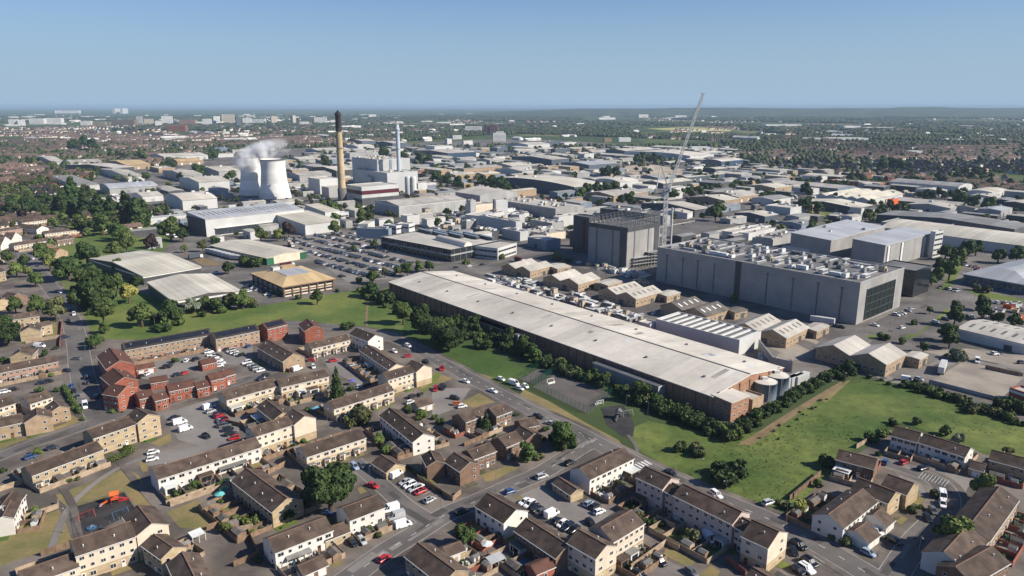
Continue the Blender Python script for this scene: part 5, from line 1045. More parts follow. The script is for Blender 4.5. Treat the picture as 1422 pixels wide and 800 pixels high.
# lamp columns
def lamp_mesh():
    b = MB(); b.cyl(0, 0, 0, 1.2, .1, .1, 8); b.cyl(0, 0, 1.2, 7, .06, .04, 8); b.bar((0, 0, 6.95), (1.2, 0, 7.1), .06); b.box(1.0, 1.6, -.12, .12, 7.05, 7.17, 1); return b.mesh('street_lamp', ['steel_dark', 'steel'])
LAMP = lamp_mesh()
for z, x, y in (('A1',345,115),('A1',530,240),('A1',960,70),('A2',930,60),('A2',1110,470),('A3',420,520),('A3',560,470),('A3',1195,580),('A3',1330,620),('A1',740,630),('B2',855,310),('B3',435,330),('B4',440,260),('B4',590,380),('B4',925,510),('B3',930,130),('B5',575,720),('B5',690,470),('B5',790,330),('B1',350,560),('M2',745,440),('A1',520,660),('B3',130,470),('A2',690,680),('M1',850,690),('M4',1100,480),('M4',760,640),('M4',1180,480),('M3',1000,330),('A2',575,280)):
    o = obj('street_lamp', LAMP, None, G(z, x, y), RND.uniform(0, 6.28)); thing(o, 'slim grey street lamp', 'street lamp', 'street lamps')
# garden odds and ends
def parasol():
    b = MB(); b.cyl(0, 0, 0, 2.3, .04, .04, 6, 1)
    for k in range(8):
        a, a2 = k * math.pi / 4, (k + 1) * math.pi / 4; b.quad([(0, 0, 2.6), (1.7 * math.cos(a), 1.7 * math.sin(a), 2.0), (1.7 * math.cos(a2), 1.7 * math.sin(a2), 2.0)])
    return b
for z, x, y, m in (('B3',385,655,'paint_white'),('B2',25,375,'tarp'),('A2',840,420,'tarp'),('A2',615,590,'tarp'),('B4',420,610,'paint_white'),('B2',50,345,'greenplastic')):
    o = parasol().build('garden_parasol', [m, 'steel'], None, G(z, x, y), 0); thing(o, {'paint_white':'white garden parasol','tarp':'blue-green garden parasol','greenplastic':'green garden parasol'}[m], 'parasol', 'garden parasols')
def leanto(z, x0, y0, x1, y1, d, h, m, desc):
    c, rz, L, D = frame(z, h, x0, y0, x1, y1, d); b = MB(); b.quad([(-L/2, -D/2, h), (L/2, -D/2, h), (L/2, D/2, h + .5), (-L/2, D/2, h + .5)], 0); b.quad([(-L/2, -D/2, h-.1), (L/2, -D/2, h-.1), (L/2, D/2, h + .4), (-L/2, D/2, h + .4)], 0)
    for s in (-L/2, 0, L/2): b.box(s - .06, s + .06, -D/2, -D/2 + .12, 0, h, 1)
    o = b.build('canopy', [m, 'trim'], None, c, rz); thing(o, desc, 'canopy', 'patio canopies')
leanto('B5', 180, 305, 255, 330, 3, 2.4, 'paint_white', 'white-roofed patio canopy'); leanto('B2', 398, 715, 535, 665, 2.6, 2.4, 'felt', 'grey patio canopy'); leanto('B2', 25, 215, 180, 165, 3, 2.4, 'felt', 'grey patio canopy'); leanto('B1', 1070, 590, 1140, 560, 3, 2.3, 'skylight', 'striped white patio canopy'); leanto('B3', 410, 735, 490, 700, 3, 2.2, 'roof_metal', 'grey sheet canopy'); leanto('B5', 380, 410, 395, 430, 3, 4.6, 'paint_white', 'white dormer canopy')
# trailer and site cabins on the right yard
def trailer(z, x, y, rz, desc):
    c = G(z, x, y); root = empty('box_trailer', c, rz); b = MB(); b.box(-6.5, 6.5, -1.25, 1.25, 1.1, 4.0); b.build('body', ['metal_white'], root); b = MB(); b.box(-6, 6, -.9, .9, .8, 1.1); b.build('chassis', ['steel_dark'], root)
    for xx in (-4.6, -3.4, 4.4):
        for s in (-1, 1): w = MB(); w.cyl(0, 0, -.15, .15, .5, .5, 14); o = w.build('wheel', ['tyre'], root, (xx, s * 1.05, .5)); o.rotation_euler = (math.pi / 2, 0, 0)
    thing(root, desc, 'trailer', 'box trailers in the yards')
trailer('A5', 840, 180, .95, 'long white box trailer on the concrete yard')
for k in range(7): trailer('M1', 1165 + k * 22, 285 + k * 6, -.35, 'white box trailer in a tight row')
trailer('M4', 430, 600, -.6, 'white box trailer beside the data hall'); 
_b = MB(); _b.quad([(-1.4,-.9,0),(1.4,-.9,0),(1.8,-1,1.5),(-1.8,-1,1.5)]); _b.quad([(-1.4,.9,0),(1.4,.9,0),(1.8,1,1.5),(-1.8,1,1.5)]); _b.quad([(-1.4,-.9,0),(-1.4,.9,0),(-1.8,1,1.5),(-1.8,-1,1.5)]); _b.quad([(1.4,-.9,0),(1.4,.9,0),(1.8,1,1.5),(1.8,-1,1.5)]); _b.quad([(-1.7,-.95,1.3),(1.7,-.95,1.3),(1.7,.95,1.3),(-1.7,.95,1.3)], 1); _b.box(-1.9,1.9,-1.1,-.98,1.4,1.6); _b.box(-1.9,1.9,.98,1.1,1.4,1.6)
for i in range(26):
    x, y = RND.uniform(1260, 1420), RND.uniform(510, 590); c = G('M4', x, y)
    if occ_hit(c.x, c.y, 2): continue
    m_ = RND.choice(('orange', 'paint_white', 'paint_white', 'unit_white', 'unit_tan', 'greenplastic')); o = _b.build('skip', [m_, 'soil'], None, c, RND.uniform(0, 3)); o.scale = (1.4, 1.4, 1.5); occ_add(c, 3); thing(o, {'orange':'orange','paint_white':'white','unit_white':'pale grey','unit_tan':'tan','greenplastic':'green'}[m_] + ' waste skip', 'skip', 'skips in the scrap yard')
def lorry_mesh(c):
    b = MB(); b.box(-5.5, 3, -1.25, 1.25, 1.1, 3.9, 0); b.box(3.4, 5.4, -1.2, 1.2, .6, 2.9, 1); b.box(5.38, 5.44, -1.1, 1.1, 1.7, 2.7, 2); b.box(-5.4, 5.2, -.9, .9, .6, 1.1, 3)
    for x in (-4.4, -3.2, 4.2): b.box(x - .5, x + .5, -1.2, 1.2, 0, 1.0, 3)
    return b.mesh('parked_lorry', [c, 'car_white', 'glass_dark', 'tyre'])
LORRY = [(lorry_mesh('metal_white'), 'white'), (lorry_mesh('metal_darkblue'), 'dark blue'), (lorry_mesh('maroon'), 'dark red'), (lorry_mesh('unit_tan'), 'tan'), (lorry_mesh('metal_mid'), 'grey')]
# ---------------------------------------------------------------- cars
def loft_car(kind):
    # stations along x (front = +x): x, half width, belt z, roof z (None = no cabin)
    if kind == 'van': Lg, Wd, Hb, Hr = 5.2, 1.0, 1.25, 2.25; cab = [(-2.55, -2.5, 1.05, 1.9)]
    elif kind == 'suv': Lg, Wd, Hb, Hr = 4.6, .93, 1.02, 1.68; cab = [(-2.2, -1.85, .45, 1.15)]
    elif kind == 'saloon': Lg, Wd, Hb, Hr = 4.6, .9, .92, 1.43; cab = [(-1.75, -.95, .45, 1.2)]
    else: Lg, Wd, Hb, Hr = 4.1, .88, .93, 1.48; cab = [(-1.95, -1.45, .45, 1.2)]
    a, b_, c_, d = cab[0]; h = Lg / 2
    xs = [-h, -h + .12, -h + .6, -.6, .6, h - .75, h - .15, h]; top = [Hb * .86, Hb * .97, Hb, Hb, Hb * .98, Hb * .86, Hb * .72, Hb * .6]; wd = [.86, .96, 1, 1, 1, .98, .9, .8]
    if kind == 'van': top = [Hb, Hb, Hb, Hb, Hb, Hb * .95, Hb * .8, Hb * .65]
    if kind == 'saloon': top[0] = Hb * .9; top[1] = Hb * .98
    B = MB(); R = []
    for x, t, w in zip(xs, top, wd):
        W_ = Wd * w; n = len(B.v); B.v += [(x, -W_ * .94, .22), (x, -W_, .5), (x, -W_ * .98, t - .12), (x, -W_ * .86, t), (x, W_ * .86, t), (x, W_ * .98, t - .12), (x, W_, .5), (x, W_ * .94, .22)]; R.append(n)
    for i in range(len(R) - 1):
        for j in range(7): B.f.append((R[i] + j, R[i+1] + j, R[i+1] + j + 1, R[i] + j + 1)); B.m.append(0)
        B.f.append((R[i] + 7, R[i+1] + 7, R[i+1], R[i])); B.m.append(1)
    B.f.append(tuple(R[0] + j for j in range(8))); B.m.append(0); B.f.append(tuple(R[-1] + j for j in range(8))); B.m.append(0)
    # lamps
    for s in (-1, 1):
        B.box(h - .2, h - .02, s * Wd * .5 - .18, s * Wd * .5 + .18, Hb * .52, Hb * .64, 3); B.box(-h - .02, -h + .06, s * Wd * .68 - .12, s * Wd * .68 + .12, Hb * .6, Hb * .82, 2)
    g = MB(); wb, wr = Wd * .9, Wd * .70
    if kind == 'van': wb, wr = Wd * .98, Wd * .9
    lo = [(a, -wb, Hb - .03), (d + (0 if kind != 'van' else 0), -wb, Hb - .03), (d, wb, Hb - .03), (a, wb, Hb - .03)]; hi = [(b_, -wr, Hr), (c_, -wr, Hr), (c_, wr, Hr), (b_, wr, Hr)]
    gm = 0
    # glasshouse sides (glass) and roof skin (paint)
    for k in range(4): g.quad([lo[k], lo[(k+1)%4], hi[(k+1)%4], hi[k]], gm)
    T = [(x, y, z + .03) for x, y, z in hi]; rb = MB()
    e = .04; rb.quad([(b_ - e, -wr - e, Hr + .02), (c_ + e, -wr - e, Hr + .02), (c_ + e, wr + e, Hr + .02), (b_ - e, wr + e, Hr + .02)], 0); rb.quad([(b_ + .1, -wr + .1, Hr + .06), (c_ - .1, -wr + .1, Hr + .06), (c_ - .1, wr - .1, Hr + .06), (b_ + .1, wr - .1, Hr + .06)], 0)
    for q, r_ in ((0, 0), (1, 1), (2, 2), (3, 3)): rb.bar(lo[q], hi[r_], .09, 0)
    for s in (-1, 1):
        m0 = Vector((a * .1 + d * .1, s * wb, Hb - .03)); rb.bar(m0, (m0.x * .7, s * wr, Hr), .08, 0)
    if kind == 'van':   # solid sides behind the cab
        for s in (-1, 1): rb.quad([(a - .02, s * (wb + .02), Hb - .1), (.75, s * (wb + .02), Hb - .1), (.65, s * (wr + .02), Hr), (b_, s * (wr + .02), Hr)], 0)
        rb.quad([(a - .02, -wb, Hb - .1), (a - .02, wb, Hb - .1), (b_ - .02, wr, Hr), (b_ - .02, -wr, Hr)], 0)
    n = len(B.v); B.v += rb.v; B.f += [tuple(i + n for i in f) for f in rb.f]; B.m += rb.m
    return B, g, Lg, Wd
CARM = {}
for k in ('hatch', 'saloon', 'suv', 'van'):
    B, g, Lg, Wd = loft_car(k); body = B.mesh('body', ['car_white', 'steel_dark', 'lamp_red', 'lamp_clear']); gl = g.mesh('car_glass', ['glass_dark'])
    w = MB(); w.cyl(0, 0, -.1, .1, .33, .33, 14, 0); w.cyl(0, 0, -.105, .105, .2, .2, 10, 1); wh = w.mesh('wheel', ['tyre', 'alloy'])
    Mn = MB(); Mn.v = list(B.v); Mn.f = list(B.f); Mn.m = list(B.m)
    n = len(Mn.v); Mn.v += g.v; Mn.f += [tuple(i + n for i in f) for f in g.f]; Mn.m += [4] * len(g.f)
    for sx in (-1, 1): Mn.box(sx * Lg * .3 - .32, sx * Lg * .3 + .32, -Wd * .98, Wd * .98, 0, .5, 5)
    CARM[k] = (body, gl, wh, Lg, Wd, Mn.mesh('parked_car', ['car_white', 'steel_dark', 'lamp_red', 'lamp_clear', 'glass_dark', 'tyre']))
CW = {'w': 'white', 'k': 'black', 's': 'silver', 'g': 'grey', 'b': 'blue', 'r': 'red', 'n': 'navy', 'e': 'green', 'o': 'orange', 'p': 'pale'}
CARS = []; CARQ = []; FARC = [False]
def car(p, ang, col, kind='hatch', near=True, group='parked cars'):
    cm = MATS['car_' + CW[col]]; body, gl, wh, Lg, Wd, one = CARM[kind]
    cat = 'van' if kind == 'van' else 'car'; nm = 'parked_' + cat
    if near:
        root = empty(nm, (p[0], p[1], p[2]), ang); o = obj('body', body, root); o.material_slots[0].link = 'OBJECT'; o.material_slots[0].material = cm; obj('car_glass', gl, root)
        for sx in (-1, 1):
            for sy in (-1, 1):
                q = obj('wheel', wh, root, (sx * Lg * .3, sy * (Wd - .1), .33)); q.rotation_euler = (math.pi / 2, 0, 0)
    elif not FARC[0]: CARQ.append((p, ang, col, kind, group)); return
    else:
        root = obj(nm, one, None, p, ang); root.material_slots[0].link = 'OBJECT'; root.material_slots[0].material = cm
    d = {'p': 'pale blue', 'n': 'dark blue'}.get(col, CW[col]) + {'hatch': ' hatchback', 'saloon': ' saloon', 'suv': ' estate car', 'van': ' van'}[kind]
    thing(root, d, cat, group); occ_add(p, 2.4); CARS.append(root)
def one(z, x, y, dx, dy, col, kind='hatch'):
    p = G(z, x, y, .75); q = G(z, x + dx, y + dy, .75); car((p.x, p.y, .12), math.atan2(q.y - p.y, q.x - p.x) + RND.uniform(-.03, .03), col, kind)
KR = ('hatch', 'hatch', 'saloon', 'suv', 'hatch')
def row(z, x0, y0, x1, y1, cols, mode='|', near=True, group='parked cars'):
    a = G(z, x0, y0, .75); b = G(z, x1, y1, .75); u = b - a; ang = math.atan2(u.y, u.x) + (math.pi / 2 if mode == '|' else 0); n = len(cols)
    for i, ch in enumerate(cols):
        if ch == '.': continue
        p = a.lerp(b, i / max(1, n - 1)); k = 'van' if ch.isupper() else RND.choice(KR)
        car((p.x + RND.uniform(-.2, .2), p.y + RND.uniform(-.2, .2), .12), ang + (math.pi if RND.random() < .5 else 0) + RND.uniform(-.05, .05), ch.lower(), k, near, group)
for a in (('B2',935,700,90,-55,'r'),('B2',1185,375,60,-30,'s'),('B2',870,295,60,20,'r','saloon'),('B2',810,185,50,40,'g'),('B2',770,190,50,45,'p','suv'),('B2',1000,235,60,-35,'w','van'),('B2',760,610,50,55,'k'),('B2',810,600,50,55,'s'),('B2',620,445,60,10,'b'),
  ('B3',690,245,70,-25,'s','suv'),('B3',515,328,70,-25,'b'),('B3',245,440,80,-30,'k','suv'),('B3',845,170,70,-30,'k','suv'),('B3',70,375,60,-30,'s'),('B3',20,325,60,-30,'r'),('B3',5,300,60,-30,'w'),('B3',950,395,60,-40,'p'),('B3',985,410,60,-40,'k'),('B3',1010,440,70,-30,'w'),('B3',745,455,80,-40,'w','van'),('B3',960,500,60,50,'k'),
  ('B4',540,345,60,40,'w','suv'),('B4',285,222,60,35,'k','saloon'),('B4',830,390,60,-20,'s','suv'),('B4',990,625,70,40,'k','suv'),('B4',1060,720,80,50,'k','suv'),('B4',1045,755,90,60,'w','suv'),('B4',990,765,80,50,'k'),('B4',225,715,70,50,'k','suv'),('B4',400,775,70,50,'g'),('B4',110,790,70,30,'k','suv'),('B4',500,590,30,30,'w','van'),('B4',970,660,20,40,'k'),
  ('B5',510,272,40,-20,'r'),('B5',600,300,50,-15,'k','suv'),('B5',690,430,10,40,'w','van'),('B5',690,465,10,40,'w','suv'),('B5',385,590,60,30,'w'),('B5',465,635,60,30,'k','suv'),('B5',715,690,60,30,'w','van'),('B5',650,765,60,30,'g','suv'),('B5',900,470,60,25,'p','suv'),('B5',825,480,20,40,'s'),('B5',870,330,40,0,'b'),('B5',930,350,40,0,'w'),('B5',620,530,30,40,'k'),('B5',425,270,20,-30,'b'),('B5',30,655,70,40,'k','suv'),('B5',70,735,80,45,'k','suv'),('B5',55,765,80,50,'w','suv'),('B5',645,495,30,40,'g'),('B5',345,690,40,20,'p'),
  ('A1',475,257,50,0,'g'),('A1',415,330,40,5,'n'),('A1',535,370,20,-40,'k','suv'),('A1',540,402,20,-40,'n'),('A1',600,490,30,-30,'k','suv'),('A1',440,425,30,-30,'b'),('A1',525,548,5,50,'w','van'),('A1',455,455,30,50,'k'),('A1',480,490,30,50,'g'),('A1',260,405,50,-5,'n'),('A1',300,395,50,-5,'k'),('A1',245,180,60,0,'w','van'),('A1',200,190,50,0,'k'),('A1',400,125,50,-10,'n','suv'),('A1',30,460,50,-10,'w'),('A1',85,445,50,-10,'k'),
  ('A1',1210,260,50,-20,'k','suv'),('A1',1150,268,30,-30,'w'),('A1',1020,305,40,-40,'k','suv'),('A1',1050,300,40,-40,'k','suv'),('A1',910,350,50,-30,'w'),('A1',870,365,50,-30,'k'),('A1',1095,355,50,-10,'n'),('A1',1140,345,40,-15,'r'),('A1',1080,620,60,-15,'k','saloon'),('A1',1110,650,60,-15,'w','van'),('A1',1145,690,60,-20,'w','van'),('A1',1270,735,40,20,'k'),('A1',1290,555,60,-20,'w','van'),('A1',1300,580,60,-20,'s'),('A1',1350,610,50,-25,'r'),('A1',1370,665,60,-30,'g','suv'),
  ('A2',500,322,60,-20,'w','van'),('A2',310,358,60,-15,'k'),('A2',280,380,50,-15,'n'),('A2',600,305,20,30,'w'),('A2',725,268,60,-10,'r','suv'),('A2',830,297,60,-10,'s','saloon'),('A2',935,348,60,-10,'b'),('A2',970,385,60,-10,'k'),('A2',935,415,60,-20,'k','suv'),('A2',880,430,40,-20,'s'),('A2',1185,178,50,20,'w','suv'),('A2',1100,210,40,20,'w'),('A2',1185,240,40,-5,'r'),('A2',1295,275,40,15,'k'),('A2',1390,318,5,30,'r'),('A2',1355,445,-5,30,'r'),('A2',1385,440,40,10,'k'),('A2',1200,525,60,-15,'w'),('A2',1210,490,60,-30,'k','suv'),('A2',1260,475,40,-30,'k'),('A2',200,180,40,-20,'b'),('A2',590,265,40,0,'r'),
  ('A3',205,395,60,20,'w','saloon'),('A3',375,455,60,20,'w','saloon'),('A3',425,382,60,20,'w'),('A3',505,410,50,15,'w','van'),('A3',540,440,50,15,'w'),('A3',575,425,40,25,'w'),('A3',655,615,60,15,'k','suv'),('A3',735,655,60,15,'s','saloon'),('A3',65,318,5,30,'r'),('A3',20,440,5,30,'r'),('A3',70,425,50,20,'k'),('A3',140,500,60,10,'k','suv'),('A3',155,535,50,0,'o'),('A3',185,550,50,-10,'w'),
  ('B1',290,85,50,-15,'n'),('B1',170,135,50,-15,'b'),('B1',850,110,60,-12,'w'),('B1',845,148,60,-14,'w'),('B1',1145,20,40,20,'k'),
  ('M1',180,312,40,20,'w'),('M1',205,350,30,30,'n'),('M1',330,495,30,10,'w'),('M1',405,615,5,30,'w','suv'),('M1',375,655,5,40,'k','suv'),('M1',378,595,5,30,'k'),('M4',690,605,60,15,'w','saloon'),('M4',825,618,50,-10,'w'),('M4',425,590,40,15,'w','van'),('M4',525,615,50,10,'k'),('M4',870,525,40,-5,'s'),('M4',500,610,40,10,'n'),('A5',1215,55,60,-5,'w'),('A5',1245,50,30,-10,'n'),('A5',1085,105,5,60,'w','van'),('A5',1395,115,40,0,'k'),('A5',600,235,60,10,'w','van'),('A5',680,230,40,10,'s'),('M4',1280,745,40,5,'w'),('M3',545,480,40,-10,'k','suv')):
    one(*a)
for a in (('B2',1050,275,1135,330,'swsr','|'),('B2',968,425,1040,512,'WSW','|'),('B3',600,385,690,440,'wwkkg','|'),('B3',770,490,870,540,'kwnk','|'),('A1',1290,215,1360,285,'wwwww','|'),('A1',1370,640,1422,720,'kgkk','|'),('A2',70,200,150,235,'kswsk','|'),('A2',190,280,270,330,'wsgsw','|'),('A2',5,240,20,300,'kww','|'),('A2',20,600,50,650,'krr','|'),('A2',40,640,110,745,'pnkkr','|'),('B4',370,610,440,650,'wk','|'),
          ('M4',795,555,850,535,'wsw.s','|'),('M2',235,205,300,195,'wsk.w','|'),('M2',20,460,150,520,'kwskwk','|'),('M2',0,470,20,490,'kw','|'),('M4',470,550,560,575,'kws','=')): row(*a)
# staff car park: many small cars
rl = random.Random(9); cpk = [G('M2',*p) for p in ((215,212),(480,168),(690,195),(735,255),(945,335),(800,415),(570,432),(430,372),(350,290))]; cpp = [(p.x, p.y) for p in cpk]
pa = G('M2', 340, 230); pb = G('M2', 740, 330); ax = (pb - pa); ax.z = 0; ax.normalize(); ay = Vector((-ax.y, ax.x, 0)); a_ang = math.atan2(ax.y, ax.x)
c0 = sum(cpk, Vector()) / len(cpk); lots = []
for i in range(-9, 10):
    for j in range(-45, 46):
        p = c0 + ay * (i * 8.0 + (2.4 if i % 2 else -2.4)) + ax * (j * 2.7)
        if inpoly((p.x, p.y), cpp) and rl.random() < .8 and not occ_hit(p.x, p.y, 1.2): lots.append((p, a_ang + math.pi / 2))
rl.shuffle(lots)
for p, an in lots[:310]: car((p.x, p.y, .12), an + rl.uniform(-.06, .06), rl.choice('kkkkkkknggkksswbkkw'), rl.choice(KR), False, 'cars in the staff car park')
# cars along other estate roads and yards
for a in (('M4',1010,420,1110,440,'k.kwks.','|'),('M4',1290,495,1400,500,'wkwwkw','|'),('F3',1080,610,1180,640,'k.w.k','='),('M3',1190,150,1260,110,'.r','='),('F1',1290,620,1400,600,'wk.k','='),('M2',480,170,650,175,'ksk.kw.k','|'),('M4',1010,345,1130,300,'k.wk.kg','|'),('M4',1330,640,1422,660,'kws','|'),('F4',495,640,620,655,'kwk.ksw','|'),('M4',1060,570,990,590,'kk.w','|'),('M4',1080,300,1180,320,'kk.wgk','|'),('M4',1140,560,1300,575,'kw.kwwk','|'),('F4',20,690,200,660,'kwkkw','|'),('F4',200,665,300,640,'wkk','|'),('M3',1060,130,1130,115,'kwr','='),('M2',1160,360,1300,345,'kwk','='),('M1',1010,420,1180,390,'wk.kw','='),('F3',1060,525,1200,520,'kkw.kgk','|'),('F4',690,650,830,560,'kkw.kwwk','|'),('F2',480,640,650,700,'wkkw','|'),('C',760,690,900,730,'kwbwk','|'),('C',50,690,200,710,'kwwk','|'),('M3',820,690,900,610,'kw','=')):
    row(*a[:6], a[6], False)

CARQ.sort(key=lambda t: t[0][1]); FARC[0] = True; NC = sum(1 for o in CARS)
for q in CARQ[:max(0, 305 - NC)]: car(q[0], q[1], q[2], q[3], False, q[4])
_B = MB(); _cols = list(CW)
for p_, an, col, kind, g_ in CARQ[max(0, 305 - NC):]:
    me = CARM[kind][5]; T = Matrix.Translation(p_) @ Matrix.Rotation(an, 4, 'Z'); n = len(_B.v); _B.v += [tuple(T @ v.co) for v in me.vertices]
    for f in me.polygons: _B.f.append(tuple(i + n for i in f.vertices)); _B.m.append(_cols.index(col) if f.material_index == 0 else len(_cols) + f.material_index - 1)
    occ_add(p_, 2.4)
if _B.v: stuff(_B.build('distant_cars', ['car_' + CW[c] for c in _cols] + ['steel_dark', 'lamp_red', 'lamp_clear', 'glass_dark', 'tyre']))
# ---------------------------------------------------------------- ground, roads, markings
def sheet(name, z, pts, m, lift):
    P = [G(z, *p) if len(p) == 2 else G(*p) for p in pts]; b = MB(); b.quad([(p.x, p.y, lift) for p in P]); return struct(b.build(name, [m]))
def ribbon(name, pts, w, m, lift, z='W'):
    P = [G(z, *p) for p in pts]
    Q = []
    for i in range(len(P) - 1):          # Catmull-Rom so that bends are round
        p0, p1, p2, p3 = P[max(0, i-1)], P[i], P[i+1], P[min(len(P)-1, i+2)]
        for k in range(6):
            t = k / 6; Q.append(.5 * (2*p1 + (p2-p0)*t + (2*p0-5*p1+4*p2-p3)*t*t + (3*p1-p0-3*p2+p3)*t*t*t))
    Q.append(P[-1]); b = MB(); E = []
    for i, q in enumerate(Q):
        d = (Q[min(len(Q)-1, i+1)] - Q[max(0, i-1)]); d.z = 0; d.normalize(); n = Vector((-d.y, d.x, 0)); ww = w if not isinstance(w, tuple) else w[0] + (w[1] - w[0]) * i / (len(Q) - 1)
        E.append((q - n * ww / 2, q + n * ww / 2))
    for (a, c), (d, e) in zip(E[:-1], E[1:]): b.quad([(a.x, a.y, lift), (d.x, d.y, lift), (e.x, e.y, lift), (c.x, c.y, lift)])
    return struct(b.build(name, [m])), Q
# main terrain: one sheet to the horizon, finer near the camera
def terrain():
    m, nt, bs = newmat('countryside'); N, L = nt.nodes, nt.links; geo = N.new('ShaderNodeNewGeometry')
    vo = N.new('ShaderNodeTexVoronoi'); vo.inputs['Scale'].default_value = .0035; L.new(geo.outputs['Position'], vo.inputs['Vector'])
    sep = N.new('ShaderNodeSeparateColor'); L.new(vo.outputs['Color'], sep.inputs[0])
    r = N.new('ShaderNodeValToRGB'); L.new(sep.outputs[0], r.inputs[0]); e = r.color_ramp.elements
    e[0].position = 0; e[0].color = (.045, .065, .028, 1); e[1].position = 1; e[1].color = (.15, .14, .07, 1)
    for p, c in ((.45, (.055, .078, .03, 1)), (.7, (.075, .1, .035, 1)), (.9, (.10, .125, .045, 1))): q = r.color_ramp.elements.new(p); q.color = c
    n = N.new('ShaderNodeTexNoise'); n.inputs['Scale'].default_value = .02; n.inputs['Detail'].default_value = 8; L.new(geo.outputs['Position'], n.inputs['Vector'])
    mr = N.new('ShaderNodeMapRange'); mr.inputs[3].default_value = .45; mr.inputs[4].default_value = 1.5; L.new(n.outputs['Fac'], mr.inputs[0])
    s = N.new('ShaderNodeVectorMath'); s.operation = 'SCALE'; L.new(r.outputs[0], s.inputs[0]); L.new(mr.outputs[0], s.inputs['Scale']); L.new(s.outputs[0], bs.inputs['Base Color']); bs.inputs['Roughness'].default_value = .95; bs.inputs['Specular IOR Level'].default_value = .1
    MATS['countryside'] = m
    ys = [-400, 0, 150, 300, 500, 750, 1000, 1400, 2000, 3000, 4500, 6500, 9000, 13000, 20000, 32000, 58000]; xs = [-58000, -30000, -15000, -8000, -4000, -2000, -1000, -500, -200, 0, 200, 500, 1000, 2000, 4000, 8000, 15000, 30000, 58000]
    b = MB()
    for y in ys:
        for x in xs: b.v.append((x, y, -.02))
    n = len(xs)
    for j in range(len(ys) - 1):
        for i in range(n - 1): b.f.append((j*n+i, j*n+i+1, (j+1)*n+i+1, (j+1)*n+i)); b.m.append(0)
    struct(b.build('ground', ['countryside']))
terrain()
sheet('industrial_ground', 'W', [(140,240),(400,207),(720,192),(1000,208),(1040,236),(1300,264),(1440,285),(1540,340),(1560,640),(1422,590),(1310,548),(1190,520),(1090,548),(1020,592),(760,475),(620,425),(545,395),(480,430),(330,440),(280,440),(200,410),(150,360),(240,300),(120,262)], 'yard', .004)
sheet('estate_ground', 'W', [(-420,262),(60,262),(110,300),(60,350),(110,440),(180,470),(400,450),(520,455),(640,510),(800,590),(880,640),(960,670),(1090,720),(1150,660),(1240,596),(1440,640),(1900,700),(2300,1300),(-900,1300)], 'paving', .004)
PK = [0]
def patch(name, z, pts, m, lift=0): PK[0] += 1; return sheet(name, z, pts, m, .008 + PK[0] * .0008)
patch('lawn', 'W', [(100,440),(118,400),(75,330),(110,300),(170,296),(240,330),(210,372),(190,405),(290,432),(360,425),(480,405),(515,400),(548,430),(590,466),(650,478),(735,518),(712,528),(650,520),(600,497),(545,470),(480,452),(400,445),(300,462),(240,470),(180,472),(120,470)], 'grass')
patch('meadow', 'W', [(560,440),(640,470),(735,516),(715,527),(650,521),(600,498),(560,470)], 'grass_dark', .016)
patch('meadow', 'W', [(868,598),(900,585),(960,596),(1020,606),(1060,598),(1120,565),(1188,528),(1240,532),(1300,548),(1440,592),(1500,640),(1440,640),(1370,632),(1310,608),(1255,586),(1220,600),(1180,628),(1150,660),(1120,690),(1085,704),(1040,700),(990,682),(940,655),(890,628)], 'grass_long')
for zz, pp in (('B1',[(310,350),(690,205),(745,225),(770,240),(850,370),(860,420),(760,420),(690,335),(385,425),(330,380)]),('B1',[(-150,620),(330,430),(400,600),(300,650),(130,700),(-150,800)]),('B1',[(915,450),(1105,375),(1180,480),(1150,550),(1000,530)]),('A1',[(330,690),(430,600),(510,640),(480,670),(330,715)]),('A1',[(0,770),(330,715),(500,655),(520,665),(150,790),(0,850)]),
  ('A3',[(570,450),(720,520),(960,660),(1150,760),(1180,800),(1060,800),(900,690),(720,590),(600,510),(540,480)]),('A3',[(0,240),(130,300),(380,375),(330,400),(200,360),(0,262)]),('A3',[(180,530),(290,470),(400,525),(250,560)]),('A3',[(0,340),(130,380),(60,410),(0,420)]),('B3',[(345,240),(500,185),(560,200),(420,270),(380,275)]),('B3',[(300,640),(395,570),(400,600),(320,650)]),('B3',[(530,350),(640,345),(560,380)]),('B2',[(785,310),(840,290),(845,330),(800,345)]),('B2',[(1000,520),(1090,480),(1100,495),(1020,540)]),
  ('B2',[(1170,430),(1260,395),(1265,410),(1190,450)]),('B2',[(570,675),(650,650),(720,740),(700,790),(640,740)]),('B4',[(265,640),(425,710),(400,760),(240,680)]),('B4',[(440,790),(510,740),(560,775),(530,820)]),('B5',[(570,420),(620,450),(590,490),(540,495)]),('B5',[(470,510),(550,540),(510,570),(460,540)]),('B5',[(620,320),(780,340),(740,360),(690,345)]),('A1',[(930,780),(1050,720),(1060,770),(990,800)]),('A1',[(690,555),(810,555),(790,600),(720,600)]),
  ('M4',[(640,660),(700,650),(760,690),(690,690)]),('M4',[(800,690),(870,640),(1040,520),(1060,535),(900,660)]),('M4',[(1000,440),(1090,300),(1130,300),(1040,470)]),('M4',[(1130,430),(1300,455),(1420,480),(1420,500),(1200,470)]),('M4',[(760,610),(850,540),(870,545),(780,620)]),('M3',[(20,330),(80,290),(100,300),(60,350)]),('F4',[(330,660),(480,600),(520,620),(380,690)]),
  ('B1',[(765,150),(830,130),(820,220),(790,220)]),('A2',[(1240,430),(1370,340),(1390,360),(1290,470)]),('A1',[(250,110),(330,20),(380,10),(370,120),(260,140)]),('A2',[(230,250),(330,330),(300,340),(215,260)]),('A5',[(0,370),(180,245),(210,240),(30,400)])):
    patch('dry_lawn', zz, pp, 'grass_dry' if zz not in ('A2','M4','F4','M3') else 'grass', .016)
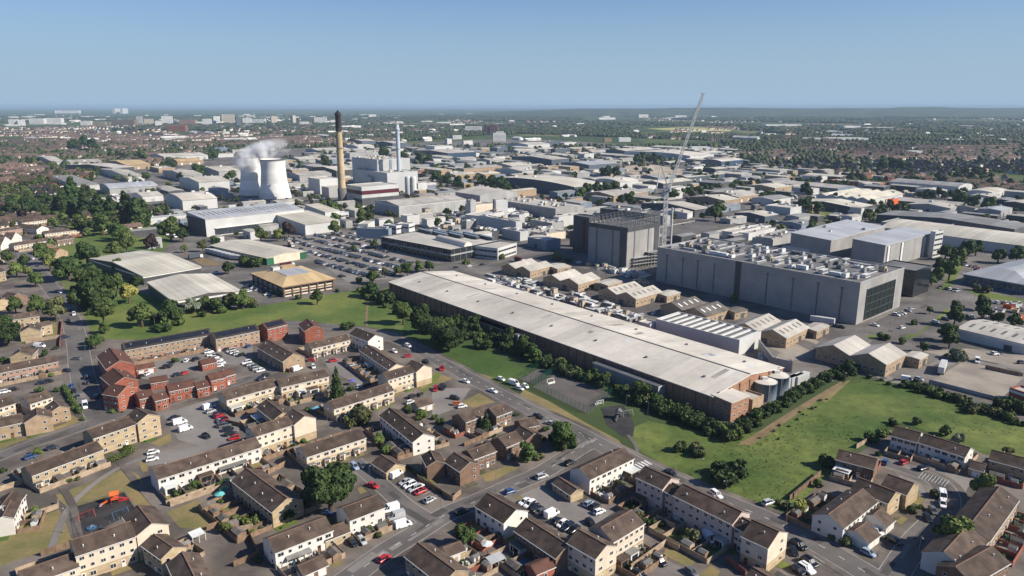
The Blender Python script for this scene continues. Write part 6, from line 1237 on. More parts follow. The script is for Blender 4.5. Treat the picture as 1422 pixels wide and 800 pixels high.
for zz, pp, mm in (('A3',[(1040,560),(1180,545),(1220,600),(1250,680),(1240,740),(1180,740),(1080,670)],'rubber'),('B1',[(385,425),(690,335),(760,440),(455,590)],'rubber'),('A3',[(540,385),(680,308),(775,335),(640,422)],'court'),('A3',[(620,432),(772,345),(1112,480),(960,600)],'court'),('A5',[(760,250),(1005,100),(1410,220),(1240,380)],'concrete'),('A5',[(700,40),(1010,20),(1422,60),(1422,200),(1130,130),(1000,110)],'concrete'),('A4',[(760,80),(900,0),(1060,0),(1000,80),(900,90)],'concrete'),('M4',[(130,700),(320,640),(420,690),(290,770)],'concrete'),
  ('M2',[(200,210),(480,160),(700,190),(960,330),(800,425),(560,440),(340,290)],'carpark'),('M4',[(600,640),(860,500),(1050,460),(1080,490),(900,650),(740,660)],'asphalt'),('M1',[(1000,280),(1200,330),(1215,350),(1110,350)],'soil'),('F3',[(735,440),(870,425),(1085,460),(1085,480),(870,500),(740,470)],'sand'),('A2',[(650,250),(830,260),(1000,400),(900,430),(700,330)],'asphalt_old'),('A1',[(1000,600),(1330,500),(1560,560),(1422,800),(1240,800),(1100,760)],'asphalt_old'),('A1',[(840,270),(1300,200),(1560,180),(1560,300),(1250,290),(1000,400),(860,380)],'asphalt_old'),
  ('B3',[(560,345),(660,290),(940,410),(1090,440),(1000,510),(900,520),(700,480)],'asphalt_old'),('B2',[(765,235),(850,200),(1200,440),(1090,500),(950,400)],'asphalt_old'),('B5',[(420,290),(480,270),(830,350),(780,440),(700,520),(600,420)],'asphalt_old'),('B1',[(760,150),(960,100),(1280,60),(1280,110),(830,190)],'asphalt_old'),('A3',[(0,440),(240,440),(160,560),(0,620)],'asphalt_old'),('B4',[(60,780),(200,680),(300,730),(440,800)],'asphalt_old')):
    patch('paved_yard' if mm != 'rubber' else 'play_surface', zz, pp, mm, .02)
sheet('stubble_field', 'F3', [(860,232),(1100,224),(1330,233),(1320,247),(1130,249)], 'stubble', .03)
for zz, pp in (('F4',[(230,233),(520,230),(560,238),(300,243)]),('F4',[(180,272),(420,266),(460,276),(260,282)]),('F4',[(560,130),(820,126),(1000,128),(700,136)]),('F4',[(1200,215),(1422,212),(1422,220),(1260,222)]),('F1',[(40,330),(180,318),(330,322),(200,345)])): sheet('pasture', zz, pp, 'pasture', .03)
ROADS = []
def road(pts, w, pave=True, z='W', m='asphalt'):
    k = len(ROADS) * .001
    if pave: ribbon('pavement', pts, w + 5.0, 'paving', .074 + k, z); ribbon('kerb', pts, w + .5, 'kerb', .09 + k, z)
    o, Q = ribbon('road', pts, w, m, .106 + k, z); ROADS.append((Q, w)); 
    return Q
road([(20,335),(62,388),(92,432),(106,470),(112,510),(122,548),(140,580)], 9.5)
road([(-40,652),(30,622),(90,602),(160,577),(230,560),(300,541),(345,526),(400,508),(470,488)], 6.5)
q_main = road([(384,449),(440,453),(515,461),(565,478),(620,507),(690,545),(746,574),(798,598),(840,621),(890,646),(960,678),(1055,716),(1110,742),(1180,782),(1290,850)], 8.0)
q_side = road([(826,612),(800,626),(755,655),(705,677),(667,694),(617,716),(580,739),(530,770),(470,815),(430,850)], 7.5)
road([(490,640),(520,665),(560,700),(590,720)], 6.0); road([(1240,800),(1256,775),(1272,752),(1300,722),(1316,695),(1303,670),(1270,655),(1235,643)], 7.0)
road([(690,740),(720,715),(770,730)], 5.5, False)
road([(700,478),(600,430),(500,404),(460,420),(400,430),(340,438)], 7, False, m='asphalt_old') if False else None
road([(660,372),(720,358),(800,348),(880,362),(960,420),(1100,470),(1190,500),(1260,440),(1330,400),(1450,360)], 9, False); road([(1200,505),(1250,530),(1330,500),(1440,520)], 7, False, m='asphalt_old')
road([(1040,330),(1120,300),(1220,262),(1330,240)], 8, False); road([(40,620),(95,690),(110,745),(140,800)], 2.2, False, m='paving'); road([(165,640),(185,665),(215,700),(240,730)], 2.2, False, m='paving')
ribbon('footpath', [(510,470),(509,440),(511,418)], 1.3, 'soil', .0715); sheet('dirt_track', 'A4', [(550,612),(690,526),(850,424),(1030,314),(1190,222),(1205,238),(1055,338),(890,444),(735,556),(630,616)], 'soil', .0715); ribbon('footpath', [(872,604),(884,622),(884,640)], 1.4, 'asphalt', .0725)
ribbon('footpath', [(70,765),(100,700),(165,650),(240,625)], 2.0, 'asphalt_old', .0725)
pm = MB(); pr = random.Random(14)
for Q, w_ in ROADS[:10]:
    for i in range(2, len(Q) - 2, 2):
        if pr.random() < .55:
            a = Q[i]; d = (Q[i+1] - a).normalized(); n = Vector((-d.y, d.x, 0)); o_ = pr.uniform(-.3, .3) * w_; l_, q_ = pr.uniform(1, 6), pr.uniform(.4, 1.3); c_ = a + n * o_
            pm.quad([tuple(c_ + d * (sx * l_) + n * (sy * q_) + Vector((0, 0, .1205 + len(pm.f) * 1e-4))) for sx, sy in ((-1,-1),(1,-1),(1,1),(-1,1))], pr.choice((0, 0, 1)))
struct(pm.build('road_patches', ['asphalt_new', 'asphalt_old']))
mk = MB()
def dash(Q, w, off, ln, gap, wd):
    s = 0
    for a, b in zip(Q[:-1], Q[1:]):
        d = b - a; L = d.length
        if L < .01: continue
        d.normalize(); n = Vector((-d.y, d.x, 0)); t = 0
        while t < L:
            if (s + t) % (ln + gap) < ln:
                e = min(L, t + .5); p0 = a + d * t + n * off; p1 = a + d * e + n * off; h = .128
                mk.quad([(p0.x + n.x*wd/2, p0.y + n.y*wd/2, h), (p1.x + n.x*wd/2, p1.y + n.y*wd/2, h), (p1.x - n.x*wd/2, p1.y - n.y*wd/2, h), (p0.x - n.x*wd/2, p0.y - n.y*wd/2, h)])
            t += .5
        s += L
dash(q_main[18:], 8, 0, 2, 4, .16); dash(q_side, 7.5, 0, 2, 4, .14)
zc = G('W', 891, 646); zd = (G('W', 900, 651) - G('W', 882, 641)).normalized(); zn = Vector((-zd.y, zd.x, 0))
for i in range(5):
    p = zc + zn * ((i - 2) * 1.5); mk.quad([tuple((p + zd * sx * 1.8 + zn * sy * .38) + Vector((0, 0, .130))) for sx, sy in ((-1,-1),(1,-1),(1,1),(-1,1))])
# parking bays
for z, x0, y0, x1, y1, n, dx, dy in (('B5',600,320,720,360,9,-22,26),('B4',985,740,1080,690,6,60,40),('B2',1035,290,1150,350,6,60,-30),('A2',830,300,900,350,5,50,-18)):
    for i in range(n):
        t = i / (n - 1); a = G(z, x0 + (x1 - x0) * t, y0 + (y1 - y0) * t); b_ = G(z, x0 + (x1 - x0) * t + dx, y0 + (y1 - y0) * t + dy); d = (b_ - a).normalized(); nn = Vector((-d.y, d.x, 0)) * .06
        mk.quad([(a.x+nn.x, a.y+nn.y, .129), (b_.x+nn.x, b_.y+nn.y, .129), (b_.x-nn.x, b_.y-nn.y, .129), (a.x-nn.x, a.y-nn.y, .129)])
struct(mk.build('road_markings', ['paint_white']))
# ---------------------------------------------------------------- trees
from mathutils import noise as mnoise
nrng = np.random.default_rng(4)
def leaf_cloud(blobs, n, size, rng):
    """n leaf quads spread through the shells of several overlapping blobs (x, y, z, rx, ry, rz)"""
    bl = np.array(blobs); vol = bl[:, 3] * bl[:, 4] + bl[:, 5] * bl[:, 3]; idx = rng.choice(len(bl), n, p=vol / vol.sum()); d = rng.normal(size=(n, 3)); d /= np.linalg.norm(d, axis=1)[:, None]
    rad = (rng.random(n) ** .28)[:, None]; c = bl[idx, :3] + d * rad * bl[idx, 3:]
    nr = d + rng.normal(size=(n, 3)) * .45; nr /= np.linalg.norm(nr, axis=1)[:, None]; t = np.cross(nr, rng.normal(size=(n, 3))); t /= np.linalg.norm(t, axis=1)[:, None]; b = np.cross(nr, t)
    s = (size * rng.uniform(.6, 1.3, n))[:, None]; V = np.stack([c - t*s - b*s*.7, c + t*s - b*s*.7, c + t*s*.8 + b*s*.7, c - t*s*.8 + b*s*.7], 1)
    return V.reshape(-1, 3)
def blobs_for(shape, rng):
    B = []
    if shape == 'round':
        B.append((0, 0, .62, .30, .30, .30))
        for i in range(11): a = rng.uniform(0, 6.28); r = rng.uniform(.16, .34); z = rng.uniform(.38, .92); r *= 1.0 if z < .75 else .6; q = rng.uniform(.13, .22); B.append((r*math.cos(a), r*math.sin(a), z, q, q, q*.85))
    elif shape == 'wide':
        B.append((0, 0, .48, .36, .36, .24))
        for i in range(15): a = rng.uniform(0, 6.28); r = rng.uniform(.2, .4); z = rng.uniform(.25, .72); r *= 1.0 if z < .6 else .65; q = rng.uniform(.11, .19); B.append((r*math.cos(a), r*math.sin(a), z, q, q, q*.8))
    elif shape == 'bush':
        for i in range(9): a = rng.uniform(0, 6.28); r = rng.uniform(.0, .32); q = rng.uniform(.14, .24); B.append((r*math.cos(a), r*math.sin(a), rng.uniform(.14, .38), q, q, q*.9))
    elif shape == 'tall':
        for i in range(13): z = .3 + 2.0 * i / 12; q = (.34 if z < 1.4 else .34 * (2.55 - z) / 1.15) + .05; B.append((rng.uniform(-.1,.1), rng.uniform(-.1,.1), z, q, q, .3))
    elif shape == 'cone':
        for i in range(9): z = .25 + 1.35 * i / 8; q = .44 * (1.75 - z) / 1.5 + .04; B.append((rng.uniform(-.05,.05), rng.uniform(-.05,.05), z, q, q, .2))
    return B
TRK = {'round': .55, 'wide': .45, 'bush': .2, 'tall': 1.2, 'cone': .8}
def pyquads(name, V, mats, mi=None, extra=None):
    nf = len(V) // 4; me = bpy.data.meshes.new(name); me.vertices.add(len(V)); me.vertices.foreach_set('co', V.astype('f4').ravel()); me.loops.add(nf * 4); me.loops.foreach_set('vertex_index', np.arange(nf * 4, dtype='i4'))
    me.polygons.add(nf); me.polygons.foreach_set('loop_start', np.arange(0, nf * 4, 4, dtype='i4')); me.polygons.foreach_set('loop_total', np.full(nf, 4, 'i4'))
    for m in mats: me.materials.append(MATS[m])
    if mi is not None: me.polygons.foreach_set('material_index', mi)
    me.update(calc_edges=True); return me
CROWN = {}
def crown_mesh(shape, leaf, var, n):
    k = (shape, leaf, var, n)
    if k not in CROWN:
        big = n > 5000; rng = np.random.default_rng(abs(hash(shape)) % 1000 if False else {'round':10,'wide':20,'bush':30,'tall':40,'cone':50}[shape] + var); B = blobs_for(shape, rng); CROWN[k] = pyquads('crown', leaf_cloud(B, n, {'tall': .085, 'bush': .05}.get(shape, .045) * (.6 if big else 1), rng), ['leaf_' + leaf])
    return CROWN[k]
def trunk_mesh(shape):
    b = MB(); h = TRK[shape]; b.cyl(0, 0, 0, h * .55, .05, .035, 8); 
    for i in range(5): a = i * 1.256; b.bar((0, 0, h * .5), (.2 * math.cos(a), .2 * math.sin(a), h * 1.05), .022)
    b.bar((0, 0, h * .5), (0, 0, h * 1.25), .03); return b.mesh('trunk', ['bark'])
TRUNK = {s: trunk_mesh(s) for s in TRK}
SH = {'o': ('round', 2600), 'w': ('wide', 3600), 'b': ('bush', 1300), 't': ('tall', 2400), 'c': ('cone', 1500)}
LF = {'d': 'dark', 'm': 'mid', 'l': 'light', 'o': 'olive', 'y': 'yellow', 'p': 'purple', 'a': 'pale'}
HC = {'o': .60, 'w': .46, 'b': .27, 't': .86, 'c': .7}
LW = {'d': 'dark green', 'm': 'green', 'l': 'light green', 'o': 'olive green', 'y': 'yellow-green', 'p': 'purple-leaved', 'a': 'pale silvery'}
SW = {'o': 'round tree', 'w': 'spreading tree', 'b': 'bush', 't': 'tall narrow tree', 'c': 'conical tree'}
BUSH = []; DEFER = [False]
def tree_at(x, y, w, sk, lk, group='trees of the estate', label=None, parts=True):
    shp, n = SH[sk]; rl = RND; v = rl.randrange(3); me = crown_mesh(shp, LF[lk], v, n * 3 if w > 10.5 and sk in 'ow' and math.hypot(x, y) < 420 else n); nm = {'b': 'shrub', 't': 'poplar', 'c': 'conifer'}.get(sk, 'broadleaf_tree')
    rz = rl.uniform(0, 6.28); sc = (w * rl.uniform(.92, 1.08), w * rl.uniform(.92, 1.08), w * rl.uniform(.88, 1.12) * (.72 if sk == 't' else 1))
    if sk == 'b' and not DEFER[0]: BUSH.append((w / math.hypot(x, y), x, y, w, lk, group)); occ_add((x, y), w * .35); return
    root = empty(nm, (x, y, 0), rz); c = obj('crown', me, root); t = obj('trunk', TRUNK[shp], root); c.scale = sc; t.scale = sc
    occ_add((x, y), w * .35)
    big = w > 11 and sk != 'b'; desc = ('big ' if big else ('small ' if w < 3.2 else '')) + LW[lk] + ' ' + SW[sk]
    thing(root, desc, 'bush' if sk == 'b' else 'tree', group, label, at=(x, y, HC[sk] * w)); return root
def tree(z, x, y, w, code, label=None, group='trees of the estate'):
    sk, lk = code; p = G(z, x, y, 2); s = ZN[z][2]
    for _ in range(4):
        d = p.y * math.cos(PITCH) - (p.z - CAM_H) * math.sin(PITCH); wm = w / s * d / F; p = G(z, x, y, min(100, wm * HC[sk]))
    return tree_at(p.x, p.y, wm, sk, lk, group, label)
for a in (('B1',700,88,70,'bm'),('B1',380,265,50,'bm'),('B1',430,255,40,'bo'),('B1',60,500,70,'bm'),('B1',205,105,45,'om'),('B1',1080,290,80,'bm'),('B1',990,330,60,'bd'),('B1',190,430,60,'bl'),('B1',1250,520,80,'ol'),('B1',20,210,50,'bd'),('B1',225,110,40,'bl'),
 ('B2',630,308,350,'wd','biggest round dark tree, shading the parking court in the near estate'),('B2',400,440,95,'od'),('B2',905,35,75,'ol'),('B2',940,100,90,'bm'),('B2',990,95,60,'bm'),('B2',60,520,90,'bl'),('B2',190,500,110,'bl'),('B2',640,490,50,'bm'),('B2',850,540,80,'bo'),('B2',900,575,60,'bm'),('B2',485,620,40,'bd'),('B2',480,390,60,'bd'),('B2',30,290,70,'bd'),('B2',230,710,60,'bd'),('B2',120,480,80,'bl'),('B2',1230,170,80,'bm'),('B2',330,730,50,'bm'),
 ('B3',258,565,145,'om'),('B3',610,108,115,'om'),('B3',672,130,75,'bo'),('B3',770,72,115,'bd'),('B3',832,62,115,'bd'),('B3',788,25,100,'bd'),('B3',1235,470,80,'bo'),('B3',700,30,60,'bm'),('B3',430,30,50,'bm'),('B3',1110,280,60,'bd'),('B3',1180,690,60,'bl'),('B3',740,760,50,'bd'),
 ('B4',420,575,130,'bo'),('B4',370,600,90,'bo'),('B4',620,235,230,'bd'),('B4',560,200,150,'bd'),('B4',680,160,60,'bd'),('B4',420,90,130,'bo'),('B4',340,75,110,'bm'),('B4',460,120,90,'bo'),('B4',1010,410,100,'by'),('B4',920,400,70,'bo'),('B4',960,450,60,'bm'),('B4',640,20,110,'bl'),('B4',880,385,50,'bo'),('B4',110,470,90,'bo'),('B4',170,500,80,'bd'),('B4',230,500,60,'bd'),
 ('B5',738,590,175,'ol'),('B5',645,415,62,'bm'),('B5',885,380,115,'ol'),('B5',347,155,90,'bd'),('B5',415,130,80,'bl'),('B5',395,235,38,'by'),('B5',705,130,80,'bm'),('B5',765,160,80,'ba'),('B5',575,85,60,'bo'),('B5',35,475,90,'by'),('B5',240,640,80,'bo'),('B5',190,620,60,'bo'),('B5',1010,330,65,'bm'),('B5',140,270,100,'bd'),('B5',110,370,60,'bm'),('B5',545,490,60,'bd'),('B5',470,85,60,'bm'),('B5',990,220,70,'bo'),('B5',590,480,40,'bm'),
 ('A5',192,150,120,'od'),('A5',150,210,90,'bd'),('A5',225,190,70,'bd'),('A5',340,215,55,'bd'),('A5',960,75,125,'ba'),('A5',870,60,45,'bp'),('A5',420,235,40,'bm'),('A5',470,260,50,'bm'),('A5',560,280,60,'bd'),
 ('A3',100,110,220,'wd'),('A3',325,160,130,'bm'),('A3',200,60,120,'bd'),('A3',30,60,150,'bm'),('A3',590,165,90,'bm'),('A3',520,600,40,'bm'),('A3',810,720,200,'om'),('A3',740,750,90,'bd'),('A3',330,650,80,'cd'),('A3',300,670,50,'cd'),('A3',700,690,60,'bm'),('A3',60,640,80,'bd'),
 ('A2',810,50,95,'bd'),('A2',745,440,120,'cd'),('A2',910,610,230,'bo'),('A2',840,640,140,'bo'),('A2',1015,745,85,'bl'),('A2',1180,570,80,'bm'),('A2',1265,595,110,'om'),('A2',545,765,50,'bm'),('A2',600,500,50,'bd'),('A2',200,560,50,'bd'),('A2',500,520,60,'bd'),('A2',560,570,50,'bm'),('A2',830,440,60,'bd'),('A2',1350,620,50,'bm'),
 ('A1',410,465,55,'bm'),('A1',440,510,50,'bm'),('A1',465,560,60,'bm'),('A1',510,630,40,'by'),('A1',590,135,110,'bm'),('A1',640,60,70,'om'),('A1',275,220,50,'od'),('A1',1080,265,60,'bm'),('A1',1010,60,110,'bd'),('A1',1090,30,90,'bm'),('A1',350,450,50,'bm'),('A1',245,450,60,'bm'),('A1',350,335,50,'by'),('A1',310,355,50,'bl'),('A1',10,265,60,'bd'),('A1',40,90,150,'od'),('A1',340,190,40,'bd'),('A1',1150,205,50,'bl'),('A1',700,580,50,'bm'),('A1',780,745,50,'bm'),
 ('M2',690,490,140,'bd'),('M2',770,530,130,'bd'),('M2',868,600,130,'om'),('M2',960,635,160,'od'),('M2',1060,700,190,'wd'),('M2',1000,690,120,'bm'),('M2',1140,745,160,'bd'),('M2',1230,725,100,'bd'),('M2',730,520,90,'bd'),
 ('M2',395,515,85,'om'),('M2',185,500,65,'bm'),('M2',300,520,55,'bo'),('M2',700,398,95,'om'),('M2',765,385,55,'oo'),('M2',835,375,65,'bm'),('M2',890,368,75,'om'),('M2',955,355,60,'om'),('M2',1010,350,60,'od'),('M2',595,250,42,'om'),('M2',710,230,50,'om'),('M2',240,150,90,'op'),('M2',180,180,65,'ol'),('M2',85,178,85,'om'),('M2',300,130,62,'om'),('M2',345,130,55,'om'),('M2',395,128,55,'od'),('M2',440,112,48,'od'),('M2',490,142,75,'om'),('M2',270,125,62,'oo'),('M2',50,325,110,'bd'),('M2',0,330,90,'bm'),('M2',625,430,60,'bm'),('M2',510,485,40,'bd'),('M2',1215,330,50,'bl'),('M2',640,90,70,'om'),('M2',680,80,60,'om'),
 ('M1',230,275,125,'om'),('M1',270,330,90,'ol'),('M1',470,270,145,'od'),('M1',370,350,180,'wd'),('M1',190,420,85,'om'),('M1',85,365,90,'ol'),('M1',40,300,80,'om'),('M1',80,565,90,'om'),('M1',200,560,115,'om'),('M1',300,580,135,'oo'),('M1',520,480,240,'wd'),('M1',460,420,140,'om'),('M1',700,490,120,'oy','bright yellow-green tree in front of the pale striped shed'),('M1',560,590,150,'om'),('M1',770,600,150,'om'),('M1',570,690,65,'om'),('M1',520,760,85,'om'),('M1',935,590,150,'od'),('M1',1050,560,95,'oa'),('M1',1060,590,60,'ba'),('M1',1120,545,95,'om'),('M1',1185,555,90,'om'),('M1',1260,530,100,'oo'),('M1',1330,535,95,'om'),('M1',1380,555,90,'bo'),('M1',920,660,110,'bm'),('M1',1110,615,60,'bd'),('M1',1210,595,75,'bm'),('M1',745,430,90,'od'),('M1',640,430,100,'om'),('M1',500,370,110,'od'),('M1',20,690,130,'od'),('M1',830,225,95,'op'),('M1',930,135,140,'om'),('M1',1000,170,85,'od'),('M1',1180,220,60,'om'),('M1',1010,250,50,'ol'),('M1',1110,240,60,'oo'),('M1',1250,350,85,'od'),('M1',650,150,115,'om'),('M1',560,120,110,'om'),('M1',440,118,110,'om'),('M1',690,225,95,'om'),('M1',620,248,110,'om'),('M1',640,350,80,'om'),('M1',420,540,110,'om'),('M1',280,230,60,'om'),('M1',210,190,60,'bm'),('M1',60,20,90,'od'),('M1',160,20,120,'od'),('M1',250,40,80,'od'),('M1',300,30,60,'cd'),('M1',130,320,70,'om'),('M1',150,380,60,'ol'),('M1',1350,320,90,'bd'),('M1',110,60,70,'bp'),('M1',590,550,90,'om'),('M1',850,640,90,'bd'),
 ('F1',400,620,105,'td'),('F1',350,640,90,'td'),('F1',460,640,95,'td'),('F1',540,665,100,'td'),('F1',600,670,90,'td'),('F1',690,690,105,'td'),('F1',745,700,100,'td'),('F1',790,700,80,'td'),('F1',215,620,150,'od'),('F1',150,640,120,'od'),('F1',60,670,100,'od'),('F1',300,690,85,'om'),('F1',920,695,60,'cd'),('F1',990,770,95,'od'),('F1',890,770,115,'om'),
 ('F1',150,405,95,'om'),('F1',640,500,42,'om'),('F1',710,502,85,'oa'),('F1',800,490,55,'om'),('F1',285,458,90,'od'),('F1',225,505,60,'om'),('F1',20,560,60,'oo'),('F1',80,620,70,'om'),('F1',450,310,160,'od'),('F1',640,370,110,'od'),('F1',780,380,60,'om'),('F1',1270,480,70,'om'),('F1',1165,370,60,'od'),('F1',990,490,50,'om'),('F1',920,425,90,'od'),('F1',1080,455,80,'od'),
 ('F2',430,650,60,'om'),('F2',480,655,70,'om'),('F2',290,640,50,'oo'),('F2',640,700,80,'om'),('F2',1050,490,70,'od'),('F2',1110,510,70,'od'),('F2',1170,520,70,'od'),('F2',1300,520,70,'od'),('F2',1350,525,80,'od'),('F2',1400,530,80,'od'),('F2',760,360,80,'od'),('F2',870,375,70,'od'),('F2',440,405,80,'od'),('F2',1220,440,50,'om'),('F2',960,385,60,'od'),('F2',1010,395,60,'od'),
 ('F3',40,535,90,'od'),('F3',90,545,80,'od'),('F3',500,585,80,'om'),('F3',540,560,80,'om'),('F3',590,550,80,'od'),('F3',640,550,70,'od'),('F3',690,545,70,'om'),('F3',720,615,65,'od'),('F3',770,610,65,'om'),('F3',840,390,110,'od'),('F3',900,385,100,'od'),('F3',1060,575,90,'om'),('F3',1130,570,100,'om'),('F3',1180,560,90,'om'),('F3',1260,660,80,'om'),('F3',1150,490,90,'od'),('F3',1210,490,90,'od'),('F3',1010,590,70,'om'),('F3',640,470,70,'od'),('F3',690,465,60,'od'),
 ('F4',170,535,100,'om'),('F4',520,540,90,'od'),('F4',640,640,90,'om'),('F4',700,620,110,'om'),('F4',760,590,110,'od'),('F4',940,530,90,'od'),('F4',1000,525,100,'od'),('F4',1060,535,90,'od'),('F4',1115,545,80,'od'),('F4',1180,560,70,'od'),('F4',350,580,70,'om'),('F4',350,500,60,'od'),('F4',1250,570,80,'om'),('F4',410,590,60,'om'),('F4',770,380,140,'od'),('F4',870,455,100,'od'),('F4',1130,430,100,'od'),('F4',600,440,100,'od'),
 ('M4',1020,300,90,'om'),('M4',1060,330,100,'om'),('M4',1000,350,80,'ol'),('M4',1100,270,90,'om'),('M4',1040,240,80,'od'),('M4',1140,230,100,'od'),('M4',1190,220,80,'od'),('M4',1300,255,80,'om'),('M4',1390,260,80,'om'),('M4',970,380,60,'om'),('M4',1090,510,70,'od'),('M4',1085,560,90,'od'),('M4',1050,630,100,'od'),('M4',1060,670,90,'od'),('M4',1220,490,80,'od'),('M4',1230,530,90,'om'),('M4',1300,565,70,'od'),('M4',930,710,50,'om'),('M4',960,530,40,'om'),('M4',880,590,50,'bm'),('M4',1100,750,100,'bo'),('M4',0,470,50,'om'),('M4',740,660,70,'bm'),('M4',820,680,60,'bm'),('M4',380,120,60,'od'),('M4',1380,580,80,'od'),('M4',640,120,50,'od'),('M4',1330,420,60,'bm'),('M4',1240,430,70,'bo'),('M4',1180,420,60,'bo'),
 ('M3',60,300,60,'bl'),('M3',1345,530,50,'om'),('M3',380,300,80,'bm'),('M3',430,320,60,'bd'),('M3',470,590,40,'bd'),('M3',1240,60,90,'om')):
    if a[0][0] == 'F' and a[3] >= 85 and a[4][0] == 'o':
        for d_, e_ in ((-.3, .02), (.05, -.06), (.34, .05)): tree(a[0], a[1] + d_ * a[3], a[2] + e_ * a[3], a[3] * RND.uniform(.36, .5), a[4])
        continue
    tree(a[0], a[1], a[2], a[3], a[4], a[5] if len(a) > 5 else None)
def belt(z, pts, n, w, code, seed, spread=2.5, group='tree belt beside the long factory'):
    rl = random.Random(seed); P = [G(z, *p) for p in pts]; seg = [(b - a).length for a, b in zip(P[:-1], P[1:])]; tot = sum(seg)
    for i in range(n):
        s = (i + rl.uniform(.2, .8)) / n * tot; k = 0
        while k < len(seg) - 1 and s > seg[k]: s -= seg[k]; k += 1
        p = P[k].lerp(P[k+1], s / seg[k]); tree_at(p.x + rl.uniform(-spread, spread), p.y + rl.uniform(-spread, spread), w * rl.uniform(.7, 1.25), rl.choice(code)[0], rl.choice(code)[1], group)
belt('A3', [(120,30),(330,120),(520,210),(680,290),(900,370),(1100,450),(1300,530),(1450,590)], 74, 7.6, ('bd','bd','bm','bd','om','bo'), 21)
belt('A3', [(150,60),(360,150),(560,250)], 22, 6, ('bd','bm'), 22)
belt('A4', [(0,370),(200,450),(380,530),(520,575)], 40, 7.4, ('bd','bd','bm'), 23); belt('A4', [(545,530),(700,438),(900,325),(1100,218),(1250,140)], 60, 5.6, ('bd','bm','bd'), 24, 1.8)
belt('A4', [(690,600),(800,540),(950,430),(1090,320)], 12, 1.6, ('bm','bo'), 29, 2.5)
belt('A5', [(620,280),(760,330),(900,380),(1050,440),(1200,500),(1420,560)], 36, 5.5, ('bd','bm','bo','bd'), 25, 3.5, 'bushes along the field edge'); belt('A5', [(1250,420),(1350,450),(1450,480)], 9, 7.5, ('bd','bm'), 26, 3, 'bushes along the field edge')
belt('M1', [(420,450),(470,560),(520,640)], 8, 7, ('bm','om','bd'), 27, 4, 'trees along the left road'); belt('M1', [(860,640),(1000,590),(1200,590),(1390,560)], 16, 6, ('bm','bo','bd'), 28, 2.5, 'bushes in front of the pale shed')
belt('M2', [(640,485),(760,560),(880,640),(1000,720)], 16, 6, ('bd','bm'), 30, 3)
belt('F1', [(0,650),(120,640),(330,650),(480,660),(640,690),(800,720)], 26, 11, ('od','od','om'), 31, 8, 'dark trees behind the left estate')
belt('M1', [(330,100),(480,150),(620,190),(760,240)], 14, 9, ('om','od','ol'), 32, 5, 'trees along the green strip')
for x, y, w in SHRUBS: tree_at(x, y, w, 'b', RND.choice('dmmlo'), 'bushes in the back gardens')
BUSH.sort(key=lambda t: -t[0]); DEFER[0] = True
for _, x, y, w, lk, g_ in BUSH[:300]: tree_at(x, y, w, 'b', lk, g_)
_V = []; _mi = []; _r = np.random.default_rng(12)
for _, x, y, w, lk, g_ in BUSH[300:]:
    v = leaf_cloud(blobs_for('bush', _r), 420, .075, _r) * w; v[:, 0] += x; v[:, 1] += y; _V.append(v); _mi += ['dmlo'.index(lk) if lk in 'dmlo' else 1] * 420
if _V: stuff(obj('undergrowth', pyquads('undergrowth', np.concatenate(_V), ['leaf_dark', 'leaf_mid', 'leaf_light', 'leaf_olive'], np.array(_mi, 'i4'))))
_mp = [(q.x, q.y) for q in (G('W', *a) for a in [(868,598),(960,596),(1020,606),(1060,598),(1120,565),(1188,528),(1240,532),(1300,548),(1440,592),(1440,640),(1370,632),(1255,586),(1180,628),(1120,690),(1085,704),(1040,700),(990,682),(940,655)])]
_V = []; _mi = []; _r = np.random.default_rng(5); _rl = random.Random(6)
_xs = [q[0] for q in _mp]; _ys = [q[1] for q in _mp]
for _ in range(5500):
    x, y = _rl.uniform(min(_xs), max(_xs)), _rl.uniform(min(_ys), max(_ys))
    if not inpoly((x, y), _mp): continue
    d_ = mnoise.noise(Vector((x * .03, y * .03, 4))) + .5 * mnoise.noise(Vector((x * .11, y * .11, 9)))
    if d_ + _rl.uniform(-.3, .3) < .12: continue
    s_ = _rl.uniform(.2, .5); _V.append(leaf_cloud([(x, y, .06 * s_, s_, s_, s_ * .16)], 9, .2 * s_ + .06, _r)); _mi += [_rl.choice((2, 2, 2, 3))] * 9
if _V: stuff(obj('rough_grass', pyquads('rough_grass', np.concatenate(_V), ['leaf_dark', 'leaf_mid', 'leaf_light', 'leaf_olive'], np.array(_mi, 'i4'))))
def hedge(z, pts, w, h, leaf, label):
    P = [G(z, *p) for p in pts]; c = sum(P, Vector()) / len(P); rng = np.random.default_rng(3); V = []
    for a, b in zip(P[:-1], P[1:]):
        L = (b - a).length; n = int(L / .8); B = [(a.x - c.x + (b.x - a.x) * (i + .5) / n, a.y - c.y + (b.y - a.y) * (i + .5) / n, h * .5, w * .5, w * .5, h * .5) for i in range(n)]; V.append(leaf_cloud(B, int(L * 160), .16, rng))
    o = obj('hedge', pyquads('hedge', np.concatenate(V), ['leaf_' + leaf]), None, c); thing(o, '', 'hedge', 'hedges', label)
hedge('B1', [(605,175),(690,140),(745,108)], 3.2, 2.6, 'mid', 'thick clipped hedge beside the yellow brick flats')
hedge('B2', [(130,500),(235,470)], 2.2, 1.8, 'light', 'light green hedge in a back garden by the yellow-gabled house')
hedge('A1', [(395,440),(440,520),(500,600)], 2.4, 2.0, 'mid', 'hedge along the left road by the tan brick houses')
hedge('B2', [(1060,200),(1150,270),(1260,350)], 1.2, 1.5, 'dark', 'dark narrow hedge behind the row of four parked cars')
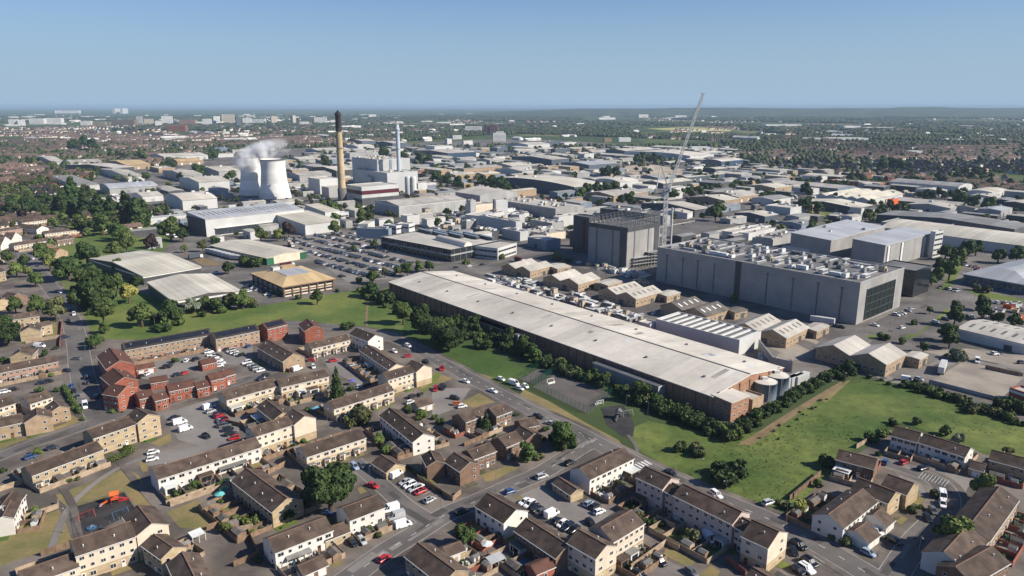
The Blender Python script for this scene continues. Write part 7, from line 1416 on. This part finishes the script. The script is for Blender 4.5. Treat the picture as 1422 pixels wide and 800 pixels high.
# ---------------------------------------------------------------- the far town, woods and hills
from mathutils import noise as mnoise
def merge(name, V, Fq, mi, X, mats, kind='stuff', smooth=False):
    """V (n,3) template, Fq (m,k) faces, X list of (x, y, z, rz, sx, sy, sz): one joined mesh"""
    X = np.array(X); c, s = np.cos(X[:, 3]), np.sin(X[:, 3]); n, k = len(V), len(X); P = np.empty((k, n, 3)); vx = V[None, :, 0] * X[:, 4:5]; vy = V[None, :, 1] * X[:, 5:6]
    P[..., 0] = vx * c[:, None] - vy * s[:, None] + X[:, 0:1]; P[..., 1] = vx * s[:, None] + vy * c[:, None] + X[:, 1:2]; P[..., 2] = V[None, :, 2] * X[:, 6:7] + X[:, 2:3]
    Fq = np.array(Fq); m, q = Fq.shape; LI = (Fq[None] + (np.arange(k) * n)[:, None, None]).ravel(); me = bpy.data.meshes.new(name); me.vertices.add(n * k); me.vertices.foreach_set('co', P.astype('f4').ravel())
    me.loops.add(len(LI)); me.loops.foreach_set('vertex_index', LI.astype('i4')); me.polygons.add(m * k); me.polygons.foreach_set('loop_start', np.arange(0, m * k * q, q, dtype='i4')); me.polygons.foreach_set('loop_total', np.full(m * k, q, 'i4'))
    for a in mats: me.materials.append(MATS[a])
    me.polygons.foreach_set('material_index', np.tile(np.array(mi, 'i4'), k)); me.update(calc_edges=True); o = obj(name, me); o['kind'] = kind; return o
leafmat('leaf_far', (.022,.036,.014), (.055,.068,.024), jit=0, hue=0); leafmat('leaf_far_b', (.03,.045,.016), (.075,.085,.03), jit=0, hue=0)
MATS['leaf_far'].node_tree.nodes['Noise Texture'].inputs['Scale'].default_value = .03; MATS['leaf_far_b'].node_tree.nodes['Noise Texture'].inputs['Scale'].default_value = .05
mat('far_white', (.62,.61,.58), (.45,.43,.40), .02, .8, mid=(.45, .55)); mat('far_roof', (.135,.088,.07), (.082,.064,.058), .012, .9, mid=(.42, .58)); mat('far_wall', (.72,.66,.58), (.5,.36,.28), .02, .9, mid=(.45, .55))
IND = [(140,240),(280,222),(400,207),(720,186),(1000,196),(1040,230),(1300,258),(1440,275),(1540,340),(1560,640),(1422,590),(1310,548),(1190,520),(1090,548),(1020,592),(760,475),(620,425),(545,395),(480,430),(330,440),(280,440),(200,410),(150,360),(240,300),(120,262)]
def house_far():
    b = MB(); L, D, h = 1, 1, 1
    b.box(-.5, .5, -.5, .5, 0, .6, 0, skip=(0, 1)); b.quad([(-.54,-.56,.58),(.54,-.56,.58),(.54,0,1),(-.54,0,1)], 1); b.quad([(.54,.56,.58),(-.54,.56,.58),(-.54,0,1),(.54,0,1)], 1)
    for s in (-.5, .5): b.quad([(s,-.5,.6),(s,.5,.6),(s,.25,.8),(s,-.25,.8)], 0)
    b.quad([(.1,-.06,.9),(.2,-.06,.9),(.2,-.06,1.14),(.1,-.06,1.14)], 1); b.quad([(.1,.06,.9),(.1,.06,1.14),(.2,.06,1.14),(.2,.06,.9)], 1)
    for x in (-.3, .2): b.quad([(x-.1,-.506,.38),(x+.1,-.506,.38),(x+.1,-.506,.52),(x-.1,-.506,.52)], 2); b.quad([(x-.1,-.506,.1),(x+.1,-.506,.1),(x+.1,-.506,.26),(x-.1,-.506,.26)], 2)
    return b
HFm = house_far(); rl = random.Random(77)
FH = []; FT = []
def dens(p):
    x, y = p
    if inpoly(p, IND): return 0
    n = mnoise.noise(Vector((x * .012, y * .05, 3.1)))
    if x < 640 and y < 330: return (.85 if y > 176 else .25) if n > -.35 else .15
    if x > 940: return (.93 if 205 < y < 310 else (.35 if y > 165 else .1)) if n > -.25 else .08
    return .45 if n > -.1 else .1
def yrows():
    y = 640.0
    while y < 9000:
        yield y; y += max(62, y * .05)
cell = 0
for Y in yrows():
    st = max(62, Y * .05); X = -Y * .76 - 60
    while X < Y * .76 + 60:
        cx, cy = X + rl.uniform(0, st * .3), Y + rl.uniform(0, st * .3); X += st
        p = proj((cx, cy, 0))
        if not (-40 < p[0] < 1470 and p[1] < 335): continue
        d = dens(p); a = .5 + mnoise.noise(Vector((cx * .0016, cy * .0016, 0))) * 2.6; far = Y > 3600
        if rl.random() < d:
            nr = 2 if not far else 2; per = int(st / 10.5) if not far else 5
            for r_ in range(nr):
                for k in range(per):
                    if rl.random() < .26: continue
                    u = (k - (per - 1) / 2) * (10.5 if not far else st / per); v = (r_ - .5) * (30 if not far else st * .4)
                    x, y = cx + u * math.cos(a) - v * math.sin(a), cy + u * math.sin(a) + v * math.cos(a)
                    if occ_hit(x, y, 5) or inpoly(proj((x, y, 0)), IND): continue
                    w = rl.choice((8.5, 9.5, 11, 14, 20)); FH.append((x, y, 0, a + rl.uniform(-.05, .05), w * (1.3 if far else 1), rl.uniform(8, 10) * (1.2 if far else 1), rl.uniform(7.4, 9.4) * (1.25 if far else 1))); occ_add((x, y), 4.5)
            nt = int(st * st / (300 if not far else 1900))
        else: nt = int(st * st / (170 if not far else 1100))
        for k in range(nt):
            x, y = cx + rl.uniform(-.6, .6) * st, cy + rl.uniform(-.6, .6) * st; q = proj((x, y, 0))
            if occ_hit(x, y, 3) or inpoly(q, IND): continue
            if 890 < q[0] < 1030 and 175 < q[1] < 187: continue
            if Y > 2400 and mnoise.noise(Vector((x * .0011, y * .0007, 1.7))) > .12: continue
            if mnoise.noise(Vector((x * .004, y * .004, 7))) > (.30 if Y > 1500 else .45): continue
            w = (rl.uniform(6, 13) if rl.random() < (.4 if d > .5 else 1) else rl.uniform(4.5, 8)) if not far else rl.uniform(16, 34) * (1 + Y / 9000); FT.append((x, y, 0, rl.uniform(0, 6.28), w, w * rl.uniform(.8, 1.2), rl.uniform(7, 13) if far else w * rl.uniform(.8, 1.15)))
for _q in range(60):
    _p = G('F3', rl.uniform(740, 1080), rl.uniform(430, 495)); occ_add(_p, 9)
Wi = IND
# infill sheds as things: the same small warehouses under two alternating names
fa2 = GRID; nin = 0
for i in range(26000):
    if nin > 470: break
    x = rl.uniform(-500, 1100); y = rl.uniform(480, 2100); p = proj((x, y, 0))
    if not (60 < p[0] < 1422 and 190 < p[1] < 345 and inpoly(p, IND)): continue
    sz = rl.choice((10, 14, 18, 24, 30, 38)) * (1 if y < 850 else 1.7)
    if occ_hit(x, y, sz * .5): continue
    w, d, h = sz * rl.uniform(.9, 1.5), sz * rl.uniform(.5, .8), rl.uniform(4, 9); a = fa2 + rl.choice((0, math.pi / 2)) + rl.uniform(-.05, .05)
    root = empty('small_warehouse' if nin % 2 else 'infill_warehouse', (x, y, 0), a); wl = rl.choice(('metal_white','metal_mid','metal_mid','metal_dark','brick_tan','metal_blue','metal_dark')); rf = rl.choice(('roof_pale','roof_cream','roof_sheet','roof_sheet','roof_grey','roof_grey')); W_, R_ = shell(w, d, h, rl.choice(('l', 'l', 'a')), 'x', .3, .25)
    W_.build('wall', [wl], root); R_.build('roof', [rf], root); b = MB(); b.box(-1.8, 1.8, -.12, .02, 0, 3.6); b.build('loading_door', ['metal_dark'], root, (rl.uniform(-.3, .3) * w, -d / 2, .02)); occ_rect((x, y), (math.cos(a), math.sin(a)), w, d); nin += 1
    thing(root, {'metal_white':'small white','metal_mid':'small grey','metal_dark':'small dark','brick_tan':'small tan','metal_blue':'small blue'}[wl] + ' unit with ' + {'roof_pale':'pale','roof_cream':'cream','roof_sheet':'ribbed','roof_white':'white','roof_grey':'grey'}[rf] + ' roof', 'warehouse', 'small units of the trading estate')
nlo = 0
for i in range(9000):
    if nlo > 120: break
    x = rl.uniform(-450, 700); y = rl.uniform(380, 1500); p = proj((x, y, 0))
    if not (60 < p[0] < 1422 and 205 < p[1] < 420 and inpoly(p, IND)) or occ_hit(x, y, 5) or inpoly(p, [(425,330),(560,325),(580,385),(480,400)]): continue
    me, cw_ = rl.choice(LORRY); o = obj('parked_lorry', me, None, (x, y, .03), fa + rl.choice((0, math.pi / 2)) + rl.uniform(-.1, .1)); thing(o, cw_ + ' lorry', 'lorry', 'lorries on the trading estate'); occ_add((x, y), 5); nlo += 1
# infill trees and small sheds on the trading estate
Wi = IND
k = 0
for i in range(9000):
    x = rl.uniform(-520, 1100); y = rl.uniform(330, 2300); p = proj((x, y, 0))
    if not (0 < p[0] < 1440 and p[1] < 330 and inpoly(p, IND)): continue
    if occ_hit(x, y, 4): continue
    u = rl.random()
    if u < .62: FT.append((x, y, 0, rl.uniform(0, 6.28), *(lambda w: (w, w, w * rl.uniform(.8, 1.1)))(rl.uniform(5.5, 12)))); occ_add((x, y), 2)
# nearest houses one by one, the rest as one mass
FH.sort(key=lambda t: t[1]); HM = []
for wl, rf, dw in (('render_cream','tile_far','cream far house with reddish roof'),('brick_red','tile_brown','red brick far house'),('render_white','tile_brown','white far house with brown roof'),('brick_tan','tile_brown','tan far house with brown roof'),('render_cream','tile_dark','cream far house with dark roof')):
    HM.append((HFm.mesh('suburban_house', [wl, rf, 'glass_dark']), dw))
for (x, y, z, a, sx, sy, sz) in FH[:290]:
    me, dw = rl.choice(HM); o = obj('suburban_house', me, None, (x, y, 0), a, (sx, sy, sz)); thing(o, dw, 'house', 'houses of the far suburbs')
fq = [f for f in HFm.f]; fm = list(HFm.m)
if FH[290:]: merge('distant_houses', np.array(HFm.v), fq, fm, FH[290:], ['far_wall', 'far_roof', 'glass_dark'])
def blob(seed):
    rng = np.random.default_rng(seed); import bmesh as _bm
    bm = _bm.new(); _bm.ops.create_icosphere(bm, subdivisions=2, radius=.5); V = np.array([v.co[:] for v in bm.verts]); Fc = [[v.index for v in f.verts] for f in bm.faces]; bm.free()
    for i, v in enumerate(V): V[i] = v * (1 + .5 * mnoise.noise(Vector(v) * 4.5 + Vector((seed, 0, 0))) + .22 * rng.uniform(-1, 1))
    V[:, 2] += .42; V[:, 2] = np.maximum(V[:, 2], 0); return V, Fc
FT.sort(key=lambda t: t[1]); near = [t for t in FT if t[1] < 1500]; far = [t for t in FT if t[1] >= 1500]
print('far houses', len(FH), 'far trees', len(near), len(far))
rng = np.random.default_rng(8)
for j in range(2):
    B = blobs_for('round', rng); V = leaf_cloud(B, 150, .11, rng); sel = near[j::2]
    if sel: merge('distant_trees', V, np.arange(len(V)).reshape(-1, 4), [0] * (len(V) // 4), sel, ['leaf_mid' if j else 'leaf_far_b'])
for j in range(3):
    V, Fc = blob(j + 2); sel = far[j::3]
    if sel: merge('distant_woods', V, Fc, [0] * len(Fc), sel, ['leaf_far' if j else 'leaf_far_b'])
# pale roofs scattered to the horizon
X = []
for i in range(330):
    y = 2600 * (1 + rl.random() ** 1.5 * 3.2); x = rl.uniform(-.75, .75) * y; p = proj((x, y, 0))
    if p[0] > 640 and rl.random() < .5: continue
    s = rl.uniform(8, 30) * (1 + y / 6000); X.append((x, y, 0, fa + rl.choice((0, 1.57)), s * rl.uniform(1, 2.4), s * .6, rl.uniform(7, 15)))
merge('distant_roofs', np.array(HFm.v), fq, [0] * len(fm), X, ['far_white'])
# hills along the right horizon
def hills():
    b = MB(); n = 90; R = []
    for j, (r, k) in enumerate(((7800, 0), (9300, .55), (10800, 1.0), (13500, .9), (17000, 0))):
        row_ = []
        for i in range(n):
            pxx = 560 + (1560 - 560) * i / (n - 1); X_ = (pxx - 711) / F * r; t = min(1, max(0, (pxx - 600) / 260)); t = t * t * (3 - 2 * t)
            hh = (88 + 22 * mnoise.noise(Vector((i * .09, 0, 2))) + 9 * mnoise.noise(Vector((i * .35, j, 5))) + (10 if pxx > 1230 else 0)) * t * k; row_.append(len(b.v)); b.v.append((X_, r, max(0, hh) - .5))
        R.append(row_)
    for p, q in zip(R[:-1], R[1:]):
        for i in range(n - 1): b.f.append((p[i], p[i+1], q[i+1], q[i])); b.m.append(0)
    mat('hill_wood', (.03,.048,.02), (.07,.085,.035), .004, .95, mid=(.45, .6)); struct(b.build('hills', ['hill_wood'], smooth=True))
hills()
# ---------------------------------------------------------------- steam over the towers
def steam(cen, rx, ry, rz, tilt, seed, density):
    b = MB(); n = 20; m = 12
    for j in range(m + 1):
        for i in range(n): a = 2 * math.pi * i / n; t = math.pi * j / m; b.v.append((math.sin(t) * math.cos(a), math.sin(t) * math.sin(a), math.cos(t)))
    for j in range(m):
        for i in range(n): b.f.append((j*n+i, (j+1)*n+i, (j+1)*n+(i+1)%n, j*n+(i+1)%n)); b.m.append(0)
    mt = bpy.data.materials.new('steam'); mt.use_nodes = True; nt = mt.node_tree; N, L = nt.nodes, nt.links; N.remove(N['Principled BSDF']); out = N['Material Output']
    v = N.new('ShaderNodeVolumePrincipled'); v.inputs['Color'].default_value = (1, 1, 1, 1); v.inputs['Anisotropy'].default_value = .1; L.new(v.outputs[0], out.inputs['Volume'])
    tc = N.new('ShaderNodeTexCoord'); ln = N.new('ShaderNodeVectorMath'); ln.operation = 'LENGTH'; L.new(tc.outputs['Object'], ln.inputs[0])
    f = N.new('ShaderNodeMapRange'); f.inputs[1].default_value = 1.0; f.inputs[2].default_value = .35; L.new(ln.outputs['Value'], f.inputs[0])
    geo = N.new('ShaderNodeNewGeometry'); nz = N.new('ShaderNodeTexNoise'); nz.inputs['Scale'].default_value = .07; nz.inputs['Detail'].default_value = 4; ad = N.new('ShaderNodeVectorMath'); ad.inputs[1].default_value = (seed * 31, 0, 0); L.new(geo.outputs['Position'], ad.inputs[0]); L.new(ad.outputs[0], nz.inputs['Vector'])
    r2 = N.new('ShaderNodeMapRange'); r2.inputs[1].default_value = .44; r2.inputs[2].default_value = .66; L.new(nz.outputs['Fac'], r2.inputs[0])
    mu = N.new('ShaderNodeMath'); mu.operation = 'MULTIPLY'; L.new(f.outputs[0], mu.inputs[0]); L.new(r2.outputs[0], mu.inputs[1]); m2 = N.new('ShaderNodeMath'); m2.operation = 'MULTIPLY'; m2.inputs[1].default_value = density; L.new(mu.outputs[0], m2.inputs[0]); L.new(m2.outputs[0], v.inputs['Density'])
    me = b.mesh('steam_plume', []); me.materials.append(mt); o = obj('steam_plume', me, None, cen, 0, (rx, ry, rz)); o.rotation_euler = (0, tilt, 0); stuff(o); mt.cycles.volume_step_rate = 1.0 if hasattr(mt, 'cycles') else 1
def at_depth(z, x, y, Y):
    lo, hi = 0, 118; t = px(z, x, y); 
    for _ in range(40):
        m_ = (lo + hi) / 2; Xw = (t[0] - 711) / F * (Y * math.cos(PITCH) - (m_ - CAM_H) * math.sin(PITCH))
        if proj((Xw, Y, m_))[1] > t[1]: lo = m_
        else: hi = m_
    return Vector((Xw, Y, m_))
steam(at_depth('C', 400, 255, ct2.y), 34, 18, 17, -.38, 1, .5)
steam(at_depth('C', 590, 180, ct2.y + 10), 26, 17, 13, -.1, 2, .13)
steam(at_depth('C', 330, 330, ct2.y - 16), 17, 12, 14, 0, 3, .45)
# ---------------------------------------------------------------- air
def haze():
    b = MB(); b.box(-59000, 59000, -900, 59500, -1.5, 137); me = b.mesh('haze', []); m = bpy.data.materials.new('haze'); m.use_nodes = True; nt = m.node_tree; N = nt.nodes; N.remove(N['Principled BSDF'])
    v = N.new('ShaderNodeVolumePrincipled'); v.inputs['Color'].default_value = (.42, .58, .78, 1); v.inputs['Density'].default_value = HAZE_D; v.inputs['Anisotropy'].default_value = .0; nt.links.new(v.outputs[0], N['Material Output'].inputs['Volume']); me.materials.append(m); stuff(obj('haze', me))
HAZE_D = 5.2e-5
haze()
# ---------------------------------------------------------------- light, sky, camera
EL, SUN = 34.0, Vector((.970, -.242, 0)).normalized()
to_sun = Vector((SUN.x * math.cos(math.radians(EL)), SUN.y * math.cos(math.radians(EL)), math.sin(math.radians(EL))))
sl = bpy.data.lights.new('sun', 'SUN'); sl.energy = 5.0; sl.angle = math.radians(.5); sl.color = (1, .915, .785); so = bpy.data.objects.new('sun', sl); COL.objects.link(so); so.rotation_euler = to_sun.to_track_quat('Z', 'Y').to_euler()
w = bpy.data.worlds.new('World'); SC.world = w; w.use_nodes = True; nt = w.node_tree; sk = nt.nodes.new('ShaderNodeTexSky'); sk.sky_type = 'NISHITA'; sk.sun_disc = False; sk.sun_elevation = math.radians(EL); sk.sun_rotation = math.atan2(SUN.x, SUN.y); sk.altitude = 100; sk.air_density = 1.0; sk.dust_density = .6; sk.ozone_density = 4.0
tn = nt.nodes.new('ShaderNodeVectorMath'); tn.operation = 'MULTIPLY'; tn.inputs[1].default_value = (.82, 1.05, 1.40); nt.links.new(sk.outputs[0], tn.inputs[0]); tc_ = nt.nodes.new('ShaderNodeTexCoord'); se = nt.nodes.new('ShaderNodeSeparateXYZ'); nt.links.new(tc_.outputs['Generated'], se.inputs[0]); mr_ = nt.nodes.new('ShaderNodeMapRange'); mr_.interpolation_type = 'SMOOTHSTEP'; mr_.inputs[1].default_value = 0; mr_.inputs[2].default_value = .21; mr_.inputs[3].default_value = 1; mr_.inputs[4].default_value = 0; nt.links.new(se.outputs[2], mr_.inputs[0]); mx_ = nt.nodes.new('ShaderNodeMix'); mx_.data_type = 'RGBA'; nt.links.new(mr_.outputs[0], mx_.inputs[0]); nt.links.new(tn.outputs[0], mx_.inputs[6]); mx_.inputs[7].default_value = (4.4, 6.15, 8.0, 1); nt.links.new(mx_.outputs[2], nt.nodes['Background'].inputs[0]); nt.nodes['Background'].inputs[1].default_value = .055
cd = bpy.data.cameras.new('camera'); cam = bpy.data.objects.new('camera', cd); COL.objects.link(cam); cam.location = (0, 0, CAM_H); cam.rotation_euler = (math.pi / 2 - PITCH, 0, 0); cd.sensor_width = 36; cd.lens = 36 * F / 1422; cd.clip_start = 1; cd.clip_end = 120000; SC.camera = cam
vs = SC.view_settings; vs.view_transform = 'Standard'; vs.look = 'None'; vs.gamma = 1; vs.exposure = .58; vs.use_curve_mapping = False
cy = SC.cycles; cy.use_denoising = True; cy.max_bounces = 5; cy.diffuse_bounces = 2; cy.glossy_bounces = 2; cy.transmission_bounces = 2; cy.volume_bounces = 3; cy.caustics_reflective = False; cy.caustics_refractive = False; cy.volume_max_steps = 128
# ---------------------------------------------------------------- labels that single each thing out
PL = [((157,715),'fenced playground'),((457,677),'biggest dark tree'),((893,645),'zebra crossing'),((1072,538),'two round tanks'),((790,545),'larger ball court'),((640,425),'long brick factory'),((176,404),'bright yellow-green tree'),((925,300),'tower crane'),((1060,400),'long grey data hall'),((1220,420),'data hall glazed end'),
 ((840,335),'unfinished grey block'),((470,345),'staff car park'),((408,392),'square yellow-roofed office'),((385,250),'nearer cooling tower'),((474,215),'tall tan chimney'),((555,205),'blue-grey steel stack'),((350,310),'big white ribbed-roof shed'),((165,520),'tall red brick gables'),((228,478),'long solar-panelled terrace'),
 ((1120,600),'rough green meadow'),((820,613),'road junction'),((1305,512),'long white box trailer'),((1300,680),'curved cul-de-sac'),((1322,738),'cul-de-sac tree'),((530,775),'red hatchback'),((548,716),'three white vans'),((590,685),'row of four cars'),((868,583),'dark round play area'),((765,712),'white van among parked cars'),
 ((320,600),'left parking court'),((118,562),'van on the left road'),((560,470),'house by the bend'),((1000,700),'long pinkish flats'),((50,450),'left roadside cottages'),((60,325),'far left estate'),((200,375),'wide cream-roofed shed'),((640,330),'dark-glazed laboratory block'),((745,265),'huge flat factory hall'),((545,235),'tallest white boiler house'),((830,440),'twin-gabled workshops'),((985,470),'long pale plant building'),
 ((1180,330),'sloping-roofed data halls'),((1350,310),'barrel-roofed shed'),((1350,460),'long low white shed'),((1235,270),'orange store block'),((170,290),'tall dark poplars'),((440,525),'cream terraces court'),((700,580),'main-road brown houses'),((240,160),'white town tower'),((880,230),'sandy plot'),((1360,250),'right-hand suburb'),((850,250),'long arched shed'),((350,770),'bottom edge terraces'),((220,640),'yellow brick flats'),((1200,490),'grey pitched workshops'),((60,225),'far left suburb'),((960,180),'yellow stubble field'),((420,590),'flats by the conifer'),((1060,245),'suburb beyond the crane'),((1180,250),'many-ridged pale shed'),((250,240),'far grey sheds'),((650,205),'blue-walled far sheds'),((1330,640),'field-edge white terrace')]
ORD = ['first','second','third','fourth','fifth','sixth','seventh','eighth','ninth','tenth','eleventh','twelfth','thirteenth','fourteenth','fifteenth','sixteenth','seventeenth','eighteenth','nineteenth','twentieth']
def ordw(i):
    if i < 20: return ORD[i]
    n = i + 1; return str(n) + ('th' if 10 <= n % 100 <= 20 else {1:'st',2:'nd',3:'rd'}.get(n % 10, 'th'))
groups = {}
for o, desc, at in THINGS:
    q = proj(at); best = min(PL, key=lambda p: (p[0][0] - q[0]) ** 2 + 2.2 * (p[0][1] - q[1]) ** 2); dx, dy = q[0] - best[0][0], q[1] - best[0][1]
    rel = 'beside' if abs(dx) + abs(dy) < 22 else ('left of' if dx < -1.2 * abs(dy) else 'right of' if dx > 1.2 * abs(dy) else 'in front of' if dy > 0 else 'behind')
    groups.setdefault((desc, rel, best[1]), []).append((q[0], q[1], o))
for (desc, rel, pl), L_ in groups.items():
    L_.sort(key=lambda t: (t[0], t[1])); n = len(L_)
    for i, (_, _, o) in enumerate(L_):
        s = f'{desc} {rel} the {pl}'
        if len(s.split()) > 13: s = s.replace('small pitched-roof ', 'small ').replace('the square', 'the').replace('white box trailer in a tight row', 'white box trailer')
        if n == 2: s = ('left' if i == 0 else 'right') + 'hand ' + s
        elif n > 2: s = ('leftmost ' if i == 0 else 'rightmost ' if i == n - 1 else ordw(i) + ' from left, ') + s
        o['label'] = s.replace('lefthand', 'left').replace('righthand', 'right')
print('THINGS', len(THINGS), 'OBJECTS', len(SC.objects), 'longest', max(len(o.get('label', '').split()) for o in SC.objects))
